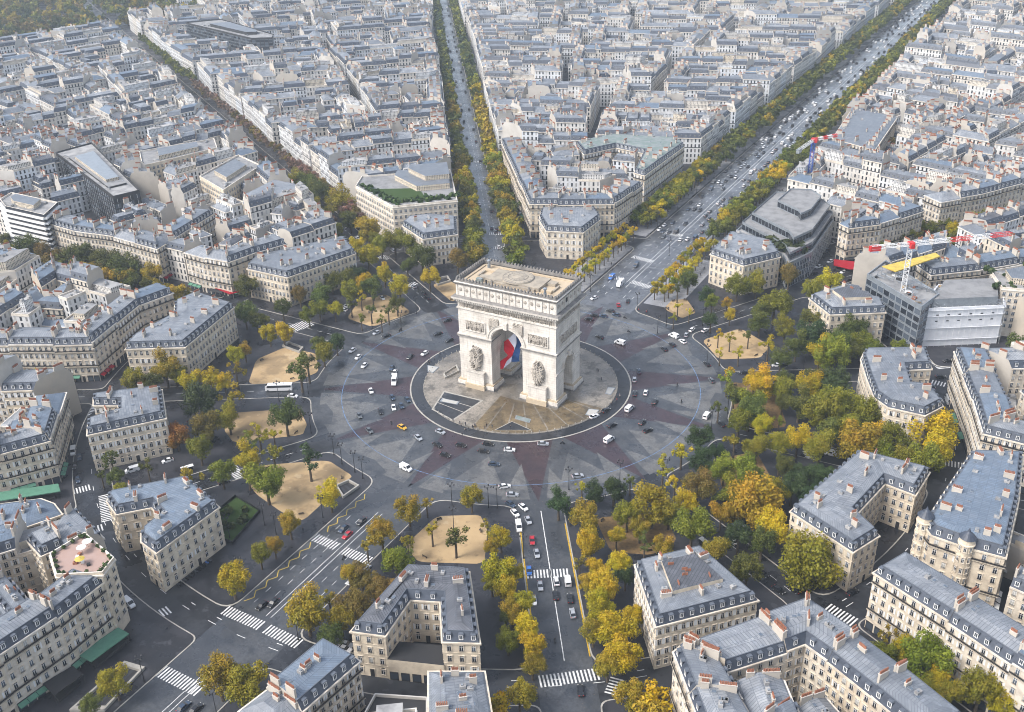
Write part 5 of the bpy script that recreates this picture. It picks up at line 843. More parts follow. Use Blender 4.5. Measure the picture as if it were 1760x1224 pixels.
# ---------------- hand-laid buildings round the circle ----------------
hr=random.Random(5)
NICE={'ring':'mansion'}
def flatbox(name,P,z0,z1,m,par,c,top=None): b=MB(); b.prism(P,z0,z1,m,top=top); return b.build(name,par,(*c,0))
def bush(mb,x,y,z,s,r): 
    for k in range(30):
        v=Vector((r.gauss(0,1),r.gauss(0,1),r.gauss(0,1))).normalized()*s*r.uniform(.5,1); q=v+Vector((x,y,z+s*.7)); e=Vector((r.gauss(0,1),r.gauss(0,1),r.gauss(0,1))).normalized()*s*.4; f_=v.cross(e).normalized()*s*.4
        mb.face([q-e-f_,q+e-f_,q+e+f_,q-e+f_],'foliage',r.random())
PLANT=[]
for key,ze,P,st,lab in HOUSES:
    n=len(P); ty=['s']*n; c=cen(P)
    if key=='ring':
        dark=st=='d'
        o,top,l2,c=near_house(P,ty,ze,'mansard','mansion',hr,lab,cat='mansion',group='ring of matching mansions around the circle',tint=hr.uniform(.0,.45),balc=False,shops='shut' if 'shutters' in lab else False,roofm='dark_zinc' if dark else 'zinc' if 'blue' not in lab else 'blue_zinc',fl=3.6,ground=4.6)
        if 'shutters' in lab or 'charcoal' in lab: flatbox('raised_attic',[(c[0]+(p[0]-c[0])*.5,c[1]+(p[1]-c[1])*.5) for p in P],top-.6,top+1.3,'stone',o,c,'dark_zinc')
        if dark:
            w1,w4,w3,w2=(P[1],P[4],P[3],P[2]) if dist(P[1],CAM)<dist(P[6],CAM) else (P[6],P[3],P[4],P[5])
            q=lambda p,w_,t:(p[0]+(w_[0]-p[0])*t,p[1]+(w_[1]-p[1])*t); Q=[q(w1,w2,-.02),q(w4,w3,-.02),q(w4,w3,.46),q(w1,w2,.46)]; Q=Q if parea(Q)>0 else Q[::-1]
            flatbox('entrance_wing',Q,0,7.6,'stone',o,c,'rubber_dark')
            for i in range(4):
                if seen(Q,i,.3):
                    a,b2,L,d,nn=edgeinfo(Q,i); an=atan2(nn[1],nn[0])-pi/2
                    for t in range(5): x,y=a[0]+d[0]*L*(t+.5)/5-c[0],a[1]+d[1]*L*(t+.5)/5-c[1]; w_=link('shop_front',TPL['shop_front'][1],o); w_.location=(x,y,.1); w_.rotation_euler.z=an
    elif key in('turret','gable','bl2'):
        tys=['s']*n
        o,top,l2,c=near_house(P,tys,ze,'zinc' if key!='turret' else 'mansard','corner_house' if key=='turret' else 'zinc_roofed_house',hr,lab,tint=.1,roofm='blue_zinc' if key in('turret','bl2') else 'zinc',balc=key=='turret',shops=key=='turret')
        if key=='turret':
            for q in (P[:] and sorted(P,key=lambda p:dist(p,CAM))[:1]+[min(P,key=lambda p:p[0])]):
                b=MB(); b.lathe([(2.1,0),(2.1,ze+1.5)],'stone',16,(q[0]-c[0],q[1]-c[1],0)); b.lathe([(2.5,ze+1.4),(2.5,ze+1.8),(2.2,ze+1.9),(2.1,ze+3.6)],'stone',16,(q[0]-c[0],q[1]-c[1],0)); b.lathe([(2.5,ze+3.6),(1.6,ze+4.6),(.5,ze+5.6),(0,ze+7)],'slate',16,(q[0]-c[0],q[1]-c[1],0)); b.build('turret',o)
                for f in range(6):
                    for a_ in range(0,8): w_=link('window',TPL['window_small'][1],o); an=a_*pi/4; w_.location=(q[0]-c[0]+2.1*cos(an),q[1]-c[1]+2.1*sin(an),2+f*3.9); w_.rotation_euler.z=an-pi/2; w_.scale=(1,1,1.6)
    elif key in('court','cop'):
        o,top,l2,c=near_house(P,['s']*n,ze,'mansard' if key=='cop' else 'zinc','corner_house',hr,lab,tint=.3,roofm='copper' if key=='cop' else 'zinc')
    elif key=='blank': o,top,l2,c=near_house(P,['p','p','p','s','s','s'],ze,'zinc','apartment_building',hr,lab,tint=.15,shops=False,balc=False)
    else:
        r=hr; o=root({'bank':'bank_building','office':'glass_office','build':'unfinished_building','build2':'wrapped_building','gard':'apartment_building','terr':'corner_house','low':'flat_roofed_building','mod':'balcony_block','glass':'glass_office','grid':'office_building','black':'glass_office'}[key],(*c,0),lab,'building'); CUSTOM.append(P)
        W,Rf=MB(),MB(); nr=Near(o,c); S=lambda pts_,k,f=c:[(f[0]+(p[0]-f[0])*k,f[1]+(p[1]-f[1])*k) for p in pts_]
        wm={'office':'steel','glass':'rubber_dark','black':'rubber_dark','build':'steel','build2':'scaffold_sheet','low':'plaster'}.get(key,'stone'); tint=.75 if key in('bank','gard','mod') else .1
        nf=round((ze-4)/ (3.3 if key!='low' else 9)); 
        for i in range(n): a,b2=P[i],P[(i+1)%n]; W.face([(*a,0),(*b2,0),(*b2,ze),(*a,ze)],wm,tint)
        Q=offset(P,[.4]*n)
        for i in range(n): j=(i+1)%n; W.face([(*P[i],ze),(*P[j],ze),(*P[j],ze+1),(*P[i],ze+1)],wm,tint); W.face([(*P[i],ze+1),(*P[j],ze+1),(*Q[j],ze+1),(*Q[i],ze+1)],wm,1); W.face([(*Q[j],ze),(*Q[i],ze),(*Q[i],ze+1),(*Q[j],ze+1)],wm,1)
        Rf.face([(*p,ze+.05) for p in Q],{'terr':'pink_tile','low':'rubber_dark'}.get(key,'gravel_roof'),r.random(),Q)
        if key in('bank','terr','gard'): band(W,P,['s']*n,.4,ze-.4,ze,'stone',1); band(W,P,['s']*n,.15,4.2,4.5,'stone',1)
        for i in range(n):
            if not seen(P,i): continue
            a,b2,L,d,nn=edgeinfo(P,i); an=atan2(nn[1],nn[0])-pi/2
            if key in('bank','gard','terr','grid'):
                k=max(1,round(L/2.9))
                for q in range(k):
                    for f in range(nf): t=(q+.5)/k*L; nr.put('window_b' if key!='terr' else 'window_a','window',a[0]+d[0]*t,a[1]+d[1]*t,4.6+3.4*f*(ze-4.5)/(3.4*nf),an,1.25,.85)
            elif key in('office','build','glass','black'):
                k=max(1,round(L/(3.2 if key=='office' else 4.4)))
                for q in range(k):
                    for f in range(nf+1):
                        t0,t1=(q+.08)/k*L,(q+.92)/k*L; z=.6+f*(ze-1)/(nf+1); h=(ze-1)/(nf+1)*.78; G=MB()
                        e=lambda t,w_:(a[0]+d[0]*t+nn[0]*w_-c[0],a[1]+d[1]*t+nn[1]*w_-c[1])
                        G.face([(*e(t0,.03),z),(*e(t1,.03),z),(*e(t1,.03),z+h),(*e(t0,.03),z+h)],'dark_glass',r.choice((0,.2,.7)))
                        if key in('build','black'):
                            for zz in(z,z+h): G.box((*e((t0+t1)/2,.12),zz),(t1-t0,.2,.18),'steel',atan2(d[1],d[0]))
                        else: G.box((*e((t0+t1)/2,.1),z+h*.5),(.12,.14,h),'white_paint',atan2(d[1],d[0]))
                        G.build('window',o)
            elif key=='build2':
                G=MB()
                for f in (1,3,5,6): G.box(((a[0]+b2[0])/2-c[0]+nn[0]*.5,(a[1]+b2[1])/2-c[1]+nn[1]*.5,.6+f*2.9),(L,.5,.06),'scaffold_sheet',atan2(d[1],d[0]))
                for q in range(int(L/2.6)+1): t=q*2.6; G.bar((a[0]+d[0]*t+nn[0]*.95-c[0],a[1]+d[1]*t+nn[1]*.95-c[1],0),(a[0]+d[0]*t+nn[0]*.95-c[0],a[1]+d[1]*t+nn[1]*.95-c[1],ze+2.2),.05,'white_paint')
                G.build('scaffold',o); G=MB()
                for q in range(int(L/5)): 
                    for f in range(2): t=q*5+2.5; G.box((a[0]+d[0]*t-c[0]+nn[0]*.05,a[1]+d[1]*t-c[1]+nn[1]*.05,ze-2.5-3*f),(1.1,.1,.5),'iron',atan2(d[1],d[0]))
                G.build('window',o)
            elif key=='mod':
                G=MB(); 
                for f in range(8): G.box(((a[0]+b2[0])/2-c[0]+nn[0]*.6,(a[1]+b2[1])/2-c[1]+nn[1]*.6,3.6+f*3),(L,1.2,1.0),'white_paint',atan2(d[1],d[0])); G.box(((a[0]+b2[0])/2-c[0]+nn[0]*.05,(a[1]+b2[1])/2-c[1]+nn[1]*.05,5.1+f*3),(L,.1,1.7),'dark_glass',atan2(d[1],d[0]))
                G.build('balcony',o)
        W.build('wall',o,(*c,0)); ro=Rf.build('roof',o,(*c,0))
        if key in('glass','grid','black','mod','gard'):
            for q in range(14): p=P[r.randrange(n)]; k=r.uniform(.1,.8); nr.put('roof_vent','roof_vent',c[0]+(p[0]-c[0])*k,c[1]+(p[1]-c[1])*k,ze,r.choice((.3,1.9)),r.uniform(1,3),1)
            flatbox('penthouse',offset(S(P,.55),[.5]*n),ze,ze+3,'stone_bays' if key!='black' else 'rubber_dark',o,c,'zinc' if key!='glass' else 'steel')
            if key=='glass': flatbox('plant_strip',[(c[0]+(p[0]-c[0])*.7,c[1]+(p[1]-c[1])*.7) for p in P],ze+.1,ze+1.2,'rubber_dark',o,c,'gravel_roof')
        nr.done()
        if key=='bank':
            Q=offset(P,[4]*n); C=[Q[i] for i in range(n)]; top=max(P,key=lambda p:dist(p,CAM))
            bk=[(p[0]+(top[0]-p[0])*.36,p[1]+(top[1]-p[1])*.36) for p in Q]
            flatbox('setback_storey',bk,ze,ze+3.6,'stone_bays',o,c,'zinc'); bk2=[(p[0]+(top[0]-p[0])*.25,p[1]+(top[1]-p[1])*.25) for p in bk]; flatbox('upper_storey',bk2,ze+3.6,ze+6.4,'stone_bays',o,c,'zinc')
            flatbox('garden_bed',offset(P,[1.2]*n),ze,ze+.25,'gravel_roof',o,c); flatbox('lawn',[((p[0]-c[0])*.5+P[0][0]*.0+c[0]+(min(P,key=lambda p:dist(p,CAM))[0]-c[0])*.35,(p[1]-c[1])*.35+c[1]+(min(P,key=lambda p:dist(p,CAM))[1]-c[1])*.35) for p in P],ze+.2,ze+.4,'grass',o,c)
            PLANT.append((o,c,[(p,ze) for p in [(P[i][0]+(P[(i+1)%n][0]-P[i][0])*t+ (c[0]-P[i][0])*(.1+.2*r.random()),P[i][1]+(P[(i+1)%n][1]-P[i][1])*t+(c[1]-P[i][1])*(.1+.2*r.random())) for i in range(n) if seen(P,i,0) for t in [q/15 for q in range(15)] for _ in (0,1)]],1.5,(.05,.085,.02)))
        if key=='office':
            
            bk=max(P,key=lambda p:dist(p,CAM))
            for t_,(k,z0,z1) in enumerate(((.93,13,17),(.80,17,21),(.45,21,24.5))):
                Q=[(bk[0]+(p[0]-bk[0])*k+(c[0]-bk[0])*(1-k)*.25,bk[1]+(p[1]-bk[1])*k+(c[1]-bk[1])*(1-k)*.25) for p in P]; flatbox('upper_storey',Q,z0,z1,'steel',o,c,'gravel_roof'); G=MB()
                for i in range(n):
                    a,b2,L,d,nn=edgeinfo(Q,i)
                    if not seen(Q,i): continue
                    kk=max(1,round(L/3))
                    for q in range(kk): t0=(q+.5)/kk*L; G.box((a[0]+d[0]*t0+nn[0]*.03-c[0],a[1]+d[1]*t0+nn[1]*.03-c[1],(z0+z1)/2+.1),(L/kk*.86,.1,2.7),'dark_glass',atan2(d[1],d[0]))
                G.build('window_band',o)
                G=MB()
                for i in range(n):
                    a,b2,L,d,nn=edgeinfo(Q,i); G.box(((a[0]+b2[0])/2-c[0],(a[1]+b2[1])/2-c[1],z1+.45),(L,.12,.9),'steel',atan2(d[1],d[0]))
                G.build('railing',o)
            f=sorted(P,key=lambda p:dist(p,CAM))[1]; PLANT.append((o,c,[((f[0]+(c[0]-f[0])*.25+r.uniform(-9,9),f[1]+(c[1]-f[1])*.25+r.uniform(-3,4)),ze+.5) for q in range(40)],2.6,(.045,.055,.018)))
            for q in range(8):
                G=MB(); u=q/7; G.bar((P[0][0]+(P[1][0]-P[0][0])*u-c[0],P[0][1]+(P[1][1]-P[0][1])*u-c[1],0),(P[0][0]+(P[1][0]-P[0][0])*u-c[0],P[0][1]+(P[1][1]-P[0][1])*u-c[1],ze+1),.25,'white_paint'); G.build('column',o)
        if key=='gard': PLANT.append((o,c,[((P[i][0]+(c[0]-P[i][0])*.2+r.uniform(-5,5),P[i][1]+(c[1]-P[i][1])*.2+r.uniform(-3,3)),ze) for i in range(n) for q in range(6)],1.2,(.05,.075,.02)))
        if key=='terr':
            PLANT.append((o,c,[((p[0]+(q_[0]-p[0])*t+(c[0]-p[0])*.1,p[1]+(q_[1]-p[1])*t+(c[1]-p[1])*.1),ze+.4) for p,q_ in zip(P,P[1:]+P[:1]) for t in(.1,.35,.6,.85)],.65,(.05,.08,.02)))
            for q in range(3): G=MB(); x,y=r.uniform(-4,4),r.uniform(-4,4); G.bar((x,y,ze),(x,y,ze+2.4),.05,'iron'); G.lathe([(1.5,ze+2.2),(0,ze+2.7)],('white_paint','road_yellow','white_paint')[q],8,(x,y,0)); G.build('parasol',o)
            for q in range(7): G=MB(); x,y=r.uniform(-5,5),r.uniform(-5,5); G.box((x,y,ze+.4),(.9,.9,.75),('terracotta','rubber_dark','white_paint')[q%3],r.random()); G.build('terrace_furniture',o)
        if key in('build','build2'):
            G=MB(); X0,X1=min(p[0] for p in P)-c[0],max(p[0] for p in P)-c[0]; 
            for q in range(60):
                p=P[r.randrange(n)]; k=r.uniform(.1,.95); x,y=(p[0]-c[0])*k,(p[1]-c[1])*k; an=r.choice((.9,.9+pi/2)); L=r.uniform(3,9); zz=ze+r.choice((1.2,2.4,3.4)); G.bar((x-cos(an)*L/2,y-sin(an)*L/2,zz),(x+cos(an)*L/2,y+sin(an)*L/2,zz),.1,'steel'); G.bar((x,y,ze),(x,y,zz),.08,'steel')
            G.build('scaffold',o); G=MB()
            for q in range(16): p=P[r.randrange(n)]; k=r.uniform(.1,.85); G.box(((p[0]-c[0])*k,(p[1]-c[1])*k,ze+.5),(r.uniform(1,4),r.uniform(1,3),r.uniform(.4,1.4)),r.choice(('sand','white_paint','rubber_dark','terracotta')),r.random()*3)
            G.build('building_materials',o)
            if key=='build2': G=MB(); G.prism(S(P,.8),ze,ze+4.2,'steel',top='gravel_roof'); G.build('steel_storey',o,(*c,0))
def awn(key,m,lab,z=3.4,drop=.9):
    P=MISC[key]; c=cen(P); P=P if parea(P)>0 else P[::-1]; t=root('awning',(*c,0),lab,'awning'); b=MB(); far_=sorted(range(len(P)),key=lambda i:-dist(P[i],(0,0)))
    hi=set(far_[:len(P)//2]); zz=[z+(drop if i in hi else 0) for i in range(len(P))]; n=len(P)
    b.face([(p[0]-c[0],p[1]-c[1],zz[i]) for i,p in enumerate(P)],m)
    for i in range(n): j=(i+1)%n; b.face([(P[i][0]-c[0],P[i][1]-c[1],zz[i]-.35),(P[j][0]-c[0],P[j][1]-c[1],zz[j]-.35),(P[j][0]-c[0],P[j][1]-c[1],zz[j]),(P[i][0]-c[0],P[i][1]-c[1],zz[i])],m)
    b.build('canopy',t); 
    for i,p in enumerate(P): b=MB(); b.bar((p[0]-c[0],p[1]-c[1],.1),(p[0]-c[0],p[1]-c[1],zz[i]-.3),.05,'iron'); b.build('post',t)
    b=MB(); b.prism([((p[0]-c[0])*.8,(p[1]-c[1])*.8) for p in P],.12,1.1,'rubber_dark'); b.build('seating_front',t)
awn('awn1','green_cloth','long green cafe awning below the pink roof terrace'); awn('awn2','rubber_dark','black framed glass veranda left of the green awning'); awn('awn3','red_cloth','big dark red corner awning behind the construction crane'); awn('awn4','red_cloth','small bright red awning at the corner left of the long pale mansion'); awn('awn5','green_cloth','dark green striped shop awnings along the yellow-fronted house')
c=cen(MISC['yellowroof']); t=root('yellow_tarpaulin',(*c,22),'bright yellow tarpaulin roof behind the crane mast','tarpaulin'); b=MB(); P=MISC['yellowroof']; P=P if parea(P)>0 else P[::-1]; b.prism([(p[0]-c[0],p[1]-c[1]) for p in P],3.4,3.9,'yellow_sheet',bottom=True); b.build('sheet',t); b=MB()
for p in P: b.bar((p[0]-c[0],p[1]-c[1],-22),(p[0]-c[0],p[1]-c[1],3.4),.12,'steel')
b.build('props',t)
# street rows: terraced houses sharing party walls
rr=random.Random(21)
for ze,dp,L,lot in ROWS:
    n=len(L); ex=[]
    for i in range(n):    # inner line
        d0=Vector((L[i][0]-L[i-1][0],L[i][1]-L[i-1][1])).normalized() if i else None; d1=Vector((L[i+1][0]-L[i][0],L[i+1][1]-L[i][1])).normalized() if i<n-1 else None
        if d0 is None: v=Vector((-d1.y,d1.x))*dp
        elif d1 is None: v=Vector((-d0.y,d0.x))*dp
        else:
            n0,n1=Vector((-d0.y,d0.x)),Vector((-d1.y,d1.x)); m_=(n0+n1).normalized(); v=m_*dp/max(.45,m_.dot(n0))
        ex.append((L[i][0]+v.x,L[i][1]+v.y))
    for i in range(1,n-2):
        if dist(L[i],L[i+1])<9: ex[i]=ex[i+1]=((ex[i][0]+ex[i+1][0])/2,(ex[i][1]+ex[i+1][1])/2)
    for i in range(n-1):
        a,b2,c1,e1=L[i],L[i+1],ex[i+1],ex[i]; k=max(1,round(dist(a,b2)/lot)); q=lambda p,w_,t:(p[0]+(w_[0]-p[0])*t,p[1]+(w_[1]-p[1])*t)
        ends=[(i==0),(i==n-2)]
        for j in range(k):
            P=[q(a,b2,j/k),q(a,b2,(j+1)/k),q(e1,c1,(j+1)/k),q(e1,c1,j/k)]
            tri=c1==e1
            if tri: P=[a,b2,c1]
            if parea(P)<20: continue
            c=cen(P); pj=proj((*c,ze))
            if not(-120<pj[0]<1880 and -60<pj[1]<1330): CUSTOM.append(P); continue
            ty=['s','p','c','p']
            if tri: ty=['s','p','p']
            if ends[0] and j==0: ty[3]='s'
            if ends[1] and j==k-1: ty[1]='s'
            tnt=rr.uniform(0,.9); rm='zinc' if rr.random()<.72 else 'blue_zinc'; stl='mansard' if rr.random()<.85 else 'zinc'
            near_house(P,ty,ze+rr.uniform(-.5,.7),stl,'terraced_house',rr,None,('%s %s-roofed terraced house'%(PALE[int(tnt*4.9)],'grey' if rm=='zinc' else 'blue') ,between(sector(*c)),hypot(*c)),group='terraced houses facing the ring street and avenues',tint=tnt,roofm=rm)
# ---------------- city blocks beyond ----------------
def overlaps(P):
    c=cen(P)
    for Q in CUSTOM:
        cq=cen(Q)
        if dist(c,cq)>130: continue
        if inpoly(c,Q) or any(inpoly((p[0]*.8+c[0]*.2,p[1]*.8+c[1]*.2),Q) for p in P) or any(inpoly((p[0]*.8+cq[0]*.2,p[1]*.8+cq[1]*.2),P) for p in Q): return True
    return False
LOTS=[]
def inpark(x,y):
    a,R=azr(x,y); return (R>935 and 285<a<=303) or (R>1000 and 303<a<309)
br=random.Random(11)
def lots_of(P):
    """perimeter houses and court wings of a block"""
    if parea(P)<0: P=P[::-1]
    dp=br.uniform(11,13.5); I=offset(P,[dp]*4)
    ok=valid(P,I) and parea(I)>60
    if not ok:
        a,b,c,d=P; n=max(1,round(dist(a,b)/17)); q=lambda p,w_,t:(p[0]+(w_[0]-p[0])*t,p[1]+(w_[1]-p[1])*t)
        for j in range(n): LOTS.append(([q(a,b,j/n),q(a,b,(j+1)/n),q(d,c,(j+1)/n),q(d,c,j/n)],['s','s' if j==n-1 else 'p','s','s' if j==0 else 'p'],0))
        return
    base=br.uniform(18.5,22)
    for e in range(4):
        a,b,c,d=P[e],P[(e+1)%4],I[(e+1)%4],I[e]; n=max(1,round(dist(a,b)/(br.uniform(14,20) if hypot(*cen(P))<560 else br.uniform(18,34)))); q=lambda p,w_,t:(p[0]+(w_[0]-p[0])*t,p[1]+(w_[1]-p[1])*t)
        for j in range(n): LOTS.append(([q(a,b,j/n),q(a,b,(j+1)/n),q(d,c,(j+1)/n),q(d,c,j/n)],['s','p','c','p'],base+(br.uniform(-1.6,1.6) if br.random()<.72 else br.uniform(-7,7))))
    xs,ys=[p[0] for p in I],[p[1] for p in I]; an0=atan2(P[1][1]-P[0][1],P[1][0]-P[0][0]); got=0
    for t in range(200):
        if got>=int(parea(I)/(150 if hypot(*cen(P))<520 else 230)): break
        x,y=br.uniform(min(xs),max(xs)),br.uniform(min(ys),max(ys)); an=an0+br.choice((0,0,pi/2,br.uniform(-.5,.5))); w_,l_=br.uniform(6,10),br.uniform(9,20)
        Q=[(x+u*l_/2*cos(an)-v*w_/2*sin(an),y+u*l_/2*sin(an)+v*w_/2*cos(an)) for u,v in((-1,-1),(1,-1),(1,1),(-1,1))]
        if not inpoly((x,y),I) or sum(inpoly(p,P) for p in Q)<4: continue
        got+=1; LOTS.append((Q,br.choice((['c','p','c','p'],['c','p','c','c'],['p','c','c','c'])),br.choice((5,9,12,15,17,19,20))+br.uniform(-1,1)))
def avline(i,side,extra=0): 
    return lambda R:onav(i,math.sqrt(max(R*R-(AV[i][1]+extra)**2,1)),side*(AV[i][1]+extra))
for k in range(12):
    L0,L1=avline(k,1,9 if k==0 else 0),avline((k+1)%12,-1,17 if k==8 else 0); R=183.
    while R<1680:
        dR=br.uniform(50,95); R1=R+dR; A0,A1,B0,B1=L0(R),L1(R),L0(R1),L1(R1)
        mid=dist(((A0[0]+B0[0])/2,(A0[1]+B0[1])/2),((A1[0]+B1[0])/2,(A1[1]+B1[1])/2)); nb=max(1,round(mid/br.uniform(58,110)))
        sk=br.uniform(-.07,.07)
        for j in range(nb):
            f0,f1=j/nb,(j+1)/nb; q=lambda p,w_,t:(p[0]+(w_[0]-p[0])*t,p[1]+(w_[1]-p[1])*t)
            bow=1+.03*sin(pi*f0) ; g0=(4.5/mid if j else 0); g1=(4.5/mid if j<nb-1 else 0)
            u0,u1=f0+g0+(sk if 0<j else 0),f1-g1+(sk if j<nb-1 else 0)
            P=[q(A0,A1,u0),q(A0,A1,u1),q(B0,B1,u1),q(B0,B1,u0)]
            P=[(p[0]+br.uniform(-3.5,3.5)*(R>300),p[1]+br.uniform(-3.5,3.5)*(R>300)) for p in P]
            c=cen(P); pj=proj((*c,10))
            if pj[2]<0 or not(-260<pj[0]<2020 and -150<pj[1]<1450): continue
            if inpark(*c): continue
            lots_of(P)
        R=R1+br.uniform(8,11)
lots=[]
for P,ty,h in LOTS:
    if parea(P)<0: P=P[::-1]; ty=[ty[2],ty[1],ty[0],ty[3]]
    if parea(P)<25: continue
    c=cen(P); pj=proj((*c,h or 20))
    if not(-70<pj[0]<1830 and -40<pj[1]<1300): continue
    if hypot(*c)<900 and overlaps(P): continue
    lots.append((pj[2],P,ty,h or br.uniform(18,22),c))
lots.sort(key=lambda q:q[0])
FW=MB(); NTH=230; lr=random.Random(4); far=Far(FW)
for idx,(dd,P,ty,h,c) in enumerate(lots):
    u=lr.random(); stl='mansard' if u<.60 else 'zinc' if u<.80 else 'flat'
    tnt=lr.uniform(.0 if dd<520 else .35,.95) if stl!='flat' else lr.uniform(.6,1); rm='zinc' if lr.random()<.75 else 'blue_zinc' if lr.random()<.7 else 'dark_zinc'  # far walls start paler and cooler: distance haze put into their colour
    if idx<NTH:
        ph='%s %s apartment house'%(PALE[int(min(.99,tnt)*4.9)],'flat-roofed' if stl=='flat' else ('grey' if rm=='zinc' else 'bluish' if rm=='blue_zinc' else 'dark')+('-mansard' if stl=='mansard' else '-zinc'))
        if dd<430:
            near_house(P,ty,h,stl,'apartment_building',lr,None,(ph,between(sector(*c)),hypot(*c)),group='apartment houses filling the city blocks',tint=tnt,roofm=rm)
        else:
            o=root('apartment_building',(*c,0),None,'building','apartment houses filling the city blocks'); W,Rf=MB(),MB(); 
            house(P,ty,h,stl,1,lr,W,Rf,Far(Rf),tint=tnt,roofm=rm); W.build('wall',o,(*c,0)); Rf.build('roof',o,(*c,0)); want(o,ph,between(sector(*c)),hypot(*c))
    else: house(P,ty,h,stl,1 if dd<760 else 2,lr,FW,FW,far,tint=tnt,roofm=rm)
tag(FW.build('distant_city_buildings'),'far mass of grey and blue roofed apartment blocks fading into haze','city buildings',kind='stuff')
print('lots',len(lots),'faces',len(FW.F))
# ---------------- trees ----------------
tr_=random.Random(3)
def crown_mb(seed,lobes,leaves,leaf,sparse=0.,flat=1.):
    r=random.Random(seed); b=MB(); L=[]
    for k in range(lobes):
        v=Vector((r.gauss(0,1),r.gauss(0,1),r.gauss(0,.8))).normalized()*(r.uniform(.3,.82) if k else 0)
        L.append((v,r.uniform(.17,.40)*(1-.25*sparse),r.random()))
    tot=sum(q[1]**2 for q in L)
    for v,rad,lt in L:
        for q in range(int(leaves*rad*rad/tot)):
            d=Vector((r.gauss(0,1),r.gauss(0,1),r.gauss(0,1))).normalized(); p=v+d*rad*(r.random()**.35)*r.uniform(.85,1.12)
            if p.z<-.75: p.z*=.8
            nrm=(d+Vector((r.gauss(0,.7),r.gauss(0,.7),r.gauss(.3,.7)))).normalized(); a=nrm.cross(Vector((r.gauss(0,1),r.gauss(0,1),r.gauss(0,1)))).normalized(); c=nrm.cross(a); s=leaf*r.uniform(.6,1.35)
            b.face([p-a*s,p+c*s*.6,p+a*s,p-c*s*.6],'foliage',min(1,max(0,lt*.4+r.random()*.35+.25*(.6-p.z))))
    return b,L
CROWNS={}
def crowns(key,n,**kw):
    for i in range(n):
        b,L=crown_mb(sum(map(ord,key))+i*7,**kw); CROWNS.setdefault(key,[]).append((b.data('crown'),L,b))
crowns('n',8,lobes=30,leaves=6500,leaf=.047); crowns('s',4,lobes=9,leaves=620,leaf=.075,sparse=1.); crowns('r',3,lobes=40,leaves=5200,leaf=.05); crowns('m',7,lobes=14,leaves=1500,leaf=.082)
crowns('f',3,lobes=8,leaves=150,leaf=.20)
COL={'l':(.165,.165,.012),'g':(.09,.10,.016),'d':(.04,.062,.018),'y':(.36,.265,.008),'o':(.25,.175,.013),'b':(.15,.105,.022),'r':(.27,.10,.02),'p':(.17,.105,.075)}
CN={'l':'lime green','g':'green','d':'dark green','y':'golden yellow','o':'amber','b':'brownish','r':'orange-red','p':'bare brown'}
def trunk_mb(L,r,h,rz,seed):
    q=random.Random(seed); b=MB(); zc=h-rz; t=.05*r+.10
    b.bar((0,0,0),(0,0,max(1,zc-rz*.35)),(t*1.25,t*.85),'bark',7)
    for v,rad,lt in L[1:9]: b.bar((0,0,max(.9,zc-rz*.4)),(v.x*r*.85,v.y*r*.85,zc+v.z*rz*.85),(t*.5,t*.15),'bark',4)
    return b
def tree(x,y,r,h,c,k,name,group,label=None,place=None,z0=.13,trunk=True):
    rz={'r':r,'s':r*.92}.get(k,r*.97); i=tr_.randrange(len(CROWNS[k])); me,L,_=CROWNS[k][i]
    o=root(name,(x,y,z0),label,'tree',group,tr_.uniform(0,6.28))
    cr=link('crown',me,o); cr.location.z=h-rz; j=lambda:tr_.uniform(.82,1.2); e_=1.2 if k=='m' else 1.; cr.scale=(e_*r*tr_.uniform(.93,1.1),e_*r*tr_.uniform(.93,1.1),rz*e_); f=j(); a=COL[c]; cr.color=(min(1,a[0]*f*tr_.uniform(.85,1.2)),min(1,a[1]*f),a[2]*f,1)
    if trunk: trunk_mb(L,r,h,rz,i).build('trunk',o)
    if not label: want(o,place[0],place[1],place[2])
    return o
for x,y,r,h,c,k in TREES:
    R=hypot(x,y); sz='' if r<3.4 else 'broad ' if r>6.5 else ''
    if k=='s': nm,ph='young_tree','thin %s young tree'%CN[c]
    elif k=='r': nm,ph='clipped_tree','round clipped %s tree'%CN[c]
    else: nm,ph='plane_tree',sz+CN[c]+' tree'
    i=near_av(x,y); l,f=lat(x,y,i)
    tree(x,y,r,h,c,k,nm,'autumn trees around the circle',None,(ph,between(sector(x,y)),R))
# avenue rows
rows=[]
def treerow(i,l,r0,r1,step,r,h,cols,kind='m'):
    R=r0
    while R<r1:
        p=onav(i,R,l+tr_.uniform(-.5,.5)); pj=proj((*p,8))
        if -30<pj[0]<1790 and -40<pj[1]<1260: rows.append((pj[2],p,r*tr_.uniform(.82,1.15),h*tr_.uniform(.9,1.1),tr_.choice(cols),kind,i,R))
        R+=step*tr_.uniform(.85,1.15)
for s in(-1,1):
    treerow(11,s*11.2,128,330,7,6.3,14.5,'glogly'); treerow(11,s*11.2,330,520,7.2,6.6,15,'gooyob' if s>0 else 'golgl'); treerow(11,s*11.2,520,1250,8,6.6,15,'gdgl')
    treerow(10,s*9.5,215,640,6.6,4.8,11.5,'pppb'); treerow(10,s*9.5,640,900,8,5.2,14,'ggl')
    for l in((20.5,27.5) if s<0 else (19.5,25.5)): treerow(0,s*l,104,178,5.6,2.5,9.0,'ylyoy'); treerow(0,s*l,196,330,6.2,4.4,11,'lygl' if s<0 else 'ylgl'); treerow(0,s*l,340,1250,6.8,5.6,12.5,'ggglo')
    treerow(1,s*9.5,232,420,8,4.4,12,'lgl')
    if s>0: treerow(9,-9,190,330,9,4.6,12,'gob') 
    treerow(5,s*20,188,240,8,4.6,12,'yoy')
rows.sort(key=lambda q:q[0])
farT=[]
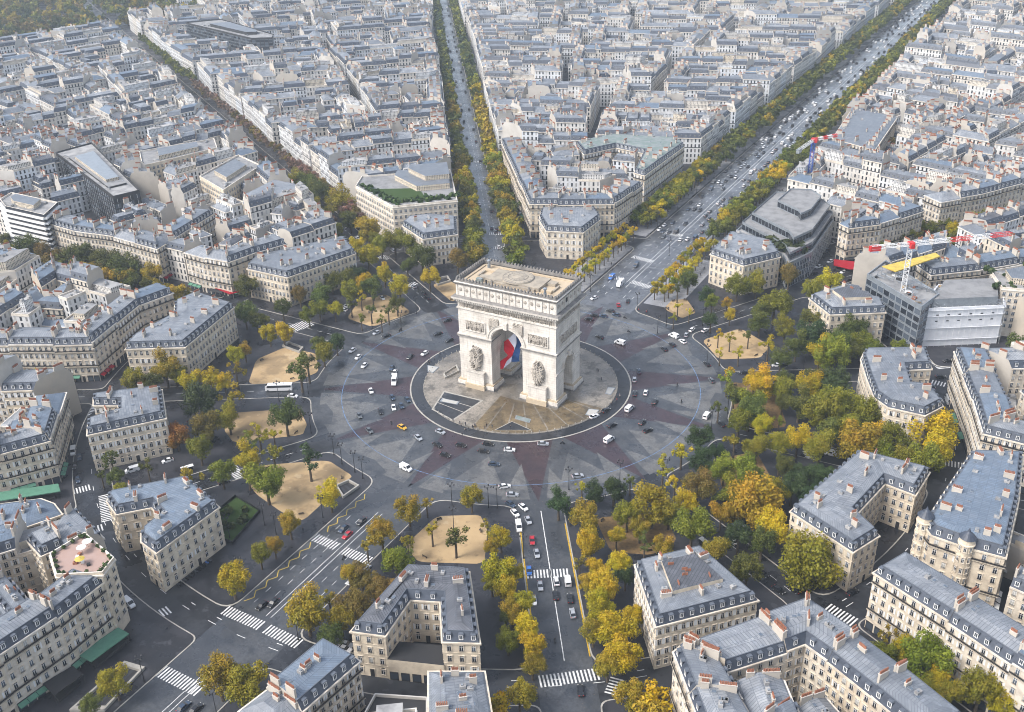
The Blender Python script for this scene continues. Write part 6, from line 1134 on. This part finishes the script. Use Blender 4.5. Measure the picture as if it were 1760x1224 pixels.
for k,(dd,p,r,h,c,kd,i,R) in enumerate(rows):
    if k<298: tree(*p,r,h,c,kd,'avenue_tree','rows of trees lining the avenues',None,('%s row tree'%CN[c],'on the '+AV[i][3]+(' near side' if 0 else ''),R),trunk=R<480)
    else: farT.append((p,r,h,c))
COURT=[q[4] for q in lots]
# park woods far off: one mass
pr=random.Random(9)
for k in range(5200):
    x,y=pr.uniform(-1500,-500),pr.uniform(150,900)
    if not inpark(x,y) or abs(lat(x,y,10)[0])<9: continue
    pj=proj((x,y,8))
    if -40<pj[0]<480 and -70<pj[1]<130: farT.append(((x,y),pr.uniform(5,9.5),pr.uniform(13,21),pr.choice('ggboodlgb')))
for k in range(260):     # clumps in courtyards and small squares of the far city
    x,y=pr.uniform(-620,420),pr.uniform(240,1050)
    if any(dist((x,y),q)<13 for q in COURT) or any(lat(x,y,i)[1]>0 and abs(lat(x,y,i)[0])<AV[i][1]+12 for i in range(12)): continue
    for q in range(pr.randint(1,3)): farT.append(((x+pr.uniform(-6,6),y+pr.uniform(-6,6)),pr.uniform(4,6.5),pr.uniform(13,19),pr.choice('ggodlb')))
for k in range(120):
    x,y=pr.uniform(40,170),pr.uniform(1080,1500); farT.append(((x,y),pr.uniform(5,8),pr.uniform(12,17),pr.choice('pprbo')))
V,F,T,CL=[],[],[],[]
for (x,y),r,h,c in farT:
    b=CROWNS['f'][pr.randrange(3)][2]; o_=len(V); a=COL[c]; f=pr.uniform(.75,1.25); ca=pr.uniform(0,6.28); sa,ca=sin(ca),cos(ca)
    V+=[(x+(v[0]*ca-v[1]*sa)*r,y+(v[0]*sa+v[1]*ca)*r,h-r*.9+v[2]*r) for v in b.V]; F+=[[i+o_ for i in q] for q in b.F]; T+=b.T; CL+=[(a[0]*f,a[1]*f,a[2]*f,1)]*len(b.F)
me=bpy.data.meshes.new('far_woods'); me.from_pydata(V,[],F); me.materials.append(M['far_foliage']); a=me.attributes.new('tint','FLOAT','FACE'); a.data.foreach_set('value',T)
a=me.attributes.new('leafcol','FLOAT_COLOR','FACE'); a.data.foreach_set('color',[v for c in CL for v in c])
tag(link('far_woods',me),'hazy mass of distant park trees and far avenue rows','trees',kind='stuff')
# roof planting, hedges, small gardens
for o,c,pts_,s,colr in PLANT:
    b=MB()
    for (p,z) in pts_: bush(b,p[0]-c[0],p[1]-c[1],z,s*U(.6,1.25),rng)
    q=b.build('foliage',o); q.color=(*colr,1)
P=MISC['garden']; c=cen(P); t=root('hedged_garden',(*c,.13),'small green garden with round shrubs beside the white mansion with the blue zinc roof','garden'); P=P if parea(P)>0 else P[::-1]
b=MB(); b.prism([(p[0]-c[0],p[1]-c[1]) for p in P],0,.1,'grass'); b.build('lawn',t); b=MB()
for q in range(8): a=q*.8; bush(b,cos(a)*U(2,7),sin(a)*U(2,6),.1,U(.9,1.7),rng)
q=b.build('foliage',t); q.color=(.05,.065,.015,1); b=MB(); n=len(P)
for i in range(n): b.box(((P[i][0]+P[(i+1)%n][0])/2-c[0],(P[i][1]+P[(i+1)%n][1])/2-c[1],.6),(dist(P[i],P[(i+1)%n]),.1,1.1),'iron',atan2(P[(i+1)%n][1]-P[i][1],P[(i+1)%n][0]-P[i][0]))
b.build('railing',t)
# ---------------- vehicles ----------------
CC={'k':(.012,.012,.014),'w':(.72,.72,.72),'s':(.33,.35,.38),'g':(.09,.10,.11),'b':(.03,.05,.085),'r':(.42,.01,.02),'y':(.6,.33,.02),'u':(.03,.13,.42)}
CNM={'k':'black','w':'white','s':'silver','g':'grey','b':'dark blue','r':'red','y':'yellow','u':'bright blue'}
def loft(b,secs,m):
    for A,B in zip(secs,secs[1:]):
        for i in range(len(A)): j=(i+1)%len(A); b.face([A[i],A[j],B[j],B[i]],m)
    b.face(secs[0][::-1],m); b.face(secs[-1],m)
def carparts(kind):
    """nose towards +y"""
    Pt={}
    L,W_,H={'c':(4.4,1.8,1.48),'v':(5.2,2.0,2.15),'t':(6.4,2.2,2.9),'u':(11.5,2.5,3.0)}[kind]; hl,hw=L/2,W_/2
    def sec(y,z0,z1,w0,w1): return [(-w0,y,z0),(w0,y,z0),(w1*1.02,y,(z0+z1)*.55),(w1,y,z1),(-w1,y,z1),(-w1*1.02,y,(z0+z1)*.55)]
    b=MB()
    if kind=='c':
        loft(b,[sec(-hl,.42,.75,hw*.8,hw*.72),sec(-hl+.12,.3,.92,hw*.95,hw*.88),sec(-hl+.7,.25,.98,hw,hw*.94),sec(.7,.25,.95,hw,hw*.94),sec(hl-.5,.25,.82,hw*.98,hw*.86),sec(hl-.08,.3,.68,hw*.9,hw*.74),sec(hl,.4,.6,hw*.75,hw*.65)],'car_paint')
        rf=[(-hw*.66,-1.15,H-.03),(hw*.66,-1.15,H-.03),(hw*.66,.25,H),(-hw*.66,.25,H)]; b.face(rf,'car_paint'); b.face([(x,y,z-.07) for x,y,z in rf][::-1],'car_paint')
        for i in range(4): j=(i+1)%4; p,q=rf[i],rf[j]; b.face([(p[0],p[1],p[2]-.07),(q[0],q[1],q[2]-.07),q,p],'car_paint')
        cb=MB(); A=[(-hw*.86,-1.95,.95),(hw*.86,-1.95,.95),(hw*.88,1.05,.93),(-hw*.88,1.05,.93)]; B=[(-hw*.68,-1.2,H-.05),(hw*.68,-1.2,H-.05),(hw*.68,.3,H-.03),(-hw*.68,.3,H-.03)]
        for i in range(4): j=(i+1)%4; cb.face([A[i],A[j],B[j],B[i]],'car_glass')
        wy=(1.35,-1.35)
    else:
        nose=.9 if kind!='u' else .15; hn=1.15 if kind!='u' else 2.6
        loft(b,[sec(-hl,.4,H-.05,hw*.94,hw*.88),sec(-hl+.1,.3,H,hw,hw*.94),sec(hl-nose-.8,.3,H,hw,hw*.94),sec(hl-nose,.3,max(hn,H*.62),hw,hw*.92),sec(hl-.1,.3,hn*.85,hw*.96,hw*.85),sec(hl,.4,hn*.7,hw*.85,hw*.75)],'car_paint')
        cb=MB(); y0,y1=hl-nose-.82,hl-nose+.02
        cb.face([(-hw*.84,y0,H+.015),(-hw*.84,y1,max(hn,H*.62)+.03),(hw*.84,y1,max(hn,H*.62)+.03),(hw*.84,y0,H+.015)][::-1],'car_glass')
        for s in(-1,1): 
            q=[(s*(hw+.03),-hl+.5 if kind=='u' else hl-nose-1.9,H*.62),(s*(hw+.03),hl-nose-.5,H*.62),(s*hw*.98,hl-nose-.9,H*.92),(s*hw*.98,-hl+.5 if kind=='u' else hl-nose-1.9,H*.92)]; cb.face(q if s>0 else q[::-1],'car_glass')
        cb.face([(hw*.7,-hl-.02,H*.6),(-hw*.7,-hl-.02,H*.6),(-hw*.7,-hl+.0,H*.88),(hw*.7,-hl+.0,H*.88)],'car_glass')
        if kind=='u': b.box((0,0,H+.12),(1.6,4,.25),'white_paint')
        wy=(hl-1.1,-hl+1.2)
    lp=MB()
    for s in(-1,1): lp.box((s*hw*.62,hl-.06,.66),(.34,.14,.13),'lamp_glass')
    rl=MB()
    for s in(-1,1): rl.box((s*hw*.68,-hl+.04,.78),(.3,.12,.15),'red_paint')
    wb=MB(); wr=.33 if kind=='c' else .4
    for (x0,x1,rr0) in((-.11,.11,wr),):
        n=10
        for i in range(n): a,c2=2*pi*i/n,2*pi*(i+1)/n; wb.face([(x0,wr*cos(a),wr*sin(a)),(x1,wr*cos(a),wr*sin(a)),(x1,wr*cos(c2),wr*sin(c2)),(x0,wr*cos(c2),wr*sin(c2))],'tyre')
        for x in(x0,x1): wb.face([(x,wr*cos(2*pi*i/n),wr*sin(2*pi*i/n)) for i in range(n)],'tyre'); wb.face([(x*1.05,wr*.6*cos(2*pi*i/n),wr*.6*sin(2*pi*i/n)) for i in range(n)],'steel')
    allb=MB()
    for q in(b,cb,lp,rl): allb.add(q,Matrix.Identity(4))
    for s in(-1,1):
        for y in wy: allb.add(wb,Matrix.Translation((s*(hw-.1),y,wr)))
    return dict(body=b.data('body'),cabin=cb.data('window_glass'),head=lp.data('headlights'),rear=rl.data('rear_lights'),wheel=wb.data('wheel'),hw=hw,wy=wy,wr=wr,all=allb.data('vehicle'))
KIT={k:carparts(k) for k in 'cvtu'}
b=MB(); loft(b,[[(-.08,-.7,.45),(.08,-.7,.45),(.1,-.7,.8),(-.1,-.7,.8)],[(-.16,-.2,.35),(.16,-.2,.35),(.16,-.2,.85),(-.16,-.2,.85)],[(-.14,.35,.35),(.14,.35,.35),(.14,.35,.8),(-.14,.35,.8)],[(-.2,.6,.6),(.2,.6,.6),(.2,.6,1.05),(-.2,.6,1.05)],[(-.05,.8,.5),(.05,.8,.5),(.05,.8,.7),(-.05,.8,.7)]],'car_paint'); b.bar((-.36,.5,1.08),(.36,.5,1.08),.03,'iron'); MOTO=b.data('body')
b=MB()
for i in range(10): a,c2=2*pi*i/10,2*pi*(i+1)/10; b.face([(-.06,.29*cos(a),.29*sin(a)),(.06,.29*cos(a),.29*sin(a)),(.06,.29*cos(c2),.29*sin(c2)),(-.06,.29*cos(c2),.29*sin(c2))],'tyre')
for x in(-.06,.06): b.face([(x,.29*cos(2*pi*i/10),.29*sin(2*pi*i/10)) for i in range(10)],'tyre')
MWH=b.data('wheel')
# person grown as one skinned body
def skinned(name,joints,edges):
    me=bpy.data.meshes.new('tmp'); me.from_pydata([j[0] for j in joints],edges,[]); o=link('tmp',me); md=o.modifiers.new('s','SKIN'); sk=me.skin_vertices[0].data
    for i,j in enumerate(joints): sk[i].radius=(j[1],j[2] if len(j)>2 else j[1]); sk[i].use_root=(i==0)
    o.modifiers.new('d','SUBSURF').levels=1; o.modifiers['d'].render_levels=1
    dg=bpy.context.evaluated_depsgraph_get(); r=bpy.data.meshes.new_from_object(o.evaluated_get(dg)); r.name=name; bpy.data.objects.remove(o); r.materials.clear(); r.materials.append(M['clothes']); return r
def body_mesh(st,arm):
    J=[((0,0,.95),.15,.11),((0,0,1.2),.15,.1),((0,0,1.42),.17,.1),((0,.01,1.52),.055),((0,.02,1.64),.09,.1),((0,.02,1.74),.07,.08),
       ((.1,0,.9),.09),((.11,st*.12,.5),.065),((.11,-st*.1+.02,.09),.045),((.11,-st*.1+.15,.04),.04),((-.1,0,.9),.09),((-.11,-st*.06,.5),.065),((-.11,st*.2,.09),.045),((-.11,st*.2+.13,.04),.04),
       ((.22,0,1.4),.06),((.27,-arm*.1,1.14),.05),((.26,arm*.16,.92),.035),((.26,arm*.19,.82),.03),((-.22,0,1.4),.06),((-.27,arm*.1,1.14),.05),((-.26,-arm*.1,.92),.035),((-.26,-arm*.09,.82),.03)]
    E=[(0,1),(1,2),(2,3),(3,4),(4,5),(0,6),(6,7),(7,8),(8,9),(0,10),(10,11),(11,12),(12,13),(2,14),(14,15),(15,16),(16,17),(2,18),(18,19),(19,20),(20,21)]
    return skinned('person',J,E)
BODY=[body_mesh(1,1),body_mesh(.25,.3)]
J=[((0,-.2,.95),.16,.13),((0,-.12,1.2),.15,.1),((0,.0,1.4),.17,.1),((0,.05,1.5),.06),((0,.08,1.63),.11,.12),((0,.08,1.74),.09,.1),((.16,.15,.88),.09),((.2,.25,.5),.06),((.2,.35,.42),.045),((-.16,.15,.88),.09),((-.2,.25,.5),.06),((-.2,.35,.42),.045),((.22,.05,1.36),.06),((.32,.25,1.15),.05),((.34,.48,1.1),.04),((-.22,.05,1.36),.06),((-.32,.25,1.15),.05),((-.34,.48,1.1),.04)]
RIDER=skinned('person',J,[(0,1),(1,2),(2,3),(3,4),(4,5),(0,6),(6,7),(7,8),(0,9),(9,10),(10,11),(2,12),(12,13),(13,14),(2,15),(15,16),(16,17)])
TY={'c':('car','car'),'v':('van','van'),'t':('truck','truck'),'u':('bus','bus'),'m':('motorbike','motorbike')}
def heading(x,y):
    R=hypot(x,y); i=near_av(x,y); l,f=lat(x,y,i)
    if R<86: d=(-y/R,x/R); jit=.12
    elif 163<R<186 and abs(l)>12: d=(-y/R,x/R); jit=.04
    else:
        a=radians(AV[i][0]); s=1 if l>0 else -1; d=(s*sin(a),s*cos(a)); jit=.03
        if R<104: t=(-y/R,x/R); k=(104-R)/18*.5; d=(d[0]*(1-k)+t[0]*k,d[1]*(1-k)+t[1]*k)
    return atan2(d[1],d[0])-pi/2+rng.gauss(0,jit)
def where(x,y):
    R=hypot(x,y); i=near_av(x,y)
    return ('on the roundabout facing the %s' if R<88 else 'on the %s' if abs(lat(x,y,i)[0])<AV[i][2]+3 else 'on the side street off the %s')%AV[i][3]
nveh=0
def vehicle(x,y,t,c,h=None,detail=True,z=.03):
    global nveh
    nm,cat=TY[t]; h=heading(x,y) if h is None else h; R=hypot(x,y); ph=CNM[c]+' '+nm; gp='traffic around the arch and along the avenues'
    nveh+=1
    if t=='m':
        o=root('motorbike',(x,y,z),None,'motorbike','motorbikes in the traffic',h); q=link('body',MOTO,o); q.color=(*CC[c],1)
        for yy in(-.6,.65): w_=link('wheel',MWH,o); w_.location=(0,yy,.29)
        want(o,'small black motorbike carrying a rider',where(x,y),R)
        p=link('person',RIDER); p.location=(x,y,z); p.rotation_euler.z=h; p.color=(.02,.02,.025,1); tag(p,None,'person','motorbike riders'); want(p,'rider in dark clothes on a motorbike',where(x,y),R); return
    K=KIT[t]
    if not detail:
        o=link(nm,K['all']); o.location=(x,y,z); o.rotation_euler.z=h; o.color=(*CC[c],1); tag(o,None,cat,gp); want(o,ph,where(x,y),R); return
    o=root('taxi' if c=='y' else nm,(x,y,z),None,cat,gp,h)
    for k,n_ in(('body','body'),('cabin','window_glass'),('head','headlights'),('rear','rear_lights')): q=link(n_,K[k],o); q.color=(*CC[c],1)
    for s in(-1,1):
        for yy in K['wy']: q=link('wheel',K['wheel'],o); q.location=(s*(K['hw']-.1),yy,K['wr'])
    want(o,ph,where(x,y),R)
for x,y,t,c in CARS: vehicle(x,y,t,c)
vr=random.Random(8); TRAF=[]
for i,R0,R1 in((1,190,330),(10,190,330),(2,182,230),(8,104,160),(7,100,160),(3,95,160),(4,95,160),(9,190,320)):
    for s in(-1,1):
        R=R0
        while R<R1 and nveh<205:
            p=onav(i,R,s*(AV[i][2]-1.1)); q=proj((*p,1))
            if 0<q[0]<1760 and 0<q[1]<1224 and vr.random()<.55: vehicle(*p,'c',vr.choice('kwsgbk'))
            R+=6.2
for s in(-1,1):
    for l in(3.1,6.6,10.2,13.3):
        R=185+vr.uniform(0,12)
        while R<1200:
            TRAF.append((R,onav(0,R,s*l+vr.uniform(-.3,.3)),vr.choice('cccccvc'),vr.choice('kkkwwsgb'))); R+=vr.choice((8,11,16,26,44) if R<650 else (14,22,34,60))
    R=130
    while R<1000: TRAF.append((R,onav(11,R,s*3.2),'c',vr.choice('kwsgb'))); R+=vr.uniform(18,70)
TRAF.sort(); ft=MB()
for R,p,t,c in TRAF:
    if nveh<300: vehicle(*p,t,c,None,R<260)
    else:
        h=heading(*p); K=(1.75,4.3,1.4) if t=='c' else (2,5.2,2.1); m_='white_paint' if c in'ws' else 'rubber_dark'
        ft.box((*p,K[2]*.33+.1),(K[0],K[1],K[2]*.6),m_,h); ft.box((p[0]+sin(h)*.3,p[1]-cos(h)*.3,K[2]*.8),(K[0]*.8,K[1]*.5,K[2]*.45),'car_glass',h,top=m_)
tag(ft.build('distant_traffic'),'far specks of traffic on the two long avenues','cars',kind='stuff')
# ---------------- street furniture, people ----------------
b=MB(); b.lathe([(.28,0),(.28,.3),(.16,.6),(.12,2.2),(.09,8.6)],'iron',8); LP=b.data('pole')
b=MB(); b.bar((-1.1,0,8.6),(1.1,0,8.6),.05,'iron'); b.bar((0,-1.1,8.6),(0,1.1,8.6),.05,'iron'); b.bar((-.7,0,8.6),(0,0,8.0),.035,'iron'); b.bar((.7,0,8.6),(0,0,8.0),.035,'iron'); LA=b.data('bracket')
b=MB(); b.lathe([(0,0),(.2,.08),(.3,.5),(.34,.55),(.12,.72),(0,.85)],'iron',8); b.lathe([(.19,.09),(.27,.47)],'lamp_glass',8); LH=b.data('lantern')
def lamp(x,y):
    o=root('street_lamp',(x,y,.12),None,'street lamp','lamp posts round the circle',atan2(y,x)); link('pole',LP,o); link('bracket',LA,o)
    for a,c in((-1.1,0),(1.1,0),(0,-1.1),(0,1.1)): q=link('lantern',LH,o); q.location=(a,c,8.55)
    i=near_av(x,y); want(o,'tall black lamp post with four lanterns','by the '+AV[i][3],hypot(x,y))
for x,y in LAMPS: lamp(x,y)
for i in(0,11,5,6):
    R=200
    while R<420:
        for s in(-1,1):
            p=onav(i,R,s*(AV[i][2]+1.2)); q=proj((*p,4))
            if 0<q[0]<1760 and 0<q[1]<1224: lamp(*p)
        R+=34
PCOL=[((.02,.02,.025),'black'),((.03,.04,.07),'navy'),((.3,.27,.24),'beige'),((.25,.03,.03),'red'),((.08,.09,.1),'grey'),((.5,.5,.5),'white')]
for k,(x,y) in enumerate(PEOPLE):
    colr,cn=PCOL[vr.choice((0,0,0,1,1,2,3,4,4,5))]; R=hypot(x,y); o=link('person',BODY[k%2]); o.location=(x,y,.25 if R<42 else .13); o.rotation_euler.z=vr.uniform(0,6.28); o.color=(*colr,1)
    pl='on the arch forecourt' if R<49 else 'by the '+AV[near_av(x,y)][3]
    tag(o,None,'person','people on foot'); want(o,('walking' if k%2==0 else 'standing')+' person in a %s coat'%cn,pl,R)
for k in range(110):     # strollers on the boulevard pavements
    R=vr.uniform(100,420); s=vr.choice((-1,1)); x,y=onav(0,R,s*vr.uniform(17,32)); colr,cn=PCOL[vr.choice((0,0,1,2,4,5))]; o=link('person',BODY[k%2]); o.location=(x,y,.14); o.rotation_euler.z=vr.choice((0,pi))+vr.gauss(0,.4); o.color=(*colr,1); tag(o,None,'person','people on foot'); want(o,'strolling person in a %s coat'%cn,'on the boulevard pavement',R)
def shelter(x,y,h,lab):
    o=root('bus_shelter',(x,y,.13),lab,'bus shelter',None,h); b=MB(); b.box((0,0,2.45),(4.6,1.7,.14),'white_paint'); b.build('roof',o); b=MB(); b.box((0,-.7,1.2),(4.2,.05,1.9),'car_glass'); b.build('pane',o)
    for s in(-1,1): b=MB(); b.bar((s*2.1,-.7,0),(s*2.1,-.7,2.4),.05,'iron'); b.build('post',o)
    b=MB(); b.box((0,-.4,.45),(2.6,.4,.08),'steel'); b.build('seat',o)
for (i,R,l,lab) in((4,128,8,'white-roofed bus shelter under the big amber trees beside the golden avenue'),(7,140,8.5,'white-roofed bus shelter by the blue-roofed mansion beside the garden avenue'),(7,156,-8.5,'white-roofed bus shelter below the grey-roofed mansion beside the garden avenue'),(6,140,-14.5,'white-roofed bus shelter on the pavement behind the yellow zigzags')):
    shelter(*onav(i,R,l),-radians(AV[i][0])+(pi/2 if l>0 else -pi/2),lab)
HS=[(P,lab) for k_,z_,P,st,lab in HOUSES if 'blue zinc roof and small' in lab][0][0]; fr_=sorted(range(len(HS)),key=lambda i:-(dist(HS[i],HS[(i+1)%len(HS)]) if seen(HS,i,.6) else 0))[0]; a_,b_,L_,d_,n_=edgeinfo(HS,fr_)
for q in range(12):
    x,y=a_[0]+d_[0]*(4+q*1.25)+n_[0]*1.6,a_[1]+d_[1]*(4+q*1.25)+n_[1]*1.6
    o=root('parked_scooter',(x,y,.13),'small parked scooter in the row along the front of the white mansion','scooter','scooters parked along the white mansion',atan2(n_[1],n_[0])-pi/2+vr.uniform(-.1,.1)); w_=link('body',MOTO,o); w_.color=(*vr.choice((CC['k'],CC['k'],CC['b'],CC['u'],CC['g'])),1)
    for yy in(-.6,.65): w_=link('wheel',MWH,o); w_.location=(0,yy,.29)
b=MB(); b.box((0,0,.45),(1.8,.5,.08),'bark'); BS=b.data('seat'); b=MB(); b.box((0,-.22,.75),(1.8,.06,.4),'bark'); BB=b.data('backrest')
b=MB(); b.box((0,0,.2),(.08,.45,.42),'iron'); BL=b.data('leg')
for k,P in enumerate(SAND):
    c=cen(P)
    for q in range(4):
        e=P[(q*2+1)%len(P)]; x,y=c[0]+(e[0]-c[0])*.8,c[1]+(e[1]-c[1])*.8; o=root('park_bench',(x,y,.14),None,'bench','benches on the sand islands',atan2(c[1]-y,c[0]-x)-pi/2); link('seat',BS,o); link('backrest',BB,o)
        for s in(-1,1): w_=link('leg',BL,o); w_.location.x=s*.75
        want(o,'brown park bench on the sand',between(sector(x,y)),hypot(x,y))
# ---------------- cranes ----------------
def lattice(b,p,q,w_,m,seg,n):
    p,q=Vector(p),Vector(q); d=(q-p)/n; a=d.cross(Vector((0,0,1)) if abs(d.normalized().z)<.9 else Vector((1,0,0))).normalized()*w_/2; c=d.cross(a).normalized()*w_/2; K=[a+c,a-c,-a-c,-a+c]
    for i in range(n):
        mm=m[int(i/seg)%len(m)]
        for k in range(4): b.bar(p+d*i+K[k],p+d*(i+1)+K[k],.13,mm); b.bar(p+d*i+K[k],p+d*(i+1)+K[(k+1)%4],.08,mm); b.bar(p+d*i+K[k],p+d*i+K[(k+1)%4],.08,mm)
for k,((x,y),z0,zt,tip,tail) in enumerate(CRANES):
    o=root('tower_crane',(x,y,0),('white tower crane with red and white jib over the construction site','blue tower crane with red jib behind the glass office')[k],'crane','tower cranes')
    b=MB(); lattice(b,(0,0,0),(0,0,zt),2.0,['white_paint'] if k==0 else ['blue_paint'],1,22); b.build('mast',o)
    b=MB(); lattice(b,(0,0,zt+.8),(tip[0]-x,tip[1]-y,zt+1.4),1.5,['white_paint','white_paint','red_paint','white_paint','red_paint'] if k==0 else ['red_paint','white_paint'],4,20); b.build('jib',o)
    b=MB(); lattice(b,(0,0,zt+.8),(tail[0]-x,tail[1]-y,zt+.8),1.4,['white_paint'],3,7); b.build('counter_jib',o)
    b=MB(); v=Vector((tail[0]-x,tail[1]-y,0)); a=atan2(v.y,v.x); b.box((v.x*.9,v.y*.9,zt+.2),(5,1.6,2.2),'red_paint' if k==0 else 'steel',a); b.build('counterweight',o)
    b=MB(); b.box((cos(a+1.5)*1.4,sin(a+1.5)*1.4,zt+.4),(1.8,1.6,2.2),'red_paint',a); b.box((0,0,zt+1.2),(2.4,2.4,1.2),'red_paint',a); b.build('cab',o)
flush()
# ---------------- air ----------------
def haze(d):
    b=MB(); b.names=['white_paint']; b.prism([(-1900,-420),(560,-420),(560,1900),(-1900,1900)],-3,236,'white_paint',bottom=True); o=b.build('haze'); m=bpy.data.materials.new('haze'); m.use_nodes=True; n=m.node_tree.nodes; n.remove(n['Principled BSDF']); v=n.new('ShaderNodeVolumePrincipled')
    v.inputs['Color'].default_value=(.80,.90,1,1); v.inputs['Density'].default_value=d; v.inputs['Anisotropy'].default_value=.2; m.node_tree.links.new(v.outputs[0],n['Material Output'].inputs['Volume']); o.data.materials.clear(); o.data.materials.append(m); tag(o,kind='stuff')
haze(.00015)
